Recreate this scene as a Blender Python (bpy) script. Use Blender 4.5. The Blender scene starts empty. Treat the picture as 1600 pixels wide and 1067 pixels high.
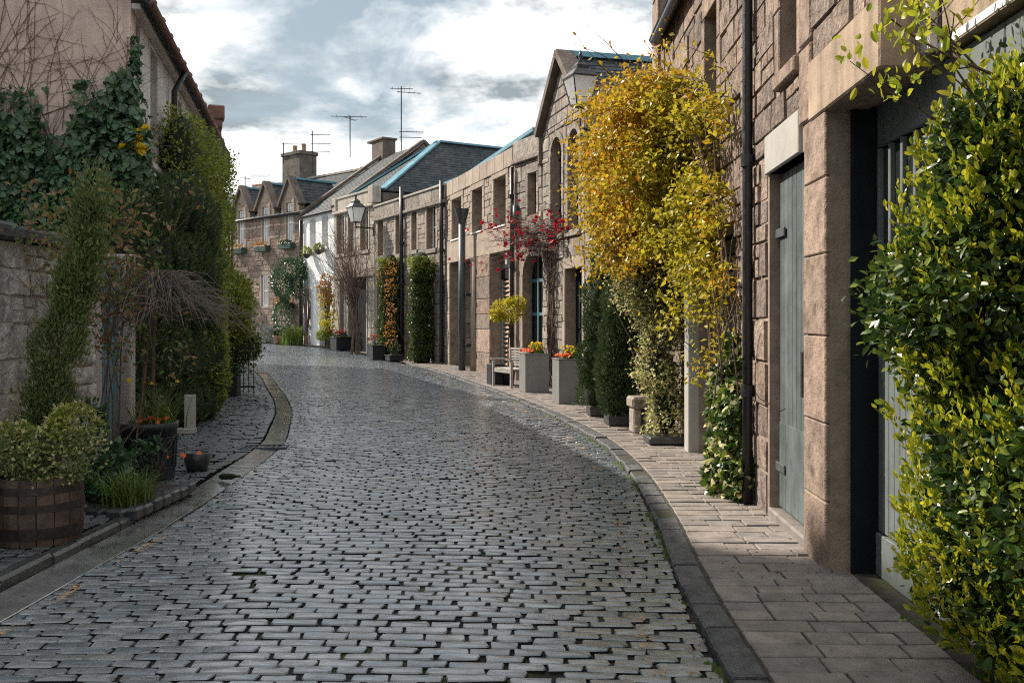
import bpy, bmesh, math, random
import numpy as np
from mathutils import Vector, Matrix

sc = bpy.context.scene
COL = sc.collection
RD = random.Random(11)
NR = np.random.default_rng(11)

# ------------------------------------------------------------------ camera
EYE, FPX, HZ = 1.6, 1500.0, 500.0          # eye height, focal length and horizon row of the 1600 px wide photograph
cam_d = bpy.data.cameras.new('camera')
cam = bpy.data.objects.new('camera', cam_d)
COL.objects.link(cam)
cam.location = (0, 0, EYE)
cam.rotation_euler = (math.pi / 2, 0, 0)
cam_d.sensor_width = 36.0
cam_d.lens = 36.0 * FPX / 1600.0
cam_d.shift_y = -(533.5 - HZ) / 1600.0
cam_d.clip_start, cam_d.clip_end = 0.05, 2000
sc.camera = cam

# ------------------------------------------------------------------ sky and sun
SUN_AZ, SUN_EL = math.atan2(-6.7, 4.1), math.radians(39.5)
SUN = Vector((math.sin(SUN_AZ) * math.cos(SUN_EL), math.cos(SUN_AZ) * math.cos(SUN_EL), math.sin(SUN_EL)))
world = bpy.data.worlds.new('World')
sc.world = world
world.use_nodes = True
wn, wl = world.node_tree.nodes, world.node_tree.links
wn.clear()
w_out = wn.new('ShaderNodeOutputWorld')
w_bg = wn.new('ShaderNodeBackground')
w_bg.inputs['Strength'].default_value = 0.125
sky = wn.new('ShaderNodeTexSky')
sky.sky_type = 'NISHITA'
sky.sun_disc = False
sky.sun_elevation = SUN_EL
sky.sun_rotation = SUN_AZ
sky.air_density, sky.dust_density, sky.ozone_density = 1.0, 1.5, 1.0
tc = wn.new('ShaderNodeTexCoord')
sep = wn.new('ShaderNodeSeparateXYZ')
wl.new(tc.outputs['Generated'], sep.inputs[0])
den = wn.new('ShaderNodeMath'); den.operation = 'ABSOLUTE'; wl.new(sep.outputs['Z'], den.inputs[0])
den2 = wn.new('ShaderNodeMath'); den2.operation = 'ADD'; den2.inputs[1].default_value = 0.22; wl.new(den.outputs[0], den2.inputs[0])
dx = wn.new('ShaderNodeMath'); dx.operation = 'DIVIDE'; wl.new(sep.outputs['X'], dx.inputs[0]); wl.new(den2.outputs[0], dx.inputs[1])
dy = wn.new('ShaderNodeMath'); dy.operation = 'DIVIDE'; wl.new(sep.outputs['Y'], dy.inputs[0]); wl.new(den2.outputs[0], dy.inputs[1])
cmb = wn.new('ShaderNodeCombineXYZ'); wl.new(dx.outputs[0], cmb.inputs['X']); wl.new(dy.outputs[0], cmb.inputs['Y'])
cmb.inputs['Z'].default_value = 2.7
n1 = wn.new('ShaderNodeTexNoise'); n1.inputs['Scale'].default_value = 1.55; n1.inputs['Detail'].default_value = 9
n1.inputs['Roughness'].default_value = 0.58; n1.inputs['Distortion'].default_value = 0.35
wl.new(cmb.outputs[0], n1.inputs['Vector'])
r1 = wn.new('ShaderNodeValToRGB')
r1.color_ramp.elements[0].position = 0.34; r1.color_ramp.elements[0].color = (0, 0, 0, 1)
r1.color_ramp.elements[1].position = 0.47; r1.color_ramp.elements[1].color = (1, 1, 1, 1)
wl.new(n1.outputs['Fac'], r1.inputs[0])
n2 = wn.new('ShaderNodeTexNoise'); n2.inputs['Scale'].default_value = 2.9; n2.inputs['Detail'].default_value = 8
n2.inputs['Roughness'].default_value = 0.62
wl.new(cmb.outputs[0], n2.inputs['Vector'])
r2 = wn.new('ShaderNodeValToRGB')
r2.color_ramp.elements[0].position = 0.40; r2.color_ramp.elements[0].color = (1.75, 2.05, 2.2, 1)
r2.color_ramp.elements[1].position = 0.56; r2.color_ramp.elements[1].color = (6.9, 6.9, 6.85, 1)
wl.new(n2.outputs['Fac'], r2.inputs[0])
veil = wn.new('ShaderNodeMixRGB'); veil.inputs[0].default_value = 0.88          # thin high cloud in front of the clear sky
veil.inputs[2].default_value = (1.9, 2.35, 2.55, 1)
wl.new(sky.outputs[0], veil.inputs[1])
wmix = wn.new('ShaderNodeMixRGB')
wl.new(r1.outputs[0], wmix.inputs[0]); wl.new(veil.outputs[0], wmix.inputs[1]); wl.new(r2.outputs[0], wmix.inputs[2])
wl.new(wmix.outputs[0], w_bg.inputs['Color'])
wl.new(w_bg.outputs[0], w_out.inputs['Surface'])

sun_d = bpy.data.lights.new('sun', 'SUN')
sun_d.energy = 5.0
sun_d.angle = math.radians(0.55)
sun_d.color = (1.0, 0.90, 0.76)
sun = bpy.data.objects.new('sun', sun_d)
COL.objects.link(sun)
sun.rotation_euler = (-SUN).to_track_quat('-Z', 'Y').to_euler()
sun.location = SUN * 60

vs = sc.view_settings
vs.view_transform = 'Standard'
vs.look = 'None'
vs.exposure = 0.74
vs.gamma = 1.0
vs.use_curve_mapping = False
sc.cycles.use_denoising = False
sc.cycles.filter_width = 1.1
sc.cycles.max_bounces = 6
sc.cycles.transparent_max_bounces = 8

# ------------------------------------------------------------------ helpers: objects
def link(o, parent=None, loc0=None):
    COL.objects.link(o)
    if parent is not None:
        o.parent = parent
        if parent.type == 'EMPTY':
            o.matrix_parent_inverse = Matrix.Translation(-Vector(parent.location))
    return o

def thing(name, label, cat, loc=(0, 0, 0), group=None):
    o = bpy.data.objects.new(name, None)
    o.empty_display_size = 0.1
    COL.objects.link(o)
    o.location = loc
    o['label'] = label; o['category'] = cat
    if group: o['group'] = group
    return o

def tag(o, label, cat, group=None):
    o['label'] = label; o['category'] = cat
    if group: o['group'] = group
    return o

def mesh_np(name, V, loops, sizes, mat=None, smooth=False):
    me = bpy.data.meshes.new(name)
    V = np.asarray(V, dtype=np.float32); loops = np.asarray(loops, dtype=np.int32); sizes = np.asarray(sizes, dtype=np.int32)
    me.vertices.add(len(V)); me.vertices.foreach_set('co', V.ravel())
    me.loops.add(len(loops)); me.loops.foreach_set('vertex_index', loops)
    me.polygons.add(len(sizes))
    starts = np.zeros(len(sizes), dtype=np.int32); starts[1:] = np.cumsum(sizes)[:-1]
    me.polygons.foreach_set('loop_start', starts)
    me.polygons.foreach_set('loop_total', sizes)
    me.polygons.foreach_set('use_smooth', np.full(len(sizes), bool(smooth)))
    me.update(calc_edges=True)
    me.validate()
    if mat: me.materials.append(mat)
    return me

class MB:
    """collects shapes for ONE mesh object"""
    def __init__(s): s.v = []; s.f = []
    def quad(s, a, b, c, d):
        n = len(s.v); s.v += [a, b, c, d]; s.f.append((n, n + 1, n + 2, n + 3)); return s
    def poly(s, pts):
        n = len(s.v); s.v += list(pts); s.f.append(tuple(range(n, n + len(pts)))); return s
    def box(s, fr, u0, u1, d0, d1, z0, z1, bev=0.0):
        p = fr.p
        if bev <= 0:
            n = len(s.v)
            for z in (z0, z1):
                s.v += [p(u0, d0, z), p(u1, d0, z), p(u1, d1, z), p(u0, d1, z)]
            for f in ((3, 2, 1, 0), (4, 5, 6, 7), (0, 1, 5, 4), (1, 2, 6, 5), (2, 3, 7, 6), (3, 0, 4, 7)):
                s.f.append(tuple(n + i for i in f))
            return s
        b = min(bev, abs(u1 - u0) / 2.2, abs(d1 - d0) / 2.2, abs(z1 - z0) / 2.2)
        n = len(s.v); ix = {}
        us, ds, zs = (u0, u1), (d0, d1), (z0, z1)
        sg = (1, -1)
        k = 0
        for i in (0, 1):
            for j in (0, 1):
                for l in (0, 1):
                    for ax in (0, 1, 2):       # vertex that lies on the face normal to axis ax
                        q = [us[i] + sg[i] * b, ds[j] + sg[j] * b, zs[l] + sg[l] * b]
                        q[ax] = (us[i], ds[j], zs[l])[ax]
                        s.v.append(p(*q)); ix[i, j, l, ax] = n + k; k += 1
        F = s.f
        for ax in (0, 1, 2):
            o1, o2 = (ax + 1) % 3, (ax + 2) % 3
            for e in (0, 1):
                idx = []
                for (a, c) in ((0, 0), (1, 0), (1, 1), (0, 1)):
                    t = [0, 0, 0]; t[ax] = e; t[o1] = a; t[o2] = c
                    idx.append(ix[t[0], t[1], t[2], ax])
                F.append(tuple(idx) if e else tuple(reversed(idx)))
        for ax in (0, 1, 2):                   # edges running along ax
            o1, o2 = (ax + 1) % 3, (ax + 2) % 3
            for a in (0, 1):
                for c in (0, 1):
                    q = []
                    for (e, fx) in ((0, o1), (1, o1), (1, o2), (0, o2)):
                        t = [0, 0, 0]; t[ax] = e; t[o1] = a; t[o2] = c
                        q.append(ix[t[0], t[1], t[2], fx])
                    F.append(tuple(q) if (a ^ c) else tuple(reversed(q)))
        for i in (0, 1):
            for j in (0, 1):
                for l in (0, 1):
                    q = (ix[i, j, l, 0], ix[i, j, l, 1], ix[i, j, l, 2])
                    F.append(q if (i + j + l) % 2 else tuple(reversed(q)))
        return s
    def tube(s, pts, radii, sides=8, cap=True):
        pts = [Vector(q) for q in pts]
        if not hasattr(radii, '__len__'): radii = [radii] * len(pts)
        n0 = len(s.v); up = None
        for i, q in enumerate(pts):
            t = (pts[min(i + 1, len(pts) - 1)] - pts[max(i - 1, 0)])
            if t.length < 1e-9: t = Vector((0, 0, 1))
            t.normalize()
            if up is None:
                up = t.cross(Vector((0.31, 0.83, 0.2)))
                if up.length < 0.05: up = t.cross(Vector((1, 0, 0)))
            else:
                up = up - t * up.dot(t)
            up.normalize()
            w = t.cross(up)
            for k in range(sides):
                a = 2 * math.pi * k / sides
                s.v.append(tuple(q + (up * math.cos(a) + w * math.sin(a)) * radii[i]))
        for i in range(len(pts) - 1):
            for k in range(sides):
                a, b = n0 + i * sides + k, n0 + i * sides + (k + 1) % sides
                s.f.append((a, b, b + sides, a + sides))
        if cap:
            s.f.append(tuple(reversed(range(n0, n0 + sides))))
            e = n0 + (len(pts) - 1) * sides
            s.f.append(tuple(range(e, e + sides)))
        return s
    def lathe(s, prof, c, seg=24, ngon=None):
        n0 = len(s.v)
        for (r, z) in prof:
            for k in range(seg):
                a = 2 * math.pi * k / seg
                s.v.append((c[0] + r * math.cos(a), c[1] + r * math.sin(a), c[2] + z))
        for i in range(len(prof) - 1):
            for k in range(seg):
                a, b = n0 + i * seg + k, n0 + i * seg + (k + 1) % seg
                s.f.append((a, b, b + seg, a + seg))
        s.f.append(tuple(reversed(range(n0, n0 + seg))))
        e = n0 + (len(prof) - 1) * seg
        s.f.append(tuple(range(e, e + seg)))
        return s
    def prism(s, fr, poly, d0, d1):
        """poly: (u, z) outline, counter-clockwise seen from the street side; extruded from d0 (back) to d1 (front)"""
        n = len(s.v); k = len(poly)
        s.v += [fr.p(u, d0, z) for u, z in poly] + [fr.p(u, d1, z) for u, z in poly]
        s.f.append(tuple(range(n, n + k)))
        s.f.append(tuple(reversed(range(n + k, n + 2 * k))))
        for i in range(k):
            j = (i + 1) % k
            s.f.append((n + j, n + i, n + k + i, n + k + j))
        return s
    def build(s, name, mat, parent=None, smooth=False):
        me = bpy.data.meshes.new(name)
        me.from_pydata([tuple(q) for q in s.v], [], s.f)
        if smooth: me.polygons.foreach_set('use_smooth', [True] * len(me.polygons))
        me.materials.append(mat)
        if len(s.f) < 4000:
            bm = bmesh.new(); bm.from_mesh(me); bmesh.ops.recalc_face_normals(bm, faces=bm.faces); bm.to_mesh(me); bm.free()
        me.update()
        return link(bpy.data.objects.new(name, me), parent)

class Frame:
    """a wall plane: u runs along it, d out of it towards the street, z up"""
    def __init__(s, A, B):
        s.A = Vector((A[0], A[1])); D = Vector((B[0], B[1])) - s.A
        s.L = D.length; D.normalize(); s.D = D; s.N = Vector((-D.y, D.x))
    def p(s, u, d, z):
        return (s.A.x + s.D.x * u + s.N.x * d, s.A.y + s.D.y * u + s.N.y * d, z)
    def u(s, px):
        a = (px - 800) / FPX
        return (a * s.A.y - s.A.x) / (s.D.x - a * s.D.y)
    def z(s, px, py):
        return EYE - (py - HZ) / FPX * (s.A.y + s.u(px) * s.D.y)
    def mat(s):
        return Matrix(((s.D.x, s.N.x, 0, s.A.x), (s.D.y, s.N.y, 0, s.A.y), (0, 0, 1, 0), (0, 0, 0, 1)))

class WFrame:
    def p(s, u, d, z): return (u, d, z)
    def mat(s): return Matrix.Identity(4)
W0 = WFrame()

class RFrame:
    """a frame at a point, turned by ang"""
    def __init__(s, loc, ang=0): s.l = loc; s.c, s.s = math.cos(ang), math.sin(ang)
    def p(s, u, d, z): return (s.l[0] + s.c * u - s.s * d, s.l[1] + s.s * u + s.c * d, s.l[2] + z)

def at(px, py, Y):
    return Vector(((px - 800) / FPX * Y, Y, EYE - (py - HZ) / FPX * Y))

ZY = [(-20, 0), (0, 0), (24, 0.0), (31, .10), (37, .17), (41, .34), (44.5, .47), (50, .60), (80, 1.1), (200, 1.1)]
def zg(y):
    return float(np.interp(y, [a for a, b in ZY], [b for a, b in ZY]))

# ------------------------------------------------------------------ helpers: materials
def nn(nt, t, **kw):
    n = nt.nodes.new(t)
    for k, v in kw.items():
        if k in ('op',): n.operation = v
        else: n.inputs[k.replace('_', ' ')].default_value = v
    return n

def make_mat(name, cols, rough=.8, rvar=.12, nvar=.35, nscale=4.0, stain=None, bump=.25, bscale=70, bump2=0.0, b2scale=9,
             spec=.4, metal=0.0, trans=0.0, streak=0.0, lines=None, emit=None, coat=0.0, speck=None):
    m = bpy.data.materials.new(name); m.use_nodes = True
    nt = m.node_tree; L = nt.links
    bs = nt.nodes['Principled BSDF']; out = nt.nodes['Material Output']
    geo = nt.nodes.new('ShaderNodeNewGeometry'); oi = nt.nodes.new('ShaderNodeObjectInfo')
    pos = geo.outputs['Position']
    rnd = nn(nt, 'ShaderNodeMath', op='ADD'); L.new(geo.outputs['Random Per Island'], rnd.inputs[0]); L.new(oi.outputs['Random'], rnd.inputs[1])
    fr = nn(nt, 'ShaderNodeMath', op='FRACT'); L.new(rnd.outputs[0], fr.inputs[0])
    ramp = nt.nodes.new('ShaderNodeValToRGB'); cr = ramp.color_ramp
    while len(cr.elements) < max(2, len(cols)): cr.elements.new(0.5)
    cc = cols if len(cols) > 1 else [cols[0], cols[0]]
    for i, c in enumerate(cc):
        cr.elements[i].position = i / (len(cc) - 1); cr.elements[i].color = (*c, 1)
    L.new(fr.outputs[0], ramp.inputs[0])
    col = ramp.outputs[0]
    no = nn(nt, 'ShaderNodeTexNoise', Scale=nscale, Detail=6.0, Roughness=.62); L.new(pos, no.inputs['Vector'])
    mr = nt.nodes.new('ShaderNodeMapRange'); mr.inputs[1].default_value = .3; mr.inputs[2].default_value = .7
    mr.inputs[3].default_value = 1 - nvar; mr.inputs[4].default_value = 1 + nvar
    L.new(no.outputs['Fac'], mr.inputs[0])
    mul = nt.nodes.new('ShaderNodeVectorMath'); mul.operation = 'SCALE'; L.new(col, mul.inputs[0]); L.new(mr.outputs[0], mul.inputs['Scale'])
    col = mul.outputs[0]
    if streak:
        mp = nt.nodes.new('ShaderNodeMapping'); mp.inputs['Scale'].default_value = (9, 9, .7); L.new(pos, mp.inputs[0])
        ns = nn(nt, 'ShaderNodeTexNoise', Scale=1.0, Detail=5.0); L.new(mp.outputs[0], ns.inputs['Vector'])
        m2 = nt.nodes.new('ShaderNodeMapRange'); m2.inputs[1].default_value = .4; m2.inputs[2].default_value = .7
        m2.inputs[3].default_value = 1.0; m2.inputs[4].default_value = 1 - streak; L.new(ns.outputs['Fac'], m2.inputs[0])
        q = nt.nodes.new('ShaderNodeVectorMath'); q.operation = 'SCALE'; L.new(col, q.inputs[0]); L.new(m2.outputs[0], q.inputs['Scale']); col = q.outputs[0]
    for st in ([stain] if stain and not isinstance(stain, list) else (stain or [])):
        sc_, th, sscale = st
        nz = nn(nt, 'ShaderNodeTexNoise', Scale=sscale, Detail=7.0, Roughness=.65); L.new(pos, nz.inputs['Vector'])
        rr = nt.nodes.new('ShaderNodeMapRange'); rr.inputs[1].default_value = th; rr.inputs[2].default_value = th + .12; L.new(nz.outputs['Fac'], rr.inputs[0])
        mx = nt.nodes.new('ShaderNodeMixRGB'); mx.inputs[2].default_value = (*sc_, 1); L.new(rr.outputs[0], mx.inputs[0]); L.new(col, mx.inputs[1]); col = mx.outputs[0]
    L.new(col, bs.inputs['Base Color'])
    bs.inputs['Specular IOR Level'].default_value = spec
    bs.inputs['Metallic'].default_value = metal
    if coat: bs.inputs['Coat Weight'].default_value = coat; bs.inputs['Coat Roughness'].default_value = .13
    n3 = nn(nt, 'ShaderNodeTexNoise', Scale=nscale * 1.7, Detail=4.0); L.new(pos, n3.inputs['Vector'])
    m3 = nt.nodes.new('ShaderNodeMapRange'); m3.inputs[1].default_value = .3; m3.inputs[2].default_value = .7
    m3.inputs[3].default_value = max(.03, rough - rvar); m3.inputs[4].default_value = min(1, rough + rvar)
    L.new(n3.outputs['Fac'], m3.inputs[0]); L.new(m3.outputs[0], bs.inputs['Roughness'])
    nrm = None
    if bump2:
        nb = nn(nt, 'ShaderNodeTexNoise', Scale=b2scale, Detail=5.0, Roughness=.6); L.new(pos, nb.inputs['Vector'])
        b = nt.nodes.new('ShaderNodeBump'); b.inputs['Strength'].default_value = bump2; b.inputs['Distance'].default_value = .04
        L.new(nb.outputs['Fac'], b.inputs['Height']); nrm = b.outputs[0]
    if lines:
        axis, lscale, lst = lines
        wv = nt.nodes.new('ShaderNodeTexWave'); wv.wave_type = 'BANDS'; wv.bands_direction = axis
        wv.inputs['Scale'].default_value = lscale; wv.inputs['Distortion'].default_value = 5; wv.inputs['Detail'].default_value = 4; wv.inputs['Detail Scale'].default_value = 1.5
        L.new(pos, wv.inputs['Vector'])
        b = nt.nodes.new('ShaderNodeBump'); b.inputs['Strength'].default_value = lst; b.inputs['Distance'].default_value = .01
        L.new(wv.outputs['Fac'], b.inputs['Height'])
        if nrm: L.new(nrm, b.inputs['Normal'])
        nrm = b.outputs[0]
    if bump:
        nb = nn(nt, 'ShaderNodeTexNoise', Scale=bscale, Detail=3.0); L.new(pos, nb.inputs['Vector'])
        b = nt.nodes.new('ShaderNodeBump'); b.inputs['Strength'].default_value = bump; b.inputs['Distance'].default_value = .008
        L.new(nb.outputs['Fac'], b.inputs['Height'])
        if nrm: L.new(nrm, b.inputs['Normal'])
        nrm = b.outputs[0]
    if nrm: L.new(nrm, bs.inputs['Normal'])
    if trans:
        tr = nt.nodes.new('ShaderNodeBsdfTranslucent'); L.new(col, tr.inputs['Color'])
        br = nt.nodes.new('ShaderNodeVectorMath'); br.operation = 'SCALE'; br.inputs['Scale'].default_value = 1.3; L.new(col, br.inputs[0]); L.new(br.outputs[0], tr.inputs['Color'])
        mx = nt.nodes.new('ShaderNodeMixShader'); mx.inputs[0].default_value = trans
        L.new(bs.outputs[0], mx.inputs[1]); L.new(tr.outputs[0], mx.inputs[2]); L.new(mx.outputs[0], out.inputs['Surface'])
    return m

# ------------------------------------------------------------------ helpers: pieces
def stone_templates(n, bev=.07, rough=.12, seed=1, mid=True):
    """unit stones: u, z in [-.5, .5], d in [0, 1] (front at d = 1)"""
    r = random.Random(seed); out = []
    for _ in range(n):
        v = []; f = []
        for (a, b) in ((-.5, -.5), (.5, -.5), (.5, .5), (-.5, .5)): v.append((a, 0, b))
        for (a, b) in ((-.5, -.5), (.5, -.5), (.5, .5), (-.5, .5)):
            v.append((a * (1 - r.uniform(0, .05)), .35 + r.uniform(-.1, .1), b * (1 - r.uniform(0, .07))))
        k = 1 - 2 * bev
        for (a, b) in ((-.5, -.5), (.5, -.5), (.5, .5), (-.5, .5)):
            v.append((a * k + r.uniform(-rough, rough) * .35, 1 - r.uniform(0, rough * 2.2), b * k + r.uniform(-rough, rough) * .3))
        v.append((r.uniform(-.15, .15), 1 + r.uniform(-rough, rough * 2.5), r.uniform(-.15, .15)))
        for i in range(4):
            j = (i + 1) % 4
            f += [(i, 4 + i, 4 + j, j)[::-1], (4 + i, 8 + i, 8 + j, 4 + j)[::-1], (8 + i, 12, 8 + j)[::-1]]
        # orientation: front towards +d
        f = [tuple(reversed(q)) for q in f]
        out.append((v, f))
    return out

def sett_templates(n, seed=3, dome=.012, lo=False):
    """unit setts: u, d in [-.5, .5], top near z = 0, depth in metres"""
    r = random.Random(seed); out = []
    for _ in range(n):
        ring = []
        c = .12
        base = [(-.5 + c * .5, -.5), (.5 - c * .5, -.5), (.5, -.5 + c * 1.2), (.5, .5 - c * 1.2), (.5 - c * .5, .5), (-.5 + c * .5, .5), (-.5, .5 - c * 1.2), (-.5, -.5 + c * 1.2)]
        if lo: base = [(-.5, -.5), (.5, -.5), (.5, .5), (-.5, .5)]
        k = len(base)
        base = [(a + r.uniform(-.04, .04), b + r.uniform(-.06, .06)) for a, b in base]
        v = [(a * 1.0, b * 1.0, -.055) for a, b in base]
        v += [(a, b, -.008 + r.uniform(-.002, .002)) for a, b in base]
        v += [(a * .96, b * .88, -.001 + r.uniform(-.0015, .0015)) for a, b in base]
        v.append((r.uniform(-.1, .1), r.uniform(-.1, .1), dome * .12 + r.uniform(-.0008, .0008)))
        f = []; mi = []
        for i in range(k):
            j = (i + 1) % k
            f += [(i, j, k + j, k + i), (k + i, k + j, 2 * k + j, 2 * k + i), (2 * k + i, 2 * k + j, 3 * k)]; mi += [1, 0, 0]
        out.append((v, f, mi))
    return out

def tmpl_mesh(name, t, mat, smooth=False, mat2=None):
    me = bpy.data.meshes.new(name); me.from_pydata(t[0], [], t[1])
    if mat2 and len(t) > 2: me.polygons.foreach_set('material_index', t[2])
    if smooth: me.polygons.foreach_set('use_smooth', [True] * len(me.polygons))
    me.materials.append(mat)
    if mat2: me.materials.append(mat2)
    me.update()
    return me

def instance_join(name, tmpls, mats4, idx, mat, parent, smooth=False, stuff=True, mat2=None):
    """many pieces as ONE mesh"""
    if len(mats4) == 0: return None
    mats4 = np.asarray(mats4, dtype=np.float64); idx = np.asarray(idx)
    Vs, Ls, Ss, Ms = [], [], [], []; off = 0
    for t, tt in enumerate(tmpls):
        v, f = tt[0], tt[1]
        sel = np.nonzero(idx == t)[0]
        if len(sel) == 0: continue
        v4 = np.concatenate([np.asarray(v, float), np.ones((len(v), 1))], 1)
        P = np.einsum('nij,kj->nki', mats4[sel], v4)[:, :, :3]
        n = len(sel)
        lf = np.concatenate([np.asarray(q) for q in f]); ss = np.asarray([len(q) for q in f])
        Ls.append((lf[None, :] + (np.arange(n) * len(v))[:, None] + off).ravel()); Ss.append(np.tile(ss, n)); Ms.append(np.tile(np.asarray(tt[2] if len(tt) > 2 else [0] * len(f), dtype=np.int32), n))
        Vs.append(P.reshape(-1, 3)); off += n * len(v)
    me = mesh_np(name, np.concatenate(Vs), np.concatenate(Ls), np.concatenate(Ss), mat, smooth)
    if mat2: me.materials.append(mat2); me.polygons.foreach_set('material_index', np.concatenate(Ms))
    o = link(bpy.data.objects.new(name, me), parent)
    if stuff: o['kind'] = 'stuff'
    return o

def pieces(name, meshes, mats4, idx, parent):
    """each piece an object of its own sharing mesh data"""
    for M4, i in zip(mats4, idx):
        o = bpy.data.objects.new(name, meshes[i])
        o.matrix_basis = Matrix(M4.tolist() if hasattr(M4, 'tolist') else M4)
        link(o, parent)

def coursed(u0, u1, z0, z1, holes, ch=(.2, .3), sl=(.3, .55), joint=.014, seed=0, split=.3):
    """rectangles of coursed stone filling [u0,u1]x[z0,z1] outside the holes (u0,u1,z0,z1)"""
    r = random.Random(seed); out = []
    cuts = sorted({z0, z1} | {h[2] for h in holes if z0 < h[2] < z1} | {h[3] for h in holes if z0 < h[3] < z1})
    zs = []
    for a, b in zip(cuts[:-1], cuts[1:]):
        n = max(1, round((b - a) / r.uniform(*ch)))
        w = [r.uniform(.8, 1.2) for _ in range(n)]; t = sum(w); z = a
        for q in w:
            zs.append((z, z + q / t * (b - a))); z += q / t * (b - a)
    for za, zb in zs:
        if zb - za < .03: continue
        blk = sorted([(h[0], h[1]) for h in holes if h[2] < zb - .01 and h[3] > za + .01])
        iv = []; x = u0
        for a, b in blk:
            if a > x: iv.append((x, min(a, u1)))
            x = max(x, b)
        if x < u1: iv.append((x, u1))
        for a, b in iv:
            if b - a < .03: continue
            n = max(1, round((b - a) / r.uniform(*sl)))
            w = [r.uniform(.55, 1.45) for _ in range(n)]; t = sum(w); x = a
            for q in w:
                e = x + q / t * (b - a)
                j = joint / 2
                if split and zb - za > .2 and r.random() < split:
                    zm = za + (zb - za) * r.uniform(.38, .62); xm = x + (e - x) * r.uniform(.35, .65)
                    out.append((x + j, e - j, za + j, zm - j))
                    if e - x > .35 and r.random() < .6: out += [(x + j, xm - j, zm + j, zb - j), (xm + j, e - j, zm + j, zb - j)]
                    else: out.append((x + j, e - j, zm + j, zb - j))
                else: out.append((x + j, e - j, za + j, zb - j))
                x = e
    return out

def rect_mats(fr, rects, d=0.0, proud=(.015, .035), seed=0, back=.02):
    r = random.Random(seed); F = fr.mat(); out = []
    for (a, b, c, e) in rects:
        t = r.uniform(*proud)
        S = Matrix.Translation(((a + b) / 2, d - back, (c + e) / 2)) @ Matrix.Diagonal((b - a, t + back, e - c, 1))
        out.append(np.array(F @ S))
    return out

def core(fr, u0, u1, z0, z1, holes, d0, d1, mb=None):
    """a slab with rectangular openings"""
    mb = mb or MB()
    us = sorted({u0, u1} | {min(max(h[i], u0), u1) for h in holes for i in (0, 1)})
    for a, b in zip(us[:-1], us[1:]):
        if b - a < 1e-4: continue
        hs = sorted([(max(h[2], z0), min(h[3], z1)) for h in holes if h[0] < b - 1e-4 and h[1] > a + 1e-4])
        z = z0
        for c, e in hs:
            if c > z + 1e-4: mb.box(fr, a, b, d0, d1, z, c)
            z = max(z, e)
        if z < z1 - 1e-4: mb.box(fr, a, b, d0, d1, z, z1)
    return mb
# ------------------------------------------------------------------ materials
M = {}
M['sett'] = make_mat('sett', [(.11, .14, .168), (.195, .226, .256), (.148, .175, .202), (.265, .29, .315), (.165, .192, .22), (.205, .208, .214)], rough=.27, rvar=.12, nvar=.35, nscale=11, bump=.22, bscale=150, bump2=.16, b2scale=30, spec=.6, coat=.8, stain=[((.06, .064, .066), .60, 5), ((.105, .10, .092), .60, .9), ((.23, .24, .25), .64, 1.7)])
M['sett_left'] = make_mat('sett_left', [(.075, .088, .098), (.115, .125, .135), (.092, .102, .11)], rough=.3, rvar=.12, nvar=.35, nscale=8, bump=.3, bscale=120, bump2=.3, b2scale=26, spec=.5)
M['roadbed'] = make_mat('roadbed', [(.012, .012, .012)], rough=.9, nvar=.5, nscale=14, bump=.8, bscale=90, bump2=.6, b2scale=30, stain=[((.05, .07, .014), .53, 2.2), ((.06, .055, .04), .64, 6)])
M['joint'] = make_mat('joint_shade', [(.014, .014, .013)], rough=.95, nvar=.4, nscale=20, bump=.6, spec=.2)  # sett side faces: joint dirt, darkened to paint in the shade between rows
M['earth'] = make_mat('earth', [(.03, .026, .02)], rough=.95, nvar=.5, nscale=10, bump=1.0, bscale=40)
M['grass_far'] = make_mat('grass_far', [(.10, .10, .09)], rough=.95, nvar=.3, nscale=.6)
M['kerb'] = make_mat('kerb', [(.07, .073, .08), (.10, .102, .108), (.06, .064, .072)], rough=.62, nvar=.45, nscale=9, bump=.9, bscale=140, bump2=.7, b2scale=16, spec=.4, stain=((.14, .135, .125), .62, 7))
M['kerb_wet'] = make_mat('kerb_wet', [(.035, .04, .044), (.055, .06, .064)], rough=.26, rvar=.15, nvar=.35, nscale=7, bump=.4, bscale=120, bump2=.3, b2scale=12, spec=.5, stain=((.02, .03, .012), .6, 3))
M['gutter'] = make_mat('gutter', [(.125, .132, .14), (.19, .196, .202), (.155, .16, .165)], rough=.13, rvar=.10, nvar=.4, nscale=4, bump=.03, bscale=40, bump2=.28, b2scale=3, spec=.6, coat=1.0)
M['slab'] = make_mat('slab', [(.20, .175, .16), (.25, .215, .195), (.175, .155, .148), (.23, .205, .195)], rough=.68, nvar=.28, nscale=7, bump=.4, bscale=150, bump2=.22, b2scale=12, spec=.35, stain=((.11, .10, .09), .62, 4))
M['slabjoint'] = make_mat('slabjoint', [(.045, .042, .035)], rough=.95, nvar=.5, nscale=12, bump=.8, bscale=70, stain=((.05, .065, .015), .56, 2.5))
M['moss'] = make_mat('moss', [(.045, .075, .012), (.06, .085, .018), (.035, .055, .012)], rough=.95, nvar=.4, nscale=20, bump=1, bscale=120)

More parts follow.
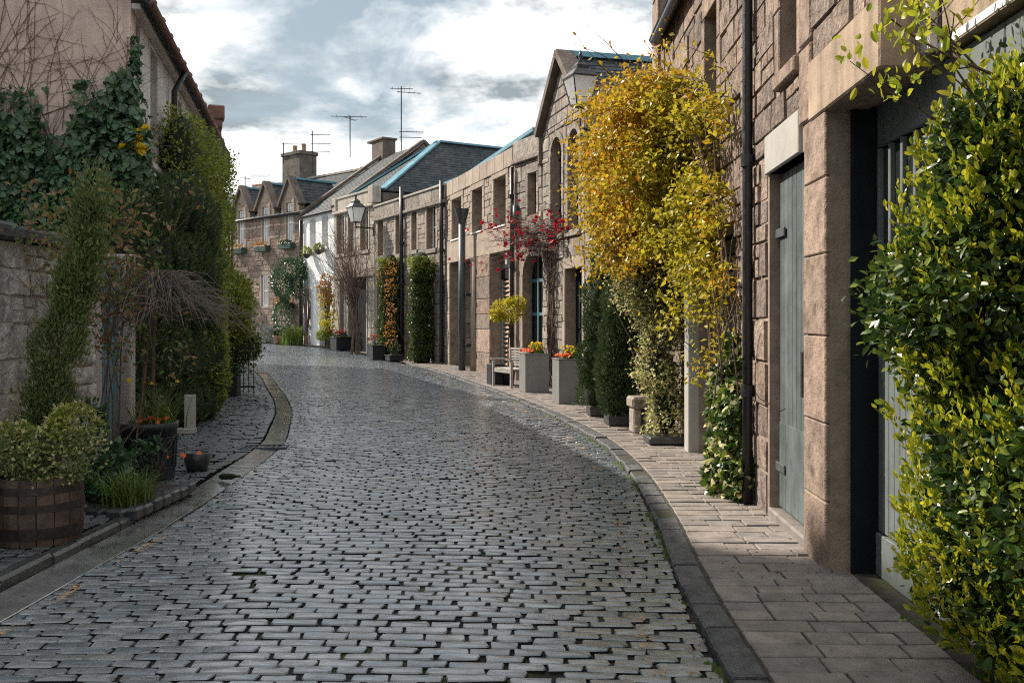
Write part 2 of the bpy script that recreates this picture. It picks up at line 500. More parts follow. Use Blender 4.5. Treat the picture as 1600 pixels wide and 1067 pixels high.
def paint_mat():
    m = make_mat('worn_paint', [(.42, .27, .13)], rough=.8, nvar=.35, nscale=16, bump=.5, bscale=80)
    nt = m.node_tree; L = nt.links
    out = nt.nodes['Material Output']; bs = nt.nodes['Principled BSDF']
    g = nt.nodes.new('ShaderNodeNewGeometry')
    a = nn(nt, 'ShaderNodeTexNoise', Scale=2.6, Detail=9.0, Roughness=.75); L.new(g.outputs['Position'], a.inputs['Vector'])
    b = nn(nt, 'ShaderNodeTexNoise', Scale=34.0, Detail=6.0, Roughness=.7); L.new(g.outputs['Position'], b.inputs['Vector'])
    s = nn(nt, 'ShaderNodeMath', op='ADD'); L.new(a.outputs['Fac'], s.inputs[0]); L.new(b.outputs['Fac'], s.inputs[1])
    r = nt.nodes.new('ShaderNodeMapRange'); r.inputs[1].default_value = 1.08; r.inputs[2].default_value = 1.16; L.new(s.outputs[0], r.inputs[0])
    t = nt.nodes.new('ShaderNodeBsdfTransparent'); mx = nt.nodes.new('ShaderNodeMixShader')
    L.new(r.outputs[0], mx.inputs[0]); L.new(t.outputs[0], mx.inputs[1]); L.new(bs.outputs[0], mx.inputs[2]); L.new(mx.outputs[0], out.inputs['Surface'])
    return m
M['paint'] = paint_mat()

# ------------------------------------------------------------------ street plan (matched rows across the lane, near to far)
PLAN = [  # left wall foot       gutter/road edge    right kerb (road side)
    ((-4.45, -2.0), (-2.72, -2.0), (.90, -2.0)),
    ((-4.45, 1.0), (-2.72, 1.0), (.93, 1.0)),
    ((-4.45, 5.1), (-2.72, 5.1), (.98, 5.0)),
    ((-4.50, 7.8), (-2.68, 7.8), (1.15, 7.8)),
    ((-4.70, 9.8), (-2.78, 9.8), (1.22, 10.2)),
    ((-5.20, 12.3), (-2.95, 12.3), (1.10, 12.8)),
    ((-5.90, 15.0), (-3.40, 14.7), (.66, 16.0)),
    ((-6.70, 18.2), (-4.05, 17.6), (-.05, 19.6)),
    ((-8.00, 23.0), (-5.30, 22.0), (-.90, 23.4)),
    ((-9.80, 29.0), (-7.15, 28.0), (-2.65, 29.7)),
    ((-11.8, 34.3), (-9.20, 33.0), (-4.60, 35.0)),
    ((-14.5, 40.3), (-12.0, 38.3), (-7.00, 40.4)),
    ((-18.5, 46.0), (-15.5, 42.7), (-11.2, 45.2)),
    ((-26.0, 54.0), (-22.0, 48.5), (-18.0, 51.6)),
]
def catmull(pts, n=24):
    P = [np.array(p, float) for p in pts]; out = []
    P = [2 * P[0] - P[1]] + P + [2 * P[-1] - P[-2]]
    for i in range(1, len(P) - 2):
        for k in range(n):
            t = k / n
            out.append(.5 * ((2 * P[i]) + (-P[i - 1] + P[i + 1]) * t + (2 * P[i - 1] - 5 * P[i] + 4 * P[i + 1] - P[i + 2]) * t * t + (-P[i - 1] + 3 * P[i] - 3 * P[i + 1] + P[i + 2]) * t ** 3))
    out.append(P[-2])
    return np.array(out)
CW, CL, CR = (catmull([r[i] for r in PLAN]) for i in range(3))
CM = (CL + CR) / 2
ARC = np.concatenate([[0], np.cumsum(np.linalg.norm(np.diff(CM, axis=0), axis=1))])
def row(s):
    f = lambda C: np.array([np.interp(s, ARC, C[:, 0]), np.interp(s, ARC, C[:, 1])])
    return f(CW), f(CL), f(CR)
S_MAX = ARC[-1]
GW = .27                                             # gutter width
def z_left(y):                                       # raised left footway, sinking to the gutter further on
    return zg(y) + float(np.interp(y, [-5, 7.6, 10.5, 60], [.075, .07, .015, .015]))
def z_road(s, t, y):
    return zg(y) + .045 * math.sin(math.pi * min(max(t, 0), 1)) - .005

def strip(name, fa, fb, s0, s1, ds, zf, mat, parent=None, nt=1):
    V = []; F = []; k = 0; s = s0
    while s <= s1 + 1e-6:
        a, b = fa(s), fb(s)
        for i in range(nt + 1):
            t = i / nt; p = a + (b - a) * t
            V.append((p[0], p[1], zf(s, t, p[1])))
        if k:
            for i in range(nt):
                n = (k - 1) * (nt + 1) + i
                F.append((n, n + 1, n + nt + 2, n + nt + 1))
        k += 1; s += ds
    mb = MB(); mb.v = V; mb.f = F
    return mb.build(name, mat, parent)

ground = MB().quad((-300, -120, -.35), (300, -120, -.35), (300, 480, -.35), (-300, 480, -.35)).build('ground', M['grass_far'])
ground['kind'] = 'structure'

road = strip('road', lambda s: row(s)[1], lambda s: row(s)[2], .2, S_MAX - .2, .25, lambda s, t, y: z_road(s, t, y) - .017, M['roadbed'], nt=8)
road['kind'] = 'structure'

# setts of the lane, laid in rows across it
ST = sett_templates(10, seed=5); ST_LO = sett_templates(6, seed=6, lo=True)
mats, idxs, dist = [], [], []
far_m, far_i = [], []
s = 3.6; prev = []
while s < S_MAX - 1.5:
    _, a, b = row(s)
    pitch = RD.uniform(.084, .104)
    wid = np.linalg.norm(b - a); ux = (b - a) / wid
    wob = [RD.uniform(-.015, .015) for _ in range(3)]
    x = RD.uniform(-.12, 0); joints = []
    while x < wid - .04:
        ln = RD.choice((RD.uniform(.15, .21), RD.uniform(.20, .28), RD.uniform(.20, .25)))
        if any(abs(x + ln - j) < .05 for j in prev): ln += RD.choice((.06, .075)) if ln < .2 else -.07
        x0, x1 = max(x, .0), min(x + ln, wid - .01)
        x += ln; joints.append(x)
        if x1 - x0 < .05: continue
        c = (x0 + x1) / 2; t = c / wid
        p = a + ux * c
        off = wob[0] * math.sin(2.2 * c + wob[1] * 200) * .4 + RD.uniform(-.003, .003)
        p = p + np.array([-ux[1], ux[0]]) * off
        z = z_road(s, t, p[1]) + RD.gauss(0, .0022) + .008 * math.sin(p[0] * 2.1 + p[1] * .9) * math.sin(p[1] * 1.3)
        ang = math.atan2(ux[1], ux[0]) + RD.gauss(0, .014)
        w = pitch * RD.uniform(.76, .86)
        jn = RD.uniform(.009, .021) + .022 * RD.random() ** 5
        if RD.random() < .003: continue              # a missing sett, dark joint showing
        m4 = Matrix.Translation((p[0], p[1], z)) @ Matrix.Rotation(ang, 4, 'Z') @ Matrix.Rotation(RD.gauss(0, .012), 4, 'X') @ Matrix.Rotation(RD.gauss(0, .009), 4, 'Y') @ Matrix.Diagonal((x1 - x0 - jn, w, 1, 1))
        d = p[1]
        if d < 22:
            mats.append(np.array(m4)); idxs.append(RD.randrange(10)); dist.append(d + .15 * abs(p[0] + .8) + (50 if abs(p[0] / max(p[1], .1)) > .56 or d < 4.15 else 0))
        else:
            far_m.append(np.array(m4)); far_i.append(RD.randrange(6))
    s += pitch; prev = joints
order = np.argsort(dist)
near = set(order[:300].tolist())
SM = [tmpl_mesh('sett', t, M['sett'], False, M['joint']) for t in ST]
pieces('sett', SM, [mats[i] for i in sorted(near)], [idxs[i] for i in sorted(near)], road)
rest = [i for i in range(len(mats)) if i not in near]
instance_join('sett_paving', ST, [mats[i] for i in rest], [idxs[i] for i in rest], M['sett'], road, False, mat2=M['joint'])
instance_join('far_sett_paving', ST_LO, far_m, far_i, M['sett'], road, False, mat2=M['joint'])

# worn yellow lines
def line_strip(off0, off1, side, s0, s1):
    def f(o):
        def g(s):
            _, a, b = row(s); u = (b - a) / np.linalg.norm(b - a)
            return b - u * o if side > 0 else a + u * o
        return g
    return strip('road_marking', f(off0), f(off1), s0, s1, .06, lambda s, t, y: zg(y) + .0145 + .045 * math.sin(math.pi * .06), M['paint'], road, nt=2)
line_strip(.36, .27, 1, 4, 34)
line_strip(.10, .17, -1, 5, 24)

# moss along the foot of the kerb
moss = MB()
for _ in range(520):
    s = 4.5 + 16 * RD.random() ** 1.4
    if math.sin(s * 2.3) + math.sin(s * 5.1 + 1) + .6 * math.sin(s * 11) < -.1: continue
    _, a, b = row(s); u = (b - a) / np.linalg.norm(b - a)
    q = b - u * abs(RD.gauss(.012, .03)); r = RD.uniform(.012, .035)
    n0 = len(moss.v); moss.v.append((q[0], q[1], zg(q[1]) + .012))
    for k in range(6):
        g = k / 6 * 6.283; rr = r * RD.uniform(.6, 1.3)
        moss.v.append((q[0] + rr * math.cos(g), q[1] + rr * 1.6 * math.sin(g), zg(q[1]) - .014))
    for k in range(6): moss.f.append((n0, n0 + 1 + k, n0 + 1 + (k + 1) % 6))
o = moss.build('moss', M['moss'], road, True); o['kind'] = 'stuff'

# ------------------------------------------------------------------ right footway
KW = .165
FOOT = [(1.80, -2), (1.80, 1.5), (2.10, 8.75), (2.25, 12), (2.25, 15), (1.6, 20.5), (.75, 23.5), (.05, 25), (-2.1, 31.5), (-5.4, 37.9), (-7.7, 41.6), (-9.7, 44.5), (-15.1, 49.7), (-22, 56)]
FA = np.array(FOOT, float)
FARC = np.concatenate([[0], np.cumsum(np.linalg.norm(np.diff(FA, axis=0), axis=1))])
def foot_pt(b, u):
    """where the row through kerb point b meets the foot of the right-hand walls"""
    best = None
    for i in range(len(FA) - 1):
        p, q = FA[i], FA[i + 1]; e = q - p
        den = u[0] * (-e[1]) + e[0] * u[1]
        if abs(den) < 1e-9: continue
        r_ = p - b
        t = (r_[0] * (-e[1]) + e[0] * r_[1]) / den
        w = (u[0] * r_[1] - u[1] * r_[0]) / den
        if t > 0 and -.001 <= w <= 1.001 and (best is None or t < best): best = t
    return best if best else .8
def zp(y): return zg(y) + .04
pave = strip('pavement_right', lambda s: row(s)[2] + .02 * np.array([1, 0]), lambda s: row(s)[2] + (foot_pt(row(s)[2], (row(s)[2] - row(s)[1]) / np.linalg.norm(row(s)[2] - row(s)[1])) + .5) * (row(s)[2] - row(s)[1]) / np.linalg.norm(row(s)[2] - row(s)[1]), .3, S_MAX - 1, .3, lambda s, t, y: zp(y) - .012, M['slabjoint'], nt=3)
pave['kind'] = 'structure'
SLT = []
for k in range(6):
    r = random.Random(40 + k); b = []
    base = [(-.5, -.5), (.5, -.5), (.5, .5), (-.5, .5)]
    j = [(a + r.uniform(-.012, .012), c + r.uniform(-.02, .02)) for a, c in base]
    v = [(a, c, -.04) for a, c in j] + [(a, c, -.006) for a, c in j] + [(a * .975, c * .955, r.uniform(-.002, .001)) for a, c in j] + [(0, 0, r.uniform(-.001, .002))]
    f = []
    for i in range(4):
        q = (i + 1) % 4
        f += [(i, q, 4 + q, 4 + i), (4 + i, 4 + q, 8 + q, 8 + i), (8 + i, 8 + q, 12)]
    SLT.append((v, f))
SLM = [tmpl_mesh('paving_slab', t, M['slab']) for t in SLT]
sm, si = [], []
s = 3.8
while s < S_MAX - 6:
    _, a, b = row(s)
    u = (b - a) / np.linalg.norm(b - a)
    pitch = RD.uniform(.145, .205)
    w = foot_pt(b, u) + .12
    x = KW + .01
    while x < w:
        ln = RD.uniform(.2, .40); x1 = min(x + ln, w)
        if w - x1 < .1: x1 = w
        c = (x + x1) / 2; p = b + u * c
        m4 = Matrix.Translation((p[0], p[1], zp(p[1]) + RD.gauss(0, .0022))) @ Matrix.Rotation(math.atan2(u[1], u[0]) + RD.gauss(0, .005), 4, 'Z') @ Matrix.Rotation(RD.gauss(0, .006), 4, 'X') @ Matrix.Rotation(RD.gauss(0, .006), 4, 'Y') @ Matrix.Diagonal((x1 - x - .012, pitch - .012, 1, 1))
        sm.append(np.array(m4)); si.append(RD.randrange(6)); x = x1
    s += pitch
vis = [i for i in range(len(sm)) if sm[i][1, 3] > 4.0 and abs(sm[i][0, 3] / sm[i][1, 3]) < .55][:300]
vs_ = set(vis)
pieces('paving_slab', SLM, [sm[i] for i in vis], [si[i] for i in vis], pave)
rest = [i for i in range(len(sm)) if i not in vs_]
instance_join('far_slab_paving', SLT, [sm[i] for i in rest], [si[i] for i in rest], M['slab'], pave)

def stone_run(name, edge, s0, s1, ln, w0, w1, ztop, zbot, mat, parent, gap=.012, far=None, tilt=0.0, bev=.012):
    """kerb-like stones one after another along an edge curve; edge(s) -> (point, unit vector across)"""
    s = s0
    while s < s1:
        l = RD.uniform(*ln)
        p0, u0 = edge(s + gap / 2); p1, u1 = edge(s + l - gap / 2)
        mb = MB()
        jz = RD.gauss(0, .005); p0 = p0 + u0 * RD.gauss(0, .005); p1 = p1 + u1 * RD.gauss(0, .005)
        def ring(p, u):
            y = p[1]
            A_, B_ = p + u * w0, p + u * w1
            zt0, zt1 = ztop(y) + jz, ztop(y) + jz + tilt
            return [(A_[0], A_[1], zbot(y)), (A_[0], A_[1], zt0 - bev), (A_[0] + u[0] * bev, A_[1] + u[1] * bev, zt0), (B_[0] - u[0] * bev, B_[1] - u[1] * bev, zt1), (B_[0], B_[1], zt1 - bev), (B_[0], B_[1], zbot(y))]
        r0, r1 = ring(p0, u0), ring(p1, u1)
        mb.v = r0 + r1
        for i in range(5): mb.f.append((i, i + 1, 7 + i, 6 + i))
        mb.f += [(0, 5, 11, 6), tuple(range(6)), tuple(range(6, 12))]
        mb.build(name, mat, parent)
        s += l
def edge_r(s):
    _, a, b = row(s); return b, (b - a) / np.linalg.norm(b - a)
def edge_l(s):
    _, a, b = row(s); return a, (a - b) / np.linalg.norm(b - a)
stone_run('kerb_stone', edge_r, 4.0, 34, (.24, .46), .0, KW, lambda y: zg(y) + .036, lambda y: zg(y) - .1, M['kerb'], pave, gap=.018, bev=.014)

# ------------------------------------------------------------------ left footway, gutter and kerb
lp = strip('pavement_left', lambda s: row(s)[0], lambda s: row(s)[1] - .01 * np.array([1, 0]), .3, S_MAX - 1, .3, lambda s, t, y: (z_left(y) if t < .8 else zg(y) - .02) - .022, M['roadbed'], nt=10)
lp['kind'] = 'structure'
lm, li, ld = [], [], []
s = 4.0
while s < S_MAX - 16:
    w_, a, b = row(s)
    u = (a - b) / np.linalg.norm(b - a)
    pitch = RD.uniform(.085, .11)
    wid = np.linalg.norm(w_ - a) + .1
    x = GW + (.14 if a[1] < 8.6 else .02)
    while x < wid:
        ln = RD.uniform(.12, .21); c = x + ln / 2; p = a + u * c; x += ln
        m4 = Matrix.Translation((p[0], p[1], z_left(p[1]) + RD.gauss(0, .005) - .01 * math.sin(p[0] * 3 + p[1] * 2))) @ Matrix.Rotation(math.atan2(u[1], u[0]) + .12 + RD.gauss(0, .03), 4, 'Z') @ Matrix.Rotation(RD.gauss(0, .03), 4, 'X') @ Matrix.Rotation(RD.gauss(0, .02), 4, 'Y') @ Matrix.Diagonal((ln - .022, pitch * .86, 1, 1))
        lm.append(np.array(m4)); li.append(RD.randrange(10)); ld.append(p[1] + (60 if abs(p[0] / max(.1, p[1])) > .54 or p[0] < -3.75 else 0))
    s += pitch
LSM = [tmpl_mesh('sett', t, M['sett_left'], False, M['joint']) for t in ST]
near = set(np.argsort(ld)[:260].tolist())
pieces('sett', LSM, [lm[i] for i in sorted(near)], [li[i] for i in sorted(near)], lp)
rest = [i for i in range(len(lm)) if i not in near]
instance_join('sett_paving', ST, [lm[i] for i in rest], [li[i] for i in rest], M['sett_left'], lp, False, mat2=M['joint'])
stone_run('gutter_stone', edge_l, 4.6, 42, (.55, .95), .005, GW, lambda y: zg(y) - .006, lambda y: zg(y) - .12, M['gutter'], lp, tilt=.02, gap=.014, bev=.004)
stone_run('kerb_stone', edge_l, 4.6, 11.0, (.35, .7), GW + .005, GW + .125, lambda y: z_left(y) + .012, lambda y: zg(y) - .12, M['kerb_wet'], lp, bev=.02)
# ------------------------------------------------------------------ building materials
M['rubble'] = make_mat('rubble', [(.235, .18, .148), (.31, .24, .198), (.18, .142, .124), (.275, .222, .192), (.15, .126, .114), (.285, .21, .165)], rough=.9, nvar=.45, nscale=9, bump=1.0, bscale=45, bump2=1.0, b2scale=20, spec=.2, stain=[((.075, .063, .057), .55, 5), ((.40, .30, .235), .64, 9)])
M['droved'] = make_mat('droved', [(.27, .20, .162), (.225, .172, .143), (.31, .232, .188)], rough=.9, nvar=.42, nscale=6, bump=.5, bscale=70, bump2=.7, b2scale=12, spec=.2, lines=('Z', 30, .13), stain=[((.10, .08, .068), .56, 4.5), ((.40, .31, .25), .66, 11)])
M['lintel'] = make_mat('lintel', [(.37, .285, .215)], rough=.88, nvar=.26, nscale=3.2, bump=.5, bscale=90, bump2=.3, b2scale=8, spec=.2, streak=.4, stain=((.20, .155, .125), .62, 3))
M['mortar'] = make_mat('mortar', [(.27, .215, .175)], rough=.95, nvar=.35, nscale=6, bump=.9, bscale=60, spec=.15, stain=((.13, .11, .095), .58, 3))
M['white_paint'] = make_mat('white_paint', [(.38, .37, .345)], rough=.6, nvar=.12, nscale=3, bump=.2, bscale=50, stain=((.33, .31, .28), .66, 9))
M['teal_plank'] = make_mat('teal_plank', [(.082, .105, .108), (.105, .13, .133), (.068, .09, .094)], rough=.6, nvar=.32, nscale=4, bump=.25, bscale=60, streak=.3, spec=.4)
M['garage_plank'] = make_mat('garage_plank', [(.125, .15, .152), (.145, .168, .168), (.11, .132, .135)], rough=.55, nvar=.15, nscale=4, bump=.2, bscale=60, streak=.15, spec=.4)
M['dark_teal'] = make_mat('dark_teal', [(.008, .012, .014)], rough=.7, nvar=.3, nscale=5, bump=.15, spec=.15)
M['iron'] = make_mat('iron', [(.014, .014, .016)], rough=.4, nvar=.4, nscale=8, bump=.25, bscale=80, spec=.5)
M['grey_metal'] = make_mat('grey_metal', [(.05, .06, .068)], rough=.45, nvar=.2, nscale=5, bump=.1, spec=.5)
M['hinge'] = make_mat('hinge', [(.09, .105, .11)], rough=.5, nvar=.3, nscale=20, bump=.4, bscale=120, metal=.3)
M['glass'] = make_mat('glass', [(.018, .021, .024)], rough=.07, rvar=.03, nvar=.2, nscale=1, bump=0, spec=.6)
M['white_frame'] = make_mat('white_frame', [(.78, .78, .77)], rough=.5, nvar=.08, nscale=6, bump=.1)
M['blue_frame'] = make_mat('blue_frame', [(.30, .40, .45)], rough=.55, nvar=.12, nscale=5, bump=.1)
M['teal_door'] = make_mat('teal_door', [(.10, .20, .245)], rough=.5, nvar=.15, nscale=4, bump=.12, streak=.15)
M['slate'] = make_mat('slate', [(.04, .052, .06), (.06, .072, .08), (.035, .046, .054), (.075, .082, .086), (.048, .06, .068)], rough=.68, nvar=.35, nscale=3, bump=.35, bscale=40, spec=.3, stain=((.16, .15, .12), .66, 4))
M['lead'] = make_mat('lead', [(.11, .27, .35)], rough=.42, nvar=.2, nscale=2, bump=.1, spec=.5, metal=.2)
M['harl'] = make_mat('harl', [(.66, .525, .465)], rough=.95, nvar=.16, nscale=2.5, bump=1.0, bscale=110, bump2=.35, b2scale=45, spec=.15, streak=.2, stain=((.43, .33, .28), .66, 1.4))
M['harl_grey'] = make_mat('harl_grey', [(.56, .53, .515)], rough=.95, nvar=.16, nscale=3, bump=1.0, bscale=110, spec=.15, streak=.2)
M['tile'] = make_mat('tile', [(.15, .085, .07), (.19, .10, .08), (.12, .07, .06)], rough=.8, nvar=.3, nscale=6, bump=.4)
M['sandstone'] = make_mat('sandstone', [(.36, .30, .25), (.32, .262, .222), (.40, .335, .28), (.295, .245, .21)], rough=.88, nvar=.2, nscale=3.5, bump=.35, bscale=80, spec=.2, streak=.16)
M['sandrubble'] = make_mat('sandrubble', [(.345, .295, .255), (.28, .24, .21), (.39, .335, .288), (.245, .212, .19)], rough=.92, nvar=.35, nscale=7, bump=.8, bscale=40, bump2=.8, b2scale=14, spec=.15)
M['greystone'] = make_mat('greystone', [(.285, .255, .228), (.23, .208, .19), (.33, .295, .262), (.195, .176, .164), (.30, .255, .222)], rough=.92, nvar=.4, nscale=6, bump=.7, bscale=40, bump2=.7, b2scale=12, spec=.15, stain=((.14, .125, .11), .6, 2.5))
M['redstone'] = make_mat('redstone', [(.30, .215, .175), (.235, .178, .152), (.345, .262, .218), (.18, .148, .132), (.28, .225, .195)], rough=.92, nvar=.4, nscale=5, bump=.7, bscale=40, bump2=.7, b2scale=10, spec=.15, stain=((.12, .10, .09), .57, 1.8))
M['beige'] = make_mat('beige', [(.40, .365, .318), (.36, .328, .288), (.43, .392, .345)], rough=.9, nvar=.2, nscale=3, bump=.4, bscale=50, streak=.3, spec=.2)
M['whitewash'] = make_mat('whitewash', [(.70, .725, .745)], rough=.85, nvar=.08, nscale=2, bump=.4, bscale=40, streak=.14)
M['darkwall'] = make_mat('darkwall', [(.13, .105, .09)], rough=.95, nvar=.35, nscale=2.5, bump=.8, bscale=30, bump2=.5)
M['soot'] = make_mat('sooty_stone', [(.13, .115, .10), (.10, .09, .08)], rough=.95, nvar=.5, nscale=3, bump=.8, bscale=30, bump2=.7, stain=((.22, .19, .16), .62, 3))
M['pot_clay'] = make_mat('pot_clay', [(.42, .27, .18), (.36, .22, .15)], rough=.85, nvar=.3, nscale=8, bump=.3)
M['louvre'] = make_mat('louvre', [(.33, .20, .13), (.38, .24, .16), (.29, .18, .115)], rough=.7, nvar=.25, nscale=12, bump=.3, bscale=60)
M['roofboard'] = make_mat('roofboard', [(.05, .05, .05)], rough=.9, nvar=.2)

RT = stone_templates(12, bev=.03, rough=.06, seed=21)
AT = stone_templates(5, bev=.03, rough=.02, seed=22)
def TM(mat, T): return [tmpl_mesh('stone', t, mat) for t in T]

def stones(house_part, fr, rects, mat, sep=True, T=RT, d=0.0, proud=(.012, .035), seed=0, name='stone'):
    mm = rect_mats(fr, rects, d, proud, seed); r = random.Random(seed + 5)
    ii = [r.randrange(len(T)) for _ in mm]
    if sep: pieces(name, TM(mat, T), mm, ii, house_part)
    else: instance_join('stonework', T, mm, ii, mat, house_part)

def beam(mb, p0, p1, w, h):
    p0, p1 = Vector(p0), Vector(p1); t = (p1 - p0).normalized()
    sd = t.cross(Vector((0, 0, 1)))
    if sd.length < 1e-4: sd = Vector((1, 0, 0))
    sd.normalize(); up = sd.cross(t).normalized()
    n = len(mb.v)
    for q in (p0, p1):
        for a, b in ((-1, -1), (1, -1), (1, 1), (-1, 1)):
            mb.v.append(tuple(q + sd * (w / 2 * a) + up * (h / 2 * b)))
    for f in ((3, 2, 1, 0), (4, 5, 6, 7), (0, 1, 5, 4), (1, 2, 6, 5), (2, 3, 7, 6), (3, 0, 4, 7)):
        mb.f.append(tuple(n + i for i in f))
    return mb

SLATE_T = [([(-.5, 0, 0), (.5, 0, 0), (.5, 1, 0), (-.5, 1, 0), (-.5, 0, .02), (.5, 0, .02), (.5, 1, .008), (-.5, 1, .008)],
            [(3, 2, 1, 0), (4, 5, 6, 7), (0, 1, 5, 4), (1, 2, 6, 5), (2, 3, 7, 6), (3, 0, 4, 7)])]
def slate_roof(house, e0, e1, r1, r0, mat=None, rowh=.16, sw=.25, name='roof', lift=.0):
    """slates on the slope e0-e1 (eave) to r0-r1 (ridge)"""
    mat = mat or M['slate']
    e0, e1, r1, r0 = (Vector(q) for q in (e0, e1, r1, r0))
    mb = MB(); nrm = (e1 - e0).cross(r0 - e0)
    if nrm.length < 1e-6: nrm = (e1 - e0).cross(r1 - e0)
    nrm.normalize()
    if nrm.z < 0: nrm = -nrm
    th = nrm * .06
    b = [e0, e1, r1, r0]
    mb.v = [tuple(q - th) for q in b] + [tuple(q) for q in b]
    mb.f = [(3, 2, 1, 0), (4, 5, 6, 7), (0, 1, 5, 4), (1, 2, 6, 5), (2, 3, 7, 6), (3, 0, 4, 7)]
    roof = mb.build(name, M['roofboard'], house)
    H = ((r0 + r1) / 2 - (e0 + e1) / 2).length; n = max(2, int(H / rowh)); mm = []
    for i in range(n):
        t = i / n
        a, c = e0.lerp(r0, t), e1.lerp(r1, t); w = (c - a).length
        if w < .1: continue
        ux = (c - a).normalized(); up = nrm.cross(ux).normalized()
        if up.z < 0: up = -up
        k = max(1, int(w / sw)); off = .5 * (i % 2)
        for j in range(k + 1):
            x0, x1 = max(0, (j - off) / k * w), min(w, (j + 1 - off) / k * w)
            if x1 - x0 < .05: continue
            o = a + ux * ((x0 + x1) / 2) + nrm * (.003 + RD.uniform(0, .004)) - up * RD.uniform(0, .008)
            yv = up * (H / n + .03) - nrm * .004
            mm.append([[ux.x * (x1 - x0 - .008), yv.x, nrm.x, o.x], [ux.y * (x1 - x0 - .008), yv.y, nrm.y, o.y], [ux.z * (x1 - x0 - .008), yv.z, nrm.z, o.z], [0, 0, 0, 1]])
    instance_join('slates', SLATE_T, mm, [0] * len(mm), mat, roof)
    return roof

def hole(fr, pl, pr, yt, yb, pm=None):
    """an opening seen between columns pl and pr and rows yt and yb of the photograph -> (u0, u1, z0, z1) on the wall"""
    pm = pm or (pl + pr) / 2
    return (min(fr.u(pr), fr.u(pl)), max(fr.u(pr), fr.u(pl)), fr.z(pm, yb), fr.z(pm, yt))

M['curtain'] = make_mat('curtain', [(.50, .53, .55)], rough=.12, rvar=.04, nvar=.3, nscale=2, bump=0, spec=.6)
def window(house, fr, h, d=-.16, mat=None, nx=2, nz=2, fw=.05, sill=None, glass=None, label=None):
    """sash window set back in the wall: window (frame) > pane, glazing_bar, sill"""
    mat = mat or M['white_frame']; u0, u1, z0, z1 = h
    mb = MB()
    mb.box(fr, u0, u0 + fw, d - .05, d, z0, z1).box(fr, u1 - fw, u1, d - .05, d, z0, z1)
    mb.box(fr, u0 + fw, u1 - fw, d - .05, d, z1 - fw, z1).box(fr, u0 + fw, u1 - fw, d - .05, d, z0, z0 + fw * 1.2)
    zm = (z0 + z1) / 2
    mb.box(fr, u0 + fw, u1 - fw, d - .045, d + .008, zm - fw * .45, zm + fw * .45)
    w = mb.build('window', mat, house)
    if label: w['label'] = label
    a, b = u0 + fw, u1 - fw
    for (c, e) in ((z0 + fw * 1.2, zm - fw * .45), (zm + fw * .45, z1 - fw)):
        for i in range(nx):
            for j in range(max(1, nz // 2)):
                k = max(1, nz // 2)
                x0, x1 = a + (b - a) * i / nx, a + (b - a) * (i + 1) / nx
                y0, y1 = c + (e - c) * j / k, c + (e - c) * (j + 1) / k
                MB().box(fr, x0 + .004, x1 - .004, d - .04, d - .03, y0 + .004, y1 - .004).build('pane', glass or M['glass'], w)
        for i in range(1, nx):
            x = a + (b - a) * i / nx
            MB().box(fr, x - .012, x + .012, d - .029, d - .012, c + .001, e - .001).build('glazing_bar', mat, w)
    if sill:
        MB().box(fr, u0 - .06, u1 + .06, -.15, .06, z0 - sill[0], z0 - .002, .012).build('sill', sill[1], w)
    return w

def margin(house_part, fr, h, mat, w=.13, proud=.03, top=.22, bot=.0, blocks=4, seed=0):
    """dressed stones round an opening, laid as separate blocks"""
    u0, u1, z0, z1 = h; r = random.Random(seed)
    def blk(a, b, c, e): MB().box(fr, a, b, -.1, proud, c, e, .008).build('dressed_stone', mat, house_part)
    n = blocks
    for (s0, s1) in ((u0 - w, u0 - .001), (u1 + .001, u1 + w)):
        for i in range(n):
            c, e = z0 + (z1 - z0) * i / n, z0 + (z1 - z0) * (i + 1) / n
            k = r.uniform(0, .05)
            blk(s0 - (k if s1 < u0 else 0), s1 + (k if s0 > u1 else 0), c + .003, e - .003)
    blk(u0 - w, u1 + w, z1 + .002, z1 + top)
    if bot: blk(u0 - w, u1 + w, z0 - bot, z0 - .002)

def shell(fr, u0, u1, z1, depth, mb, z0=-.3):
    """side and back walls behind a facade"""
    mb.box(fr, u0 + .01, u0 + .26, -.3 - depth, -.301, z0, z1 - .01)
    mb.box(fr, u1 - .26, u1 - .01, -.3 - depth, -.301, z0, z1 - .01)
    mb.box(fr, u0 + .27, u1 - .27, -.3 - depth, -.05 - depth, z0, z1 - .01)
    return mb

def arch_poly(u0, u1, zs, n=12):
    uc, r = (u0 + u1) / 2, (u1 - u0) / 2
    return [(uc - r * math.cos(math.pi * k / n), zs + r * math.sin(math.pi * k / n)) for k in range(n + 1)]

def arch_fill(mb, fr, u0, u1, zs, d0, d1):
    """closes the corners of a rectangular hole above an arch"""
    pts = arch_poly(u0, u1, zs); r = (u1 - u0) / 2; m = len(pts) // 2
    for i in range(len(pts) - 1):
        (a, b), (c, e) = pts[i], pts[i + 1]
        mb.prism(fr, [(a, b), (c, e), (c, zs + r + .001), (a, zs + r + .001)], d0, d1)

def arch_ring(house_part, fr, u0, u1, zs, w, proud, mat, n=9, d0=-.1):
    uc, r = (u0 + u1) / 2, (u1 - u0) / 2
    for k in range(n):
        a0, a1 = math.pi * (k + .04) / n, math.pi * (k + .96) / n
        am = (a0 + a1) / 2
        q = [(uc - rr * math.cos(a), zs + rr * math.sin(a)) for rr, a in ((r, a0), (r, am), (r, a1), (r + w, a1), (r + w, am), (r + w, a0))]
        MB().prism(fr, q, d0, proud).build('voussoir', mat, house_part)

def downpipe(house, pts, r, mat, collars=(), name='downpipe'):
    p = MB().tube(pts, r, 10).build(name, mat, house, True)
    for c in collars:
        MB().tube([(c[0], c[1], c[2] - .05), (c[0], c[1], c[2] + .05)], r * 1.35, 10).build('collar', mat, p, False)
    return p

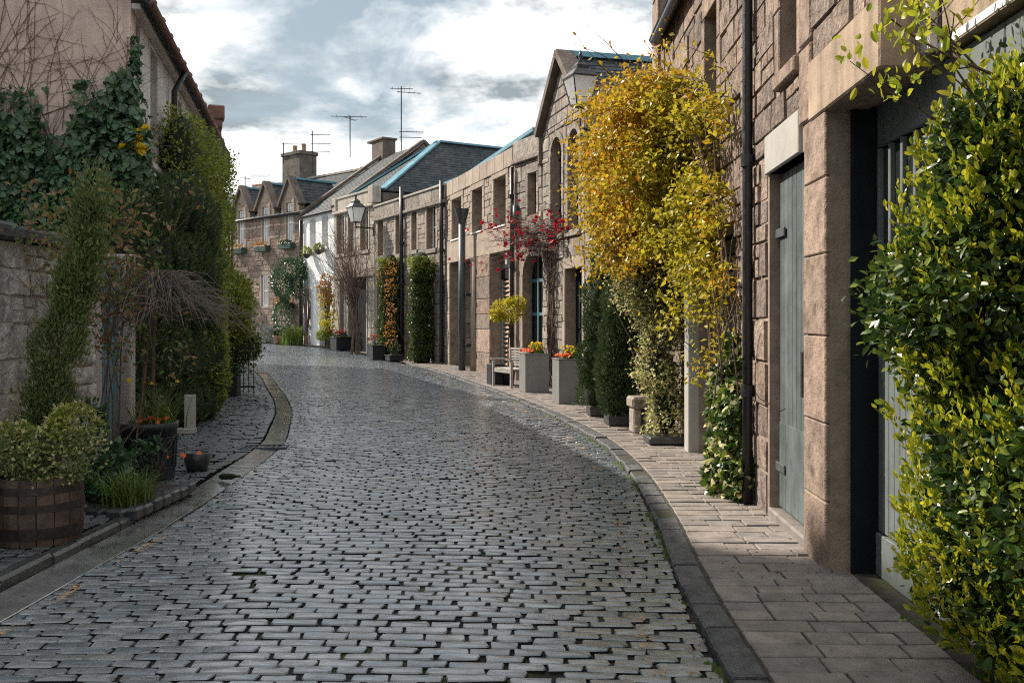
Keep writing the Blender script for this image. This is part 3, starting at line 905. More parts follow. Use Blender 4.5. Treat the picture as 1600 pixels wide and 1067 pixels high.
# ================================================================== A: near stone house with garage and plank door
FAr = Frame((1.80, 1.5), (2.10, 8.75))
uA = lambda y: (y - 1.5) / FAr.D.y
A = thing('stone_house', 'pinkish rubble stone house with garage and narrow plank door, beside the big glossy shrub', 'house', FAr.p(5, 0, 0))
gar = (uA(2.6), uA(6.0), -.3, 2.92)
dor = (uA(6.54), uA(7.66), -.3, 2.76)
win = (uA(6.74), uA(7.26), 3.45, 4.75)
uS = uA(4.97)
mb = core(FAr, uS, FAr.L, -.3, 6.6, [gar, dor, win], -.3, 0)
wallA = shell(FAr, 0, FAr.L, 6.6, 6, mb).build('wall', M['mortar'], A)
mb = core(FAr, 0, uS - .002, -.3, 6.6, [(uA(2.6), uA(5.2), -.3, 2.95)], -.45, -.22)
mb.build('setback_wall', M['lintel'], A)
# quoin pier between the garage and the door
zc = [.0, .46, .95, 1.5, 2.02, 2.5, 2.92]
for c, e in zip(zc[:-1], zc[1:]):
    MB().box(FAr, gar[1] + .001, uA(6.51) + RD.uniform(-.012, .012), -.12, .03, c + .003, e - .003, .009).build('quoin', M['droved'], A)
for c, e in ((2.93, 3.45), (3.46, 4.1), (4.11, 4.7)):
    MB().box(FAr, uA(6.36), uA(6.64), -.1, .03, c + .004, e - .004, .012).build('quoin', M['droved'], A)
MB().box(FAr, uS - .001, uA(6.34), -.24, .045, 2.905, 3.30, .012).build('lintel', M['lintel'], A)
MB().box(FAr, uS - .12, uS - .01, -.215, -.16, 2.96, 6.4, .01).build('pilaster', M['harl_grey'], A)
MB().box(FAr, uA(6.66), uA(7.71), -.12, .03, 2.76, 3.065, .006).build('door_lintel', M['white_paint'], A)
MB().box(FAr, dor[0], dor[1] + .03, -.29, .01, 0, .11, .015).build('doorstep', M['slab'], A)
# plank door
dz = MB().box(FAr, dor[0] + .001, dor[1] - .001, -.14, -.10, .112, 2.758).build('door', M['dark_teal'], A)
n = 8
for i in range(n):
    a, b = dor[0] + .02 + (dor[1] - dor[0] - .1) * i / n, dor[0] + .02 + (dor[1] - dor[0] - .1) * (i + 1) / n
    MB().box(FAr, a + .003, b - .003, -.099, -.065, .13, 2.74, .005).build('plank', M['teal_plank'], dz)
MB().box(FAr, dor[0] + .02, dor[1] - .3, -.064, -.057, .14, .80, .002).build('kick_plate', M['teal_plank'], dz)
MB().box(FAr, dor[1] - .295, dor[1] - .09, -.064, -.057, .14, .80, .002).build('kick_plate', M['teal_plank'], dz)
for zz in (.45, 2.28):
    MB().box(FAr, dor[1] - .30, dor[1] - .03, -.056, -.04, zz - .035, zz + .035, .004).build('hinge', M['hinge'], dz)
MB().box(FAr, dor[0] + .26, dor[0] + .31, -.063, -.035, 1.05, 1.38, .006).build('handle', M['iron'], dz)
# upper window of A, dark
w = window(A, FAr, win, d=-.2, mat=M['dark_teal'], nx=1, nz=2, sill=(.12, M['droved']))
for (a, b) in ((win[0] - .16, win[0] - .001), (win[1] + .001, win[1] + .15)):
    for c, e in ((3.45, 3.95), (3.95, 4.4), (4.4, 4.75)):
        MB().box(FAr, a, b, -.1, .022, c + .004, e - .004, .01).build('dressed_stone', M['droved'], wallA)
holes = [gar, (dor[0] - .03, dor[1] + .05, 0, 3.07), (uA(5.99), uA(6.53), 0, 2.93), (uS - .02, uA(6.35), 2.9, 3.31), (uA(6.35), uA(6.65), 2.9, 4.71), (win[0] - .17, win[1] + .16, 3.30, 4.77)]
stones(wallA, FAr, coursed(uS, FAr.L - .02, .0, 6.5, holes, (.24, .34), (.32, .55), seed=2), M['rubble'], True, proud=(.006, .032), seed=3)
# garage door: two leaves of vertical planks, barred lights above, kick board below
gd0, gd1 = uA(2.7), uA(5.995)
gd = MB().box(FAr, gd0, gd1, -.37, -.31, .02, 2.94).build('garage_door', M['dark_teal'], A)
MB().box(FAr, gd1 - .04, gd1 - .002, -.309, -.122, .02, 2.94, .01).build('door_post', M['dark_teal'], gd)
leafs = [(gd1 - .045 - .84 * (k + 1) + .01, gd1 - .045 - .84 * k) for k in range(4)]
for (a, b) in leafs:
    MB().box(FAr, a, b, -.309, -.265, .03, .29, .006).build('kick_board', M['garage_plank'], gd)
    MB().box(FAr, a, b, -.309, -.275, 1.55, 1.66, .006).build('rail', M['garage_plank'], gd)
    MB().box(FAr, a, b, -.309, -.275, 2.66, 2.93, .006).build('rail', M['garage_plank'], gd)
    m_ = 9
    for i in range(m_):
        x0, x1 = a + (b - a) * i / m_, a + (b - a) * (i + 1) / m_
        MB().box(FAr, x0 + .003, x1 - .003, -.309, -.282, .30, 1.54, .004).build('plank', M['garage_plank'], gd)
    for i in range(4):
        x0, x1 = a + (b - a) * i / 4, a + (b - a) * (i + 1) / 4
        MB().box(FAr, x0 + .02, x1 - .02, -.306, -.30, 1.67, 2.65).build('pane', M['glass'], gd)
    for i in range(5):
        x = a + .02 + (b - a - .04) * i / 4
        MB().box(FAr, x - .02, x + .02, -.309, -.272, 1.665, 2.655, .004).build('glazing_bar', M['garage_plank'], gd)
MB().box(FAr, uA(2.7), uA(4.9), -.34, -.215, 2.955, 3.0, .004).build('soffit_board', M['white_frame'], A)
downpipe(A, [FAr.p(uA(8.15), .075, z) for z in (.05, 1.5, 3.0, 4.5, 6.55)], .043, M['iron'], [FAr.p(uA(8.15), .075, z) for z in (1.0, 2.95, 4.9)])
slate_roof(A, FAr.p(-.2, .25, 6.62), FAr.p(FAr.L + .1, .25, 6.62), FAr.p(FAr.L + .1, -3.2, 8.9), FAr.p(-.2, -3.2, 8.9))
slate_roof(A, FAr.p(-.2, -6.6, 6.62), FAr.p(FAr.L + .1, -6.6, 6.62), FAr.p(FAr.L + .1, -3.2, 8.9), FAr.p(-.2, -3.2, 8.9))

# ================================================================== B: second stone house behind the golden climber
FB = Frame((2.17, 8.78), (2.26, 15.0))
uB = lambda y: (y - 8.78) / FB.D.y
B = thing('stone_house', 'warm stone house with white door post, mostly hidden behind the golden climber', 'house', FB.p(3, 0, 0))
garB = (uB(9.3), uB(11.3), -.3, 2.55)
winB = (uB(10.15), uB(10.85), 3.3, 5.0); winB2 = (uB(12.6), uB(13.3), 3.3, 4.9)
mb = core(FB, 0, FB.L, -.3, 5.75, [garB, winB, winB2], -.3, 0)
wallB = shell(FB, 0, FB.L, 5.75, 6, mb).build('wall', M['mortar'], B)
stones(wallB, FB, coursed(.02, FB.L - .5, .0, 5.7, [(garB[0] - .02, garB[1] + .34, 0, 2.85), (winB[0] - .16, winB[1] + .16, 3.15, 5.25), (winB2[0] - .16, winB2[1] + .16, 3.15, 5.15)], (.26, .36), (.35, .6), seed=5), M['rubble'], True, proud=(.01, .04), seed=6)
for wn_, sd in ((winB, 1), (winB2, 2)):
    window(B, FB, wn_, d=-.18, mat=M['dark_teal'], sill=(.12, M['droved']))
    margin(wallB, FB, wn_, M['droved'], .14, .03, .24, 0, 4, sd)
MB().box(FB, garB[0] - .02, garB[1] + .32, -.1, .03, 2.56, 2.84, .01).build('lintel', M['lintel'], B)
MB().box(FB, garB[1] + .02, garB[1] + .30, -.12, .13, .0, 2.55, .012).build('door_post', M['white_paint'], B)
gB = MB().box(FB, garB[0], garB[1], -.28, -.24, .02, 2.54).build('garage_door', M['dark_teal'], B)
k = 14
for i in range(k):
    MB().box(FB, garB[0] + .02, garB[1] - .02, -.238, -.215 + .008 * (i % 2), .06 + i * .175, .06 + i * .175 + .15, .006).build('slat', M['garage_plank'], gB)
g = MB().tube([FB.p(uB(9.0), .16, 5.62), FB.p(uB(14.0), .16, 5.66)], .07, 10).build('gutter', M['iron'], B, True)
slate_roof(B, FB.p(-.1, .2, 5.74), FB.p(FB.L - .7, .2, 5.74), FB.p(FB.L - .7, -3.2, 8.0), FB.p(-.1, -3.2, 8.0))
slate_roof(B, FB.p(-.1, -6.5, 5.74), FB.p(FB.L - .7, -6.5, 5.74), FB.p(FB.L - .7, -3.2, 8.0), FB.p(-.1, -3.2, 8.0))
ch = MB().box(FB, FB.L - .68, FB.L - .02, -2.6, .05, 5.2, 9.2, .02).build('chimney', M['droved'], B)
for i in range(5):
    MB().box(FB, FB.L - .66, FB.L - .04, .051, .075, 5.3 + i * .6, 5.86 + i * .6, .01).build('dressed_stone', M['droved'], ch)

# ================================================================== C: gabled house with arched openings
FC1 = Frame((2.25, 15.02), (1.57, 20.48)); FC2 = Frame((1.57, 20.5), (.76, 23.5)); FC3 = Frame((.75, 23.53), (.06, 24.98))
C = thing('stone_house', 'gabled stone house with arched upper windows and arched doorway, red flowers across it', 'house', FC2.p(1.5, 0, 0))
mb = core(FC1, 0, FC1.L, -.3, 5.4, [], -.3, 0)
wallC1 = mb.build('wall', M['mortar'], C)
stones(wallC1, FC1, coursed(.02, FC1.L - .02, 0, 5.4, [], (.26, .36), (.4, .6), seed=8), M['greystone'], False, seed=9)
slate_roof(C, FC1.p(0, .2, 5.42), FC1.p(FC1.L, .2, 5.42), FC1.p(FC1.L, -3.4, 7.0), FC1.p(0, -3.4, 7.0))
# gable
z_e, z_a = 6.15, 7.6
dC = hole(FC2, 884, 911, 388, 610); dC = (dC[0], dC[1], -.2, 2.75)
aw1 = (FC2.u(879), FC2.u(862)); aw2 = (FC2.u(906), FC2.u(889))
zs1 = 5.45
hC = [dC, (aw1[0], aw1[1], 3.6, zs1 + (aw1[1] - aw1[0]) / 2), (aw2[0], aw2[1], 3.6, zs1 + (aw2[1] - aw2[0]) / 2)]
mb = core(FC2, 0, FC2.L, -.3, z_e, hC, -.3, 0)
for h in hC[1:]: arch_fill(mb, FC2, h[0], h[1], zs1, -.3, -.001)
mb.prism(FC2, [(0, z_e + .001), (FC2.L, z_e + .001), (FC2.L / 2, z_a)], -.3, 0)
wallC = mb.build('wall', M['mortar'], C)
stones(wallC, FC2, coursed(.02, FC2.L - .02, 0, z_e, [(dC[0] - .16, dC[1] + .16, 0, 3.0)] + [(h[0] - .17, h[1] + .17, 3.45, h[3] + .17) for h in hC[1:]], (.24, .34), (.3, .5), seed=12), M['greystone'], False, seed=13)
for i in range(5):
    t0, t1 = i / 5.3, (i + .95) / 5.3; zz0, zz1 = z_e + (z_a - z_e) * t0, z_e + (z_a - z_e) * t1
    hw = FC2.L / 2 * (1 - t1) - .03
    k = max(1, round(hw * 2 / .45))
    for j in range(k):
        x0, x1 = FC2.L / 2 - hw + 2 * hw * j / k, FC2.L / 2 - hw + 2 * hw * (j + 1) / k
        MB().box(FC2, x0 + .006, x1 - .006, -.05, .025, zz0 + .006, zz1 - .006, .01).build('stone', M['greystone'], wallC)
margin(wallC, FC2, dC, M['sandstone'], .14, .03, .26, 0, 5, 3)
for h in hC[1:]:
    arch_ring(wallC, FC2, h[0], h[1], zs1, .15, .035, M['greystone'], 9)
    for (a, b) in ((h[0] - .15, h[0] - .001), (h[1] + .001, h[1] + .15)):
        for c in range(5): MB().box(FC2, a, b, -.1, .035, 3.6 + c * .37 + .004, 3.6 + (c + 1) * .37 - .004, .008).build('dressed_stone', M['greystone'], wallC)
    MB().box(FC2, h[0] - .15, h[1] + .15, -.15, .07, 3.46, 3.595, .01).build('sill', M['greystone'], C)
    wf = MB().prism(FC2, [(h[0] + .0, 3.6), (h[1], 3.6)] + list(reversed(arch_poly(h[0], h[1], zs1))), -.22, -.2).build('window', M['glass'], C)
    for zz in (4.2, 4.8, 5.4): MB().box(FC2, h[0] + .001, h[1] - .001, -.199, -.175, zz - .025, zz + .025).build('glazing_bar', M['dark_teal'], wf)
    um = (h[0] + h[1]) / 2
    MB().box(FC2, um - .02, um + .02, -.174, -.16, 3.6, h[3] - .03).build('glazing_bar', M['dark_teal'], wf)
dd = MB().box(FC2, dC[0], dC[1], -.28, -.24, .02, dC[3]).build('door', M['dark_teal'], C)
for i in range(3):
    a, b = dC[0] + (dC[1] - dC[0]) * i / 3, dC[0] + (dC[1] - dC[0]) * (i + 1) / 3
    MB().box(FC2, a + .05, b - .05, -.239, -.222, .15, 1.3, .006).build('panel', M['dark_teal'], dd)
    MB().box(FC2, a + .05, b - .05, -.239, -.222, 1.4, 2.5, .006).build('panel', M['dark_teal'], dd)
# barge copings and roof
for (ua, ub) in ((-.12, FC2.L / 2), (FC2.L + .12, FC2.L / 2)):
    cp = MB(); beam(cp, FC2.p(ua, -.02, z_e - .02), FC2.p(ub, -.02, z_a + .12), .42, .16); cp.build('coping', M['darkwall'], C)
MB().box(FC2, FC2.L + .001, FC2.L + .14, -.25, .1, z_e - .75, z_e - .06, .02).build('skew_putt', M['darkwall'], C)
rb = 6.0
slate_roof(C, FC2.p(-.1, -.15, z_e), FC2.p(-.1, -rb, z_e), FC2.p(FC2.L / 2, -rb, z_a + .02), FC2.p(FC2.L / 2, -.15, z_a + .02))
slate_roof(C, FC2.p(FC2.L + .1, -.15, z_e), FC2.p(FC2.L + .1, -rb, z_e), FC2.p(FC2.L / 2, -rb, z_a + .02), FC2.p(FC2.L / 2, -.15, z_a + .02))
cp = MB(); beam(cp, FC2.p(FC2.L / 2, -.1, z_a + .1), FC2.p(FC2.L / 2, -rb, z_a + .1), .22, .12); cp.build('ridge_cap', M['lead'], C)
# low link with the arched doorway
aD = (FC3.u(852), FC3.u(818)); zsD = 2.72; rD = (aD[1] - aD[0]) / 2
wC3 = hole(FC3, 826, 839, 270, 335)
mb = core(FC3, 0, FC3.L, -.3, 6.05, [(aD[0], aD[1], -.3, zsD + rD), wC3], -.3, 0)
arch_fill(mb, FC3, aD[0], aD[1], zsD, -.3, -.001)
wallC3 = mb.build('wall', M['mortar'], C)
stones(wallC3, FC3, coursed(.01, FC3.L - .01, 3.75, 5.6, [(wC3[0] - .12, wC3[1] + .12, wC3[2] - .1, wC3[3] + .25)], (.24, .34), (.28, .45), seed=15), M['greystone'], False, seed=16)
margin(wallC3, FC3, wC3, M['greystone'], .11, .03, .24, 0, 4, 4)
window(C, FC3, wC3, d=-.18, mat=M['dark_teal'], nx=1)
arch_ring(wallC3, FC3, aD[0], aD[1], zsD, .14, .03, M['sandstone'], 9)
for (a, b) in ((aD[0] - .12, aD[0] - .001), (aD[1] + .001, aD[1] + .12)):
    for c in range(6): MB().box(FC3, a, b, -.1, .03, c * .45 + .004, (c + 1) * .45 - .004, .01).build('dressed_stone', M['sandstone'], wallC3)
MB().box(FC3, 0, FC3.L, -.25, .10, 5.62, 5.74, .015).build('cornice', M['greystone'], C)
MB().box(FC3, 0, FC3.L, -.25, .05, 5.745, 6.2, .015).build('parapet', M['greystone'], C)
ad = MB().prism(FC3, [(aD[0], .02), (aD[1], .02)] + list(reversed(arch_poly(aD[0], aD[1], zsD))), -.27, -.25).build('arched_door', M['glass'], C)
for zz in (.9, 1.75, 2.6): MB().box(FC3, aD[0] + .002, aD[1] - .002, -.249, -.215, zz - .04, zz + .04).build('rail', M['teal_door'], ad)
for k in range(4):
    x = aD[0] + .03 + (aD[1] - aD[0] - .06) * k / 3
    MB().box(FC3, x - .03, x + .03, -.214, -.2, .03, zsD + (.02 if k in (0, 3) else rD * .85)).build('stile', M['teal_door'], ad)
for k in range(3):
    x0, x1 = aD[0] + .06 + (aD[1] - aD[0] - .12) * k / 3, aD[0] + (aD[1] - aD[0]) * (k + 1) / 3 - .03
    MB().box(FC3, x0 + .02, x1, -.248, -.225, .06, .84).build('panel', M['teal_door'], ad)
MB().box(FC3, aD[0] - .22, aD[0] - .13, .001, .06, 1.35, 1.75, .006).build('entry_panel', M['white_paint'], C)
downpipe(C, [FC3.p(FC3.L - .05, .1, z) for z in (.05, 2, 4, 5.55)], .05, M['iron'], [FC3.p(FC3.L - .05, .1, z) for z in (1.2, 3.0, 4.8)])
downpipe(C, [FC3.p(FC3.L - .25, .09, z) for z in (3.9, 4.55)], .07, M['grey_metal'], name='flue')

# ================================================================== D: dressed sandstone building
FD = Frame((.05, 25.0), (-2.1, 31.5))
D = thing('sandstone_house', 'pale sandstone house with three deep windows over a concrete band and a dark pole', 'house', FD.p(3, 0, 0))
zD = 6.05
wD = [hole(FD, 707, 722, 310, 374), hole(FD, 739, 754.5, 295, 363), hole(FD, 772.5, 791.6, 277, 354)]
zb0 = FD.z(760, 399); zb1 = wD[1][2] - .02
oD = [(FD.u(741), FD.u(704), -.3, zb0), (FD.u(797), FD.u(767), -.3, zb0)]
mb = core(FD, 0, FD.L, -.3, zD, wD + oD, -.45, 0)
wallD = shell(FD, 0, FD.L, zD, 6, mb).build('wall', M['mortar'], D)
MB().box(FD, .005, FD.L - .005, -.2, .04, zb0 + .002, zb1, .01).build('concrete_band', M['sandstone'], D)
# parapet blocks
k = 9
for i in range(k):
    MB().box(FD, FD.L * i / k + .005, FD.L * (i + 1) / k - .005, -.4, .045, zD - .42, zD + .05, .012).build('parapet_stone', M['sandstone'], wallD)
hl = [(h[0] - .001, h[1] + .001, h[2], h[3]) for h in wD]
for h in wD:
    um = .42
    MB().box(FD, h[0] - um * .5, h[1] + um * .5, -.2, .035, h[3] + .004, zD - .425, .01).build('lintel', M['sandstone'], wallD)
    for (a, b) in ((h[0] - .2, h[0] - .002), (h[1] + .002, h[1] + .2)):
        for c in range(4):
            e0, e1 = zb1 + (h[3] - zb1) * c / 4, zb1 + (h[3] - zb1) * (c + 1) / 4
            MB().box(FD, a, b, -.44, .03, e0 + .005, e1 - .005, .01).build('dressed_stone', M['sandstone'], wallD)
    MB().box(FD, h[0] - .03, h[1] + .03, -.3, .07, h[2] - .03, h[2] + .015, .006).build('sill', M['white_frame'], D)
    window(D, FD, h, d=-.38, mat=M['dark_teal'], nx=1, nz=2, fw=.06)
stones(wallD, FD, coursed(.02, FD.L - .02, zb1 + .02, zD - .43, [(h[0] - .22, h[1] + .22, zb1, zD) for h in wD], (.2, .3), (.22, .4), seed=31), M['sandrubble'], False, proud=(.01, .04), seed=32)
# ground floor piers
def pier(a, b, z1, seed, mat=M['sandstone'], dm=.04, n=6, name='pier_stone'):
    r = random.Random(seed); z = 0
    hs = [r.uniform(.8, 1.3) for _ in range(n)]; t = sum(hs)
    for q in hs:
        e = z + q / t * z1
        MB().box(FD, a, b, -.3, dm, z + .005, e - .005, .014).build(name, mat, wallD); z = e
pier(oD[0][1] + .003, FD.L - .01, zb0, 1)
pier(oD[1][1] + .003, oD[0][0] - .22, zb0, 2, M['redstone'])
pier(.01, oD[1][0] - .003, zb0, 3)
MB().tube([FD.p(oD[0][0] - .11, .02, z) for z in (0, zb0 - .002)], .13, 14).build('column', M['sandstone'], D, True)
# deep porch: side reveal of large blocks, teal door at the back
pz = [0, .55, 1.0, 1.5, 1.95, 2.4, zb0 + .2]
mb = MB().box(FD, oD[0][0] - .3, oD[0][1] + .3, -1.75, -1.6, -.2, zb0 + .3).box(FD, oD[0][0] - .25, oD[0][0] - .01, -1.6, -.46, -.2, zb0 + .2)
mb.build('porch_wall', M['darkwall'], D)
for i, (c, e) in enumerate(zip(pz[:-1], pz[1:])):
    for j in range(2):
        MB().box(FD, oD[0][1] + .002, oD[0][1] + .25, -1.6 + j * .58, -1.6 + (j + 1) * .58 - .01, c + .005, e - .005, .012).build('reveal_stone', M['redstone'] if (i + j) % 3 == 0 else M['sandstone'], wallD)
pd = MB().box(FD, oD[0][0] + .02, oD[0][1] - .02, -1.595, -1.54, .03, 2.35).build('door', M['teal_door'], D)
for j in range(4): MB().box(FD, oD[0][0] + .06 + j * .42, oD[0][0] + .42 + j * .42, -1.539, -1.52, .15, 2.25, .006).build('panel', M['teal_door'], pd)
# louvred opening
u0, u1 = oD[1][0], oD[1][1]
lz = FD.z(780, 436)
bk = MB().box(FD, u0, u1, -.44, -.40, -.1, zb0).build('infill', M['blue_frame'], D)
MB().box(FD, u0 + .02, u1 - .02, -.395, -.36, lz + .32, zb0 - .02, .006).build('panel', M['harl_grey'], bk)
MB().box(FD, u0 + .01, u1 - .01, -.398, -.30, lz + .02, lz + .28, .01).build('roller_box', M['dark_teal'], bk)
s0, s1 = FD.u(785.5), FD.u(768)
sh = MB().box(FD, s0, s0 + .05, -.36, -.30, .05, lz).box(FD, s1 - .05, s1, -.36, -.30, .05, lz).build('louvre_shutter', M['blue_frame'], D)
k = 21
for i in range(k):
    zz = .10 + (lz - .18) * i / (k - 1)
    mb = MB(); n_ = len(mb.v)
    mb.v += [FD.p(s0 + .052, -.37, zz + .075), FD.p(s1 - .052, -.37, zz + .075), FD.p(s1 - .052, -.30, zz), FD.p(s0 + .052, -.30, zz),
             FD.p(s0 + .052, -.37, zz + .09), FD.p(s1 - .052, -.37, zz + .09), FD.p(s1 - .052, -.30, zz + .018), FD.p(s0 + .052, -.30, zz + .018)]
    mb.f = [(3, 2, 1, 0), (4, 5, 6, 7), (0, 1, 5, 4), (1, 2, 6, 5), (2, 3, 7, 6), (3, 0, 4, 7)]
    mb.build('slat', M['louvre'], sh)
dp = MB().box(FD, u0 + .01, s0 - .03, -.39, -.34, .04, lz, .006).build('door', M['teal_door'], D)
MB().box(FD, .10, .26, .045, .16, 3.05, 3.35, .01).build('meter_box', M['white_paint'], D)
# grey pole with a flared hopper
pp = FD.p(FD.u(739), .34, 0)
pl = MB().tube([(pp[0], pp[1], zg(pp[1])), (pp[0], pp[1], 4.45)], .105, 12).build('rainwater_pipe', M['grey_metal'], D, True)
MB().lathe([(.105, 4.44), (.11, 4.46), (.21, 4.86), (.22, 4.90), (.19, 4.9)], (pp[0], pp[1], 0), 12).build('hopper', M['grey_metal'], pl)
for zz in (.85, 2.35, 3.3): MB().box(FD, FD.u(739) - .3, FD.u(739) - .06, .16, .30, zz - .05, zz + .05, .006).build('bracket', M['iron'], pl)
# low roof with lead edge
slate_roof(D, FD.p(0, -.5, zD + .05), FD.p(FD.L, -.5, zD + .05), FD.p(FD.L, -3.2, zD + .55), FD.p(0, -3.2, zD + .55))
ed = MB(); beam(ed, FD.p(-.6, -.45, zD + .42), FD.p(FD.L, -.45, zD + .14), .30, .10); ed.build('lead_flashing', M['lead'], D)

# ================================================================== E: grey stone house with four upper windows and hedge columns
FE = Frame((-2.15, 31.6), (-5.38, 37.88))
E = thing('stone_house', 'grey stone house with four upper windows, slate hip roof and two clipped green columns', 'house', FE.p(3, 0, .1))
zE = 6.08
wE = [hole(FE, 667.5, 681.5, 319, 389), hole(FE, 644, 652, 328, 391), hole(FE, 619, 628.5, 335, 397), hole(FE, 591, 600, 342, 400)]
oE = [hole(FE, 646, 657, 438, 556), hole(FE, 598, 609, 436, 552), hole(FE, 589.5, 596, 433, 530)]
oE = [(h[0], h[1], -.2 if i < 2 else .9, h[3]) for i, h in enumerate(oE)]
mb = core(FE, 0, FE.L, -.2, zE - .5, wE + oE, -.35, 0)
wallE = shell(FE, 0, FE.L, zE - .5, 6, mb).build('wall', M['mortar'], E)
stones(wallE, FE, coursed(.02, FE.L - .02, .05, zE - .52, [(h[0] - .13, h[1] + .13, h[2] - .16, h[3] + .24) for h in wE + oE], (.26, .36), (.32, .58), seed=41), M['greystone'], False, seed=42)
for i, h in enumerate(wE + oE): margin(wallE, FE, h, M['sandstone'], .12, .03, .23, 0, 4, i)
for h in wE: window(E, FE, h, d=-.2, mat=M['white_frame'], nx=1, nz=2, fw=.05, sill=(.15, M['greystone']))
window(E, FE, oE[2], d=-.2, mat=M['dark_teal'], nx=1)
for h in oE[:2]:
    q = MB().box(FE, h[0], h[1], -.26, -.2, .1, h[3]).build('door', M['blue_frame'], E)
    MB().box(FE, h[0] + .08, h[1] - .08, -.199, -.18, 1.2, 2.0, .006).build('panel', M['blue_frame'], q)
    MB().box(FE, h[0] + .08, h[1] - .08, -.199, -.18, .25, 1.05, .006).build('panel', M['blue_frame'], q)
k = 6
for i in range(k):
    MB().box(FE, FE.L * i / k + .004, FE.L * (i + 1) / k - .004, -.3, .07, zE - .5, zE - .06, .02).build('parapet_stone', M['greystone'], wallE)
MB().box(FE, 0, FE.L, -.32, .11, zE - .06, zE + .02, .015).build('coping', M['beige'], E)
MB().box(FE, 0, FE.L, -.1, .12, zE - .62, zE - .505, .02).build('cornice', M['greystone'], E)
downpipe(E, [FE.p(FE.u(632), .12, z) for z in (.2, 2.5, 4.5, 6.45)], .075, M['iron'], [FE.p(FE.u(632), .12, z) for z in (2.9, 4.4)])
downpipe(E, [FE.p(FE.u(695), .12, z) for z in (.2, 2.5, 4.5, 6.2)], .07, M['iron'], [FE.p(FE.u(695), .12, z) for z in (3.9, 5.4)])
slate_roof(E, FE.p(0, -.45, zE - .05), FE.p(FE.L, -.45, zE - .05), FE.p(FE.L, -3.2, zE + .4), FE.p(0, -3.2, zE + .4))
ed = MB(); beam(ed, FE.p(-.1, -.5, zE + .2), FE.p(FE.L, -.5, zE + .05), .26, .09); ed.build('lead_flashing', M['lead'], E)

# ================================================================== F: beige house with parapet
FF = Frame((-5.42, 37.92), (-7.68, 41.55))
Fh = thing('beige_house', 'beige parapet house with dark garage door behind the bare climbing tree', 'house', FF.p(2, 0, .25))
zF = 6.85
wF = [hole(FF, 564, 576, 326, 391), hole(FF, 545, 554, 330, 394), hole(FF, 527, 538.5, 335, 397)]
oF = [(FF.u(573), FF.u(545), -.2, FF.z(559, 430)), (FF.u(538.5), FF.u(532), -.2, FF.z(535, 436))]
mb = core(FF, 0, FF.L, -.2, zF - .75, wF + oF, -.35, 0)
wallF = shell(FF, 0, FF.L, zF - .75, 6, mb).build('wall', M['mortar'], Fh)
stones(wallF, FF, coursed(.01, FF.L - .01, .2, zF - .77, [(h[0] - .1, h[1] + .1, h[2] - .16, h[3] + .2) for h in wF + oF], (.36, .46), (.5, .9), joint=.008, seed=51), M['beige'], False, T=AT, proud=(.008, .014), seed=52)
for i, h in enumerate(wF + oF): margin(wallF, FF, h, M['beige'], .1, .035, .2, 0, 2, i)
for h in wF: window(Fh, FF, h, d=-.2, mat=M['white_frame'], nx=1, fw=.05, sill=(.14, M['beige']))
g_ = MB().box(FF, oF[0][0], oF[0][1], -.28, -.24, .2, oF[0][3]).build('garage_door', M['dark_teal'], Fh)
for i in range(9):
    a, b = oF[0][0] + .04 + (oF[0][1] - oF[0][0] - .08) * i / 9, oF[0][0] + .04 + (oF[0][1] - oF[0][0] - .08) * (i + 1) / 9
    MB().box(FF, a + .006, b - .006, -.239, -.215, .27, oF[0][3] - .35, .006).build('plank', M['dark_teal'], g_)
MB().box(FF, oF[1][0], oF[1][1], -.2, -.14, .2, oF[1][3]).build('door', M['blue_frame'], Fh)
MB().box(FF, 0, FF.L, -.2, .14, zF - .75, zF - .62, .03).build('cornice', M['beige'], Fh)
MB().box(FF, .001, FF.L - .001, -.2, .05, zF - .617, zF - .12, .015).build('parapet', M['beige'], Fh)
MB().box(FF, -.06, .42, -.25, .12, zF - .61, zF + .06, .02).build('parapet_block', M['beige'], Fh)
MB().box(FF, FF.L - .42, FF.L, -.25, .12, zF - .61, zF - .02, .02).build('parapet_block', M['beige'], Fh)
MB().box(FF, .43, FF.L - .43, -.24, .09, zF - .118, zF - .03, .015).build('coping', M['beige'], Fh)
MB().box(FF, 0, FF.L, -.05, .07, 3.35, 3.47, .015).build('string_course', M['beige'], Fh)
zr = 9.3; um = 2.1; ap = Vector(FF.p(um, -3.9, zr)); bk_ = Vector(FF.p(um, -8.6, zr)); zf = zF - .1
c0, c1, c2, c3 = (Vector(FF.p(*q)) for q in ((.05, -.35, zf), (FF.L - .05, -.35, zf), (FF.L - .05, -9, zf), (.05, -9, zf)))
slate_roof(Fh, c0, c1, ap + Vector((.01, 0, 0)), ap)
slate_roof(Fh, c3, c0, ap, bk_); slate_roof(Fh, c1, c2, bk_, ap)
MB().box(FF, .02, .3, -9, -.351, zF - 2.6, zf - .08).build('side_wall', M['darkwall'], Fh)
for (q0, q1) in ((c0, ap), (c1, ap), (ap, bk_)):
    h_ = MB(); beam(h_, q0 + Vector((0, 0, .06)), q1 + Vector((0, 0, .06)), .30, .08); h_.build('lead_ridge', M['lead'], Fh)

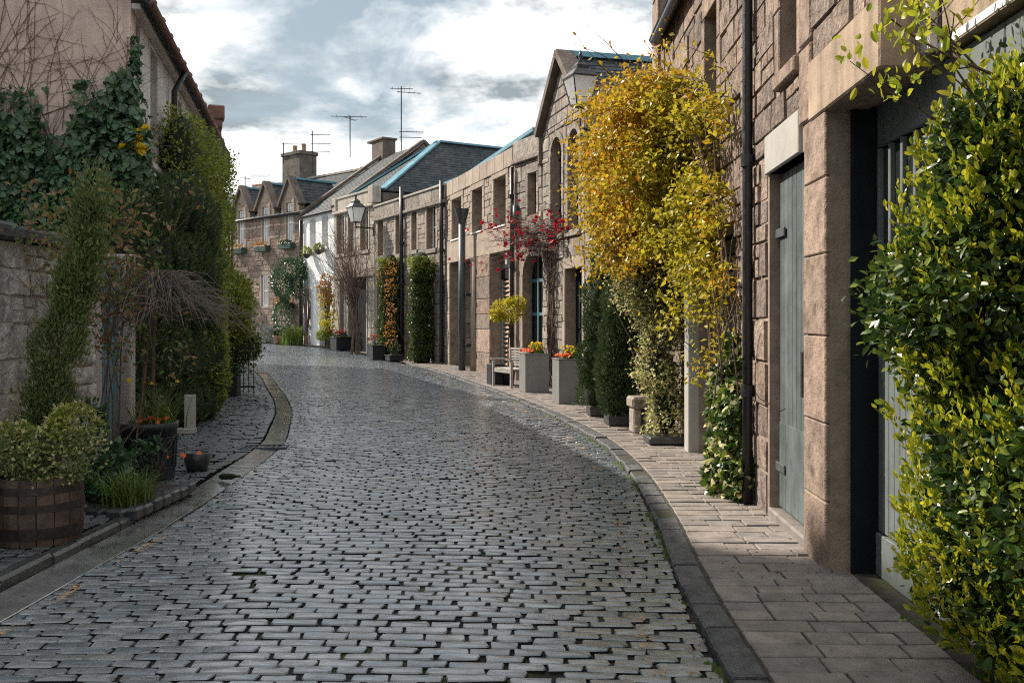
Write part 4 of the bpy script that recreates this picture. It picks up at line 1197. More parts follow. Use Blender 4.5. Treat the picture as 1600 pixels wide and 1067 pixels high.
# ================================================================== G: whitewashed house
FG = Frame((-7.70, 41.6), (-9.68, 44.48))
G = thing('white_house', 'small whitewashed house with two upper windows under a steep slate roof', 'house', FG.p(1.5, 0, .4))
zG = 6.35
wG = [hole(FG, 503, 512, 337, 386), hole(FG, 484, 493, 342, 392)]
oG = [(FG.u(516), FG.u(499.5), -.2, FG.z(508, 448))]
mb = core(FG, 0, FG.L, -.2, zG, wG + oG, -.35, 0)
shell(FG, 0, FG.L, zG, 6, mb)
mb.prism(FG, [(.01, 0), (.25, 0), (.25, zG), (.01, zG)], -.36, -.34)
wallG = mb.build('wall', M['whitewash'], G)
for h in wG: window(G, FG, h, d=-.2, mat=M['white_frame'], nx=1, fw=.05, sill=(.12, M['whitewash']))
gG = MB().box(FG, oG[0][0], oG[0][1], -.3, -.26, .3, oG[0][3]).build('garage_door', M['dark_teal'], G)
for i in range(8): MB().box(FG, oG[0][0] + .03, oG[0][1] - .03, -.259, -.24, .45 + i * .3, .71 + i * .3, .006).build('panel', M['dark_teal'], gG)
rt, zR = 4.3, 9.6
slate_roof(G, FG.p(-.05, .15, zG - .02), FG.p(FG.L, .15, zG - .02), FG.p(FG.L, -rt, zR), FG.p(-.05, -rt, zR))
slate_roof(G, FG.p(-.05, -2 * rt, zG - .02), FG.p(FG.L, -2 * rt, zG - .02), FG.p(FG.L, -rt, zR), FG.p(-.05, -rt, zR))
# gable wall towards the camera, skews on both verges
gw = MB()
for uu in (-.22, FG.L - .02):
    n_ = len(gw.v)
    pr = [(0, zG - .6), (-rt, zR + .05), (-2 * rt, zG - .6)]
    gw.v += [FG.p(uu, d_, z_) for d_, z_ in pr] + [FG.p(uu + .2, d_, z_) for d_, z_ in pr]
    gw.f += [(n_, n_ + 1, n_ + 2), (n_ + 5, n_ + 4, n_ + 3), (n_, n_ + 3, n_ + 4, n_ + 1), (n_ + 1, n_ + 4, n_ + 5, n_ + 2), (n_ + 2, n_ + 5, n_ + 3, n_)]
gw.build('gable', M['darkwall'], G)
for uu in (-.12, FG.L + .08):
    for (d0, d1) in ((.15, -rt), (-2 * rt, -rt)):
        cp = MB(); beam(cp, FG.p(uu, d0, zG + .12), FG.p(uu, d1, zR + .18), .3, .14); cp.build('skew_coping', M['darkwall'], G)
MB().box(FG, FG.L - .3, FG.L + .9, -rt - .35, -rt + .35, zR - 1.5, zR + .75, .02).build('chimney', M['darkwall'], G)
MB().box(FG, FG.L - .36, FG.L + 1.3, -rt - .42, -rt + .42, zR + .752, zR + .86, .02).build('chimney_cap', M['darkwall'], G)
downpipe(G, [FG.p(FG.L + .02, .12, z) for z in (.5, 2.5, 4.5, 6.2)], .06, M['iron'])

# ================================================================== H: stone house with three gabled dormers
FH = Frame((-9.72, 44.52), (-19.1, 53.5))
H = thing('stone_house', 'brown stone house with three gabled dormers and green window boxes at the far bend', 'house', FH.p(3, 0, .5))
zH = 6.6
dW = [hole(FH, 449.5, 456.5, 317, 379), hole(FH, 412, 418.5, 324, 383.5), hole(FH, 374.5, 381, 329.5, 387)]
xW = [hole(FH, 350.5, 360.5, 350, 392.5)]
lW = [hole(FH, 447.5, 454, 428, 472), hole(FH, 410.5, 417, 430, 479)]
dW, xW, lW = ([(h[0] - .08, h[1] + .08, h[2], h[3]) for h in q] for q in (dW, xW, lW))
hH = dW + xW + lW
mb = core(FH, 0, FH.L, 0, zH, hH, -.35, 0)
for h in dW:
    um = (h[0] + h[1]) / 2
    mb.box(FH, um - .75, h[0] - .001, -.3, -.001, zH + .001, h[3]); mb.box(FH, h[1] + .001, um + .75, -.3, -.001, zH + .001, h[3])
    mb.prism(FH, [(um - .75, h[3] + .001), (um + .75, h[3] + .001), (um, h[3] + 1.12)], -.3, -.001)
wallH = shell(FH, 0, FH.L, zH, 6.5, mb).build('wall', M['mortar'], H)
stones(wallH, FH, coursed(.01, FH.L - .01, .3, zH - .02, [(h[0] - .14, h[1] + .14, h[2] - .1, h[3] + .2) for h in hH], (.26, .38), (.35, .65), seed=61), M['redstone'], False, seed=62)
for i, h in enumerate(hH):
    window(H, FH, h, d=-.05, mat=M['white_frame'], nx=2, nz=2, fw=.09, glass=M['curtain'])
    margin(wallH, FH, (h[0], h[1], h[2], h[3] if i > 2 else h[3]), M['sandstone'], .13, .03, .18, .1, 4, i)
for h in dW:
    um = (h[0] + h[1]) / 2; za = h[3] + 1.12
    MB().prism(FH, [(um - .42, h[3] + .2), (um + .42, h[3] + .2), (um, h[3] + .84)], 0, .02).build('gablet_stone', M['sandstone'], wallH)
    for sgn in (-1, 1):
        cp = MB(); beam(cp, FH.p(um + sgn * .88, -.06, h[3] - .12), FH.p(um, -.06, za + .12), .42, .12); cp.build('coping', M['darkwall'], H)
        slate_roof(H, FH.p(um + sgn * .8, -.3, h[3] - .05), FH.p(um + sgn * .8, -2.4, h[3] - .05), FH.p(um, -2.4, za), FH.p(um, -.3, za), name='dormer_roof')
    rp = MB(); beam(rp, FH.p(um, -.25, za + .06), FH.p(um, -2.6, za + .06), .2, .1); rp.build('lead_ridge', M['lead'], H)
zRH = 9.2
slate_roof(H, FH.p(0, .12, zH), FH.p(FH.L, .12, zH), FH.p(FH.L, -4.5, zRH), FH.p(0, -4.5, zRH))
slate_roof(H, FH.p(0, -9, zH), FH.p(FH.L, -9, zH), FH.p(FH.L, -4.5, zRH), FH.p(0, -4.5, zRH))
g_ = MB().tube([FH.p(.02, .2, zH - .05), FH.p(FH.L, .2, zH - .05)], .06, 8).build('gutter', M['iron'], H, True)
rp = MB(); beam(rp, FH.p(0, -4.5, zRH + .05), FH.p(FH.L, -4.5, zRH + .05), .25, .1); rp.build('ridge_cap', M['beige'], H)
def chimney(house, fr, u0, u1, d0, d1, z0, z1, mat, pots, ph=.45):
    c = MB().box(fr, u0, u1, d0, d1, z0, z1 - .2, .02).build('chimney', mat, house)
    MB().box(fr, u0 - .06, u1 + .06, d0 - .06, d1 + .06, z1 - .198, z1, .02).build('chimney_cap', mat, c)
    for i in range(pots):
        q = fr.p(u0 + (u1 - u0) * (i + .5) / pots, (d0 + d1) / 2, z1)
        MB().lathe([(.12, 0), (.13, .05), (.115, ph - .08), (.14, ph - .06), (.14, ph), (.1, ph)], q, 12).build('chimney_pot', M['pot_clay'], c, True)
    return c
um = FH.u(463) ; 
uc_ = 6.4
chimney(H, FH, 6.2, 7.9, -5.1, -4.0, zRH - 1.0, 10.75, M['soot'], 2)
# skew on the roof beside the chimney
cp = MB(); beam(cp, FH.p(6.5, .1, zH + .15), FH.p(6.5, -4.4, zRH + .15), .3, .14); cp.build('skew_coping', M['darkwall'], H)

# far houses whose roofs and pots rise behind
FX = Frame((-9.0, 58.0), (-14.0, 62.0))
X1 = thing('far_house', 'far house showing only a low chimney with a row of pots above the slates', 'house', FX.p(2, 0, .8))
mb = core(FX, 0, FX.L, 0, 8.0, [], -6, 0); mb.build('wall', M['darkwall'], X1)
slate_roof(X1, FX.p(0, .1, 8.0), FX.p(FX.L, .1, 8.0), FX.p(FX.L, -3, 10.2), FX.p(0, -3, 10.2), rowh=.4, sw=.6)
slate_roof(X1, FX.p(0, -6.1, 8.0), FX.p(FX.L, -6.1, 8.0), FX.p(FX.L, -3, 10.2), FX.p(0, -3, 10.2), rowh=.4, sw=.6)
chimney(X1, FX, 1.0, 3.6, -3.4, -2.6, 9.6, 11.2, M['redstone'], 6, .35)
FY = Frame((-15.5, 56.5), (-23.0, 62.0))
X2 = thing('far_house', 'far house with grey slate roof and clustered clay pots beyond the dormers', 'house', FY.p(3, 0, .8))
mb = core(FY, 0, FY.L, 0, 7.0, [], -6, 0); mb.build('wall', M['darkwall'], X2)
slate_roof(X2, FY.p(0, .1, 7.0), FY.p(FY.L, .1, 7.0), FY.p(FY.L, -3, 9.3), FY.p(0, -3, 9.3), rowh=.4, sw=.6)
slate_roof(X2, FY.p(0, -6.1, 7.0), FY.p(FY.L, -6.1, 7.0), FY.p(FY.L, -3, 9.3), FY.p(0, -3, 9.3), rowh=.4, sw=.6)
chimney(X2, FY, 2.2, 3.4, -3.4, -2.6, 8.6, 9.75, M['redstone'], 4, .4)

# ================================================================== left side
# L1: harled house, gable towards the camera
FL = Frame((-5.16, 13.0), (-7.3, 23.3))
class Flip(Frame):
    def __init__(s, A, B):
        super().__init__(A, B); s.N = -s.N
FLs = Flip((-5.16, 13.0), (-7.3, 23.3))          # street face, d towards the lane (to the right)
L1 = thing('harled_house', 'pinkish harled house whose end wall is covered in ivy and bare vine', 'house', (-6.5, 15, 0))
zL = 5.95
FGb = Frame((-5.16, 13.0), (-11.6, 11.66))        # end wall facing the camera
wL = [hole(FLs, 206, 219, 30, 215), hole(FLs, 235, 246, 82, 258), hole(FLs, 278, 284, 160, 190)]
wL[0] = (max(wL[0][0], .34),) + wL[0][1:]
mb = core(FLs, .302, FLs.L, -.2, zL, wL, -.3, 0)
mb2 = core(FGb, .0, FGb.L, -.2, zL, [], -.3, 0)
zAp = 9.2
mb2.prism(FGb, [(.05, zL + .001), (FGb.L, zL + .001), (FGb.L / 2, zAp)], -.3, 0)
e_ = mb2.build('end_wall', M['harl'], L1)
mb.build('wall', M['harl_grey'], L1)
for h in wL:
    MB().box(FLs, h[0] - .08, h[1] + .08, -.25, .06, h[2] - .1, h[2] - .002, .01).build('sill', M['harl_grey'], L1)
    window(L1, FLs, h, d=-.2, mat=M['white_frame'], nx=1, fw=.05)
rd = -FGb.L / 2
slate_roof(L1, FLs.p(-.15, .28, zL - .05), FLs.p(FLs.L, .28, zL - .05), FLs.p(FLs.L, rd, zAp + .1), FLs.p(-.15, rd, zAp + .1), mat=M['tile'], rowh=.28, sw=.24)
slate_roof(L1, FLs.p(-.15, 2 * rd - .28, zL - .05), FLs.p(FLs.L, 2 * rd - .28, zL - .05), FLs.p(FLs.L, rd, zAp + .1), FLs.p(-.15, rd, zAp + .1), mat=M['tile'], rowh=.28, sw=.24)
MB().tube([FLs.p(-.15, .28, zL - .07), FLs.p(FLs.L, .28, zL - .07)], .05, 10).build('gutter', M['tile'], L1, True)
for k in range(14):
    MB().tube([FLs.p(-.1 + k * .78, .30, zL - .07), FLs.p(-.06 + k * .78, .28, zL - .07)], .058, 10).build('gutter_joint', M['tile'], L1, True)
MB().box(FLs, 0, FLs.L, .001, .12, zL - .14, zL - .06, .01).build('fascia', M['harl_grey'], L1)
up_ = FLs.u(263)
downpipe(L1, [FLs.p(up_, .28, zL - .1), FLs.p(up_, .1, zL - .45), FLs.p(up_, .09, 3), FLs.p(up_, .09, .1)], .05, M['iron'], [FLs.p(up_, .09, 5.0)])
# L2 beyond
FL2 = Flip((-7.35, 23.5), (-10.8, 33.5))
L2 = thing('painted_house', 'narrow sliver of pale blue painted house beyond the tall clipped hedge', 'house', (-9, 28, 0))
mb = core(FL2, 0, FL2.L, -.2, 6.3, [(1.5, 2.4, 3.4, 5.0), (4.5, 5.4, 3.4, 5.0)], -5, 0); mb.build('wall', M['blue_frame'], L2)
for uu in (1.5, 4.5): window(L2, FL2, (uu, uu + .9, 3.4, 5.0), d=-.2)
MB().box(FL2, -.1, FL2.L, -.1, .25, 6.3, 6.5, .03).build('cornice', M['tile'], L2)
MB().box(FL2, -.12, .3, -.1, .3, 6.5, 6.85, .03).build('eaves_block', M['tile'], L2)
slate_roof(L2, FL2.p(0, .2, 6.52), FL2.p(FL2.L, .2, 6.52), FL2.p(FL2.L, -2.6, 8.4), FL2.p(0, -2.6, 8.4))
downpipe(L2, [FL2.p(.1, .09, z) for z in (.1, 3, 6.2)], .07, M['iron'])
# tall tenement behind the left gardens: its shadow keeps the near lane out of the sun
FT = Flip((-16.0, -14.0), (-16.6, 17.6))
L0 = thing('tenement', 'tall pale stone tenement behind the left gardens, out of view beyond the garden wall', 'building', (-19, 2, 0))
zT = 17.9
wT = [(1.6 + 3.1 * i, 2.8 + 3.1 * i, 1.2 + 3.6 * j, 3.3 + 3.6 * j) for i in range(10) for j in range(4)]
mb = core(FT, 0, FT.L, -.3, zT, wT, -.4, 0)
mb.box(FT, 0, .4, -9, -.401, -.3, zT).box(FT, FT.L - .4, FT.L, -9, -.401, -.3, zT).box(FT, .401, FT.L - .401, -9, -8.6, -.3, zT)
mb.build('wall', M['beige'], L0)
for h in wT: MB().box(FT, h[0] + .001, h[1] - .001, -.3, -.26, h[2] + .001, h[3] - .001).build('window', M['glass'], L0)
MB().box(FT, -.1, FT.L + .1, -.2, .2, zT + .001, zT + .2, .03).build('cornice', M['beige'], L0)
slate_roof(L0, FT.p(-.1, .0, zT + .2), FT.p(FT.L + .1, .0, zT + .2), FT.p(FT.L + .1, -4.5, zT + 2.4), FT.p(-.1, -4.5, zT + 2.4), rowh=.5, sw=.8)
slate_roof(L0, FT.p(-.1, -9, zT + .2), FT.p(FT.L + .1, -9, zT + .2), FT.p(FT.L + .1, -4.5, zT + 2.4), FT.p(-.1, -4.5, zT + 2.4), rowh=.5, sw=.8)

# garden wall with coping, gate frame
M['oldwall'] = make_mat('oldwall', [(.36, .335, .315), (.44, .42, .40), (.28, .255, .24), (.50, .48, .46), (.33, .27, .24)], rough=.9, nvar=.5, nscale=6, bump=.8, bscale=50, bump2=1.0, b2scale=14, spec=.15, stain=[((.66, .65, .63), .53, 4.5), ((.09, .085, .075), .60, 6)])
M['gravelpost'] = make_mat('gravelpost', [(.38, .35, .33)], rough=.95, nvar=.4, nscale=60, bump=1.2, bscale=90)
FW = Flip((-4.42, 1.0), (-4.50, 10.35))
GWl = thing('garden_wall', 'old whitewashed rubble garden wall with dark stone coping below the ivy', 'wall', (-4.5, 8, .1))
mb = core(FW, 0, FW.L, -.1, 2.30, [], -.35, 0); gwp = mb.build('wall', M['harl_grey'], GWl)
stones(gwp, FW, coursed(5.6, FW.L - .02, .1, 2.28, [], (.24, .38), (.3, .6), joint=.02, seed=71), M['oldwall'], True, proud=(.01, .05), seed=72)
stones(gwp, FW, coursed(.0, 5.6, .1, 2.28, [], (.24, .38), (.3, .6), joint=.02, seed=73), M['oldwall'], False, proud=(.01, .05), seed=74)
x = 5.0
while x < FW.L:
    l = RD.uniform(.45, .8); MB().box(FW, x + .006, min(x + l, FW.L) - .006, -.42, .09, 2.31 + RD.uniform(-.008, .008), 2.45 + RD.uniform(-.012, .012), .03).build('coping_stone', M['kerb'], GWl); x += l
MB().box(FW, 0, 4.99, -.42, .08, 2.31, 2.44, .02).build('coping_stone', M['kerb'], GWl)
gate = thing('garden_gate', 'narrow teal painted garden gate between two gravelly posts', 'gate', (-4.5, 10.7, .05))
MB().box(FW, FW.L + .02, FW.L + .2, -.3, .0, .0, 2.38, .015).build('gate_post', M['gravelpost'], gate)
MB().box(FW, FW.L + 1.0, FW.L + 1.16, -.3, .0, .0, 2.38, .015).build('gate_post', M['gravelpost'], gate)
lf_ = MB().box(FW, FW.L + .21, FW.L + .99, -.22, -.17, .08, 2.33).build('gate_leaf', M['teal_door'], gate)
for i in range(6): MB().box(FW, FW.L + .22 + i * .128, FW.L + .34 + i * .128, -.169, -.145, .1, 2.3, .005).build('plank', M['teal_door'], lf_)
# ------------------------------------------------------------------ plants: helpers and materials
def leaf_mat(name, cols, rough=.45, trans=.35, spec=.4, nvar=.25):
    return make_mat(name, cols, rough=rough, nvar=nvar, nscale=3, bump=.1, bscale=60, trans=trans, spec=spec)
LM = {
    'gloss': leaf_mat('gloss_leaf', [(.018, .042, .010), (.03, .066, .013), (.055, .10, .016), (.024, .052, .012), (.10, .15, .02), (.16, .20, .022)], rough=.32, trans=.25, spec=.45),
    'gloss_new': leaf_mat('new_leaf', [(.34, .36, .025), (.46, .42, .03), (.20, .27, .025), (.40, .40, .03), (.12, .20, .02)], rough=.32, trans=.4),
    'gold': leaf_mat('gold_leaf', [(.36, .21, .016), (.44, .31, .02), (.40, .19, .016), (.30, .27, .025), (.46, .35, .025), (.36, .15, .015)], rough=.42, trans=.45),
    'gold_green': leaf_mat('gold_green_leaf', [(.26, .24, .02), (.40, .34, .025), (.32, .29, .025), (.46, .38, .03)], rough=.42, trans=.45),
    'gold_inner': make_mat('gold_inner', [(.06, .04, .010)], rough=.9, nvar=.5, nscale=14, bump=1, bscale=30),
    'varieg': leaf_mat('variegated_leaf', [(.46, .43, .19), (.58, .54, .27), (.22, .24, .08), (.50, .46, .19), (.64, .60, .34), (.14, .17, .05)], rough=.45, trans=.35),
    'yew': leaf_mat('yew_leaf', [(.038, .07, .026), (.056, .098, .034), (.085, .125, .04), (.045, .078, .03)], rough=.55, trans=.12),
    'yew_gold': leaf_mat('bright_hedge_leaf', [(.16, .215, .035), (.24, .28, .04), (.11, .16, .028), (.31, .32, .045), (.085, .13, .025)], rough=.5, trans=.3),
    'ivy': leaf_mat('ivy_leaf', [(.028, .072, .034), (.045, .105, .045), (.065, .135, .06), (.03, .066, .03), (.055, .11, .04)], rough=.3, trans=.18, spec=.5),
    'rose': leaf_mat('rose_leaf', [(.09, .14, .04), (.13, .17, .05), (.30, .13, .07), (.10, .15, .045), (.07, .12, .04), (.34, .16, .08)], rough=.4, trans=.35),
    'juniper': leaf_mat('juniper_leaf', [(.085, .125, .04), (.12, .165, .05), (.165, .20, .065), (.06, .095, .034)], rough=.6, trans=.15),
    'box': leaf_mat('box_leaf', [(.05, .085, .018), (.08, .12, .025), (.035, .06, .015)], rough=.4, trans=.25),
    'dkgreen': leaf_mat('dark_leaf', [(.025, .05, .022), (.04, .075, .028), (.02, .04, .02)], rough=.4, trans=.2),
    'bluegrey': leaf_mat('bluegrey_leaf', [(.15, .20, .20), (.20, .26, .26), (.11, .15, .155)], rough=.6, trans=.2),
    'grass': leaf_mat('grass_blade', [(.06, .12, .02), (.10, .17, .03), (.14, .19, .035), (.05, .09, .02)], rough=.45, trans=.35),
    'red': leaf_mat('red_petal', [(.36, .012, .022), (.28, .01, .03), (.44, .02, .03)], rough=.5, trans=.3),
    'pinkred': leaf_mat('pink_petal', [(.55, .05, .06), (.45, .03, .05)], rough=.5, trans=.3),
    'orange': leaf_mat('orange_petal', [(.75, .17, .04), (.80, .25, .10), (.70, .12, .04)], rough=.5, trans=.3),
    'yellow': leaf_mat('yellow_petal', [(.78, .52, .02), (.80, .60, .04)], rough=.5, trans=.3),
    'autumn': leaf_mat('autumn_leaf', [(.34, .15, .03), (.26, .12, .03), (.38, .20, .04)], rough=.5, trans=.35),
}
M['bark'] = make_mat('bark', [(.10, .075, .055)], rough=.9, nvar=.4, nscale=14, bump=1, bscale=60)
M['twig'] = make_mat('twig', [(.19, .155, .14), (.13, .105, .095)], rough=.85, nvar=.3, nscale=10, bump=.3)
M['vine'] = make_mat('vine', [(.12, .075, .055)], rough=.9, nvar=.4, nscale=10, bump=.4)
M['redvine'] = make_mat('redvine', [(.12, .08, .065)], rough=.9, nvar=.4, nscale=10, bump=.6)
M['soil'] = M['earth']

LEAF = {
    'simple': ([(0, 0, 0), (-.32, .5, .06), (0, 1, -.03), (.32, .5, .06)], [(0, 2, 1), (0, 3, 2)]),
    'needle': ([(0, 0, 0), (-.14, .45, .02), (0, 1, 0), (.14, .45, .02)], [(0, 2, 1), (0, 3, 2)]),
    'oval': ([(0, 0, 0), (-.2, .22, .05), (-.27, .52, .07), (-.17, .82, .03), (0, 1, -.06), (.17, .82, .03), (.27, .52, .07), (.2, .22, .05), (0, .5, 0)],
             [(0, 8, 2, 1), (8, 4, 3, 2), (0, 7, 6, 8), (8, 6, 5, 4)]),
    'ivy': ([(0, 0, 0), (-.30, -.10, .02), (-.52, .22, -.03), (-.30, .40, .05), (-.26, .68, .0), (0, 1, -.06), (.26, .68, .0), (.30, .40, .05), (.52, .22, -.03), (.30, -.10, .02), (0, .4, .08)],
            [(0, 10, 2, 1), (10, 4, 3, 2), (10, 5, 4), (10, 6, 5), (10, 8, 7, 6), (0, 9, 8, 10)]),
    'tuft': ([(0, 0, 0), (-.35, .9, .1), (-.15, .35, 0), (0, 1, 0), (.15, .35, 0), (.35, .9, -.1), (.0, .2, .0)], [(0, 2, 1), (0, 4, 3, 2), (0, 5, 4)]),
}

def pnoise(P, seed, f):
    r = np.random.default_rng(seed); out = np.zeros(len(P))
    for k in range(7):
        v = r.normal(size=3); v *= f * r.uniform(.6, 1.8) / np.linalg.norm(v)
        out += np.sin(P @ v + r.uniform(0, 6.28)) / 7 ** .5
    return out

def blob_points(blobs, n, shell=.75, seed=0, lump=.22, f=4, cut=None, jit=0.0):
    """points in the outer layer of a union of ellipsoids; returns positions and outward directions"""
    r = np.random.default_rng(seed)
    C = np.array([b[0] for b in blobs], float); Rr = np.array([b[1] for b in blobs], float)
    w = np.prod(Rr, 1) ** (2 / 3); w /= w.sum()
    P = []; Nn = []; tot = 0
    while tot < n:
        m = int((n - tot) * 2) + 50
        k = r.choice(len(blobs), m, p=w)
        d = r.normal(size=(m, 3)); d /= np.linalg.norm(d, axis=1)[:, None]
        rr = shell + (1 - shell) * r.random(m) ** .6
        q = d * rr[:, None] * Rr[k]
        q = q * (1 + lump * pnoise(C[k] + q, seed + 1, f))[:, None] + C[k]
        if jit: q = q + r.normal(size=q.shape) * jit * (1 + .8 * pnoise(q, seed + 5, f * 2.5))[:, None]
        # drop points that lie deep inside another blob
        ins = np.zeros(m, bool)
        for j in range(len(blobs)):
            e = (((q - C[j]) / Rr[j]) ** 2).sum(1)
            ins |= (e < (shell - .15) ** 2) & (k != j)
        dens = pnoise(q, seed + 2, f * 1.9) + r.normal(size=m) * .5
        keep = ~ins & (dens > -.75)
        if cut is not None: keep &= cut(q)
        nn_ = d / Rr[k]; nn_ /= np.linalg.norm(nn_, axis=1)[:, None]
        P.append(q[keep]); Nn.append(nn_[keep]); tot += keep.sum()
    return np.concatenate(P)[:n], np.concatenate(Nn)[:n]

def leaf_frames(P, N, size, out=.7, up=.25, rnd=.6, face=.6, seed=0):
    r = np.random.default_rng(seed); n = len(P)
    a = N * out + np.array([0, 0, up]) + r.normal(size=(n, 3)) * rnd
    a /= np.linalg.norm(a, axis=1)[:, None]
    z = N * face + np.array([0, 0, .5]) + r.normal(size=(n, 3)) * .5
    z -= a * (z * a).sum(1)[:, None]; z /= np.linalg.norm(z, axis=1)[:, None] + 1e-9
    x = np.cross(a, z)
    s = r.uniform(size[0], size[1], n)
    Mx = np.zeros((n, 4, 4)); Mx[:, :3, 0] = x * s[:, None]; Mx[:, :3, 1] = a * s[:, None]; Mx[:, :3, 2] = z * s[:, None]; Mx[:, :3, 3] = P; Mx[:, 3, 3] = 1
    return Mx

def foliage(parent, P, N, size, kind, mat, name='foliage', sep=0, seed=0, **kw):
    Mx = leaf_frames(P, N, size, seed=seed, **kw)
    idx = np.zeros(len(P), int)
    if sep:
        a = np.abs(P[:, 0] / np.maximum(P[:, 1], .1) )
        sc_ = P[:, 1] - .6 * N[:, 1] * 0 + (N @ np.array([0, 1, 0])) * .4 + 50 * (a > .53)
        o = np.argsort(sc_)[:sep]; msk = np.zeros(len(P), bool); msk[o] = True
        me = tmpl_mesh('leaf', LEAF[kind], mat)
        pieces('leaf', [me], list(Mx[msk]), [0] * sep, parent)
        Mx = Mx[~msk]; idx = idx[~msk]
    return instance_join(name, [LEAF[kind]], Mx, idx, mat, parent)

def blades(parent, c, n, h, spread, mat, name='foliage', w=.008, seed=0, lean=(0, 0), base_r=.06):
    r = random.Random(seed); mb = MB()
    for _ in range(n):
        a = r.uniform(0, 6.28); L = h * r.uniform(.55, 1.1); o = spread * r.uniform(.3, 1.1)
        bx, by = c[0] + base_r * r.gauss(0, .6), c[1] + base_r * r.gauss(0, .6)
        dx_, dy_ = math.cos(a), math.sin(a); n0 = len(mb.v)
        for k in range(4):
            t = k / 3; ww = w * (1 - t * .85)
            x = bx + dx_ * o * t * t + lean[0] * t; y = by + dy_ * o * t * t + lean[1] * t; z = c[2] + L * (t - .25 * t * t * (o / max(h, .01)))
            mb.v += [(x - dy_ * ww, y + dx_ * ww, z), (x + dy_ * ww, y - dx_ * ww, z)]
        for k in range(3): mb.f.append((n0 + 2 * k, n0 + 2 * k + 1, n0 + 2 * k + 3, n0 + 2 * k + 2))
    o_ = mb.build(name, mat, parent); o_['kind'] = 'stuff'; return o_

def branch(mb, p, d, L, r, depth, rng, bend=.35, up=.1, sides=5, kids=(2, 4), shrink=.62, tips=None):
    pts = [Vector(p)]; dd = Vector(d).normalized(); n = 5
    for i in range(n):
        dd = (dd + Vector((rng.gauss(0, bend), rng.gauss(0, bend), rng.gauss(0, bend) + up)) * .35).normalized()
        pts.append(pts[-1] + dd * (L / n))
    mb.tube(pts, [r * (1 - .55 * i / n) for i in range(n + 1)], sides, cap=False)
    if tips is not None: tips.append(pts[-1])
    if depth > 0:
        for _ in range(rng.randint(*kids)):
            k = rng.randint(1, n); q = pts[k]
            nd = (dd + Vector((rng.gauss(0, .7), rng.gauss(0, .7), rng.gauss(0, .5) + up))).normalized()
            branch(mb, q, nd, L * shrink * rng.uniform(.7, 1.1), r * .55, depth - 1, rng, bend, up, max(3, sides - 1), kids, shrink, tips)

def flowers(parent, pts, size, mat, seed=0, per=7, name='flower'):
    """small heads of petals, each head an object of its own sharing one mesh"""
    r = random.Random(seed); v = []; f = []
    for k in range(per * 2):
        a = 6.283 * k / per + (.4 if k >= per else 0); t = .45 if k < per else 1.0
        c, s_ = math.cos(a), math.sin(a); n0 = len(v)
        v += [(0, 0, 0), (c * .6 - s_ * .35, s_ * .6 + c * .35, .25 * t), (c * 1.0, s_ * 1.0, .35 * t + .1), (c * .6 + s_ * .35, s_ * .6 - c * .35, .25 * t)]
        if k >= per:
            for q in range(n0, n0 + 4): v[q] = (v[q][0] * .55, v[q][1] * .55, v[q][2] * 1.5 + .1)
        f.append((n0, n0 + 1, n0 + 2, n0 + 3))
    me = bpy.data.meshes.new(name); me.from_pydata(v, [], f); me.materials.append(mat); me.update()
    for p in pts:
        o = bpy.data.objects.new(name, me)
        o.matrix_basis = Matrix.Translation(p) @ Matrix.Rotation(r.uniform(0, 6.28), 4, 'Z') @ Matrix.Rotation(r.gauss(0, .6) + .5, 4, 'X') @ Matrix.Scale(size * r.uniform(.75, 1.25), 4)
        link(o, parent)

LM['inner'] = make_mat('inner_shade', [(.012, .020, .009)], rough=.9, nvar=.5, nscale=14, bump=1, bscale=30)  # near-black cores: the shade inside the plants is put into this colour
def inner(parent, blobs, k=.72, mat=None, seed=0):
    """dark solid core added in a dense plant to block light"""
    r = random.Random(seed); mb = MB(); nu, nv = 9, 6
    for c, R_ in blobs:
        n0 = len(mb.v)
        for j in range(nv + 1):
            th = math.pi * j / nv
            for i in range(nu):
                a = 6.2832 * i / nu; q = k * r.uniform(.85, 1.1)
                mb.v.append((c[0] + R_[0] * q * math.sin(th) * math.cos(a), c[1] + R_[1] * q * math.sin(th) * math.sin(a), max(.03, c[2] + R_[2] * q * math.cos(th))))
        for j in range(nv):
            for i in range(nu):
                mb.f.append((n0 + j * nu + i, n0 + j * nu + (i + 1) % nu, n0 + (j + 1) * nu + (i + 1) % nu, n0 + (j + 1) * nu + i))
    o = mb.build('inner_shade_core', mat or LM['inner'], parent, True); o['kind'] = 'stuff'; return o

V3 = lambda *a: np.array(a, float)

# ================================================================== right foreground: glossy evergreen shrub on the garage front
sh = thing('evergreen_shrub', 'big glossy evergreen shrub with yellow young shoots in front of the garage door', 'shrub', (2.2, 4.0, .05))
blobs = [((2.22, 4.05, .55), (.42, .5, .55)), ((2.25, 4.0, 1.2), (.52, .6, .6)), ((2.22, 4.1, 1.85), (.52, .6, .55)), ((2.35, 4.0, 2.35), (.45, .55, .42)), ((2.55, 3.8, 2.6), (.4, .5, .4)),
         ((2.08, 4.1, 1.5), (.36, .4, .4)), ((2.05, 4.05, 2.1), (.30, .32, .28)), ((2.1, 3.9, .9), (.40, .45, .45)), ((2.6, 3.6, 1.5), (.5, .6, .9)), ((2.5, 3.6, .5), (.5, .5, .5))]
blobs = [((c[0] + .06, c[1], c[2]), r) for c, r in blobs] + [((2.12, 4.1, 2.3), (.30, .34, .3)), ((2.08, 4.2, 1.75), (.28, .3, .35)), ((2.1, 4.3, .55), (.26, .3, .4))]
cutA = lambda q: (q[:, 0] < 2.22 + .0414 * (q[:, 1] - 4) + .02) & (q[:, 2] > .06)
P, N = blob_points(blobs, 30000, .64, 101, .20, 6, cutA, jit=.04)
sl = NR.random(len(P)) < .62
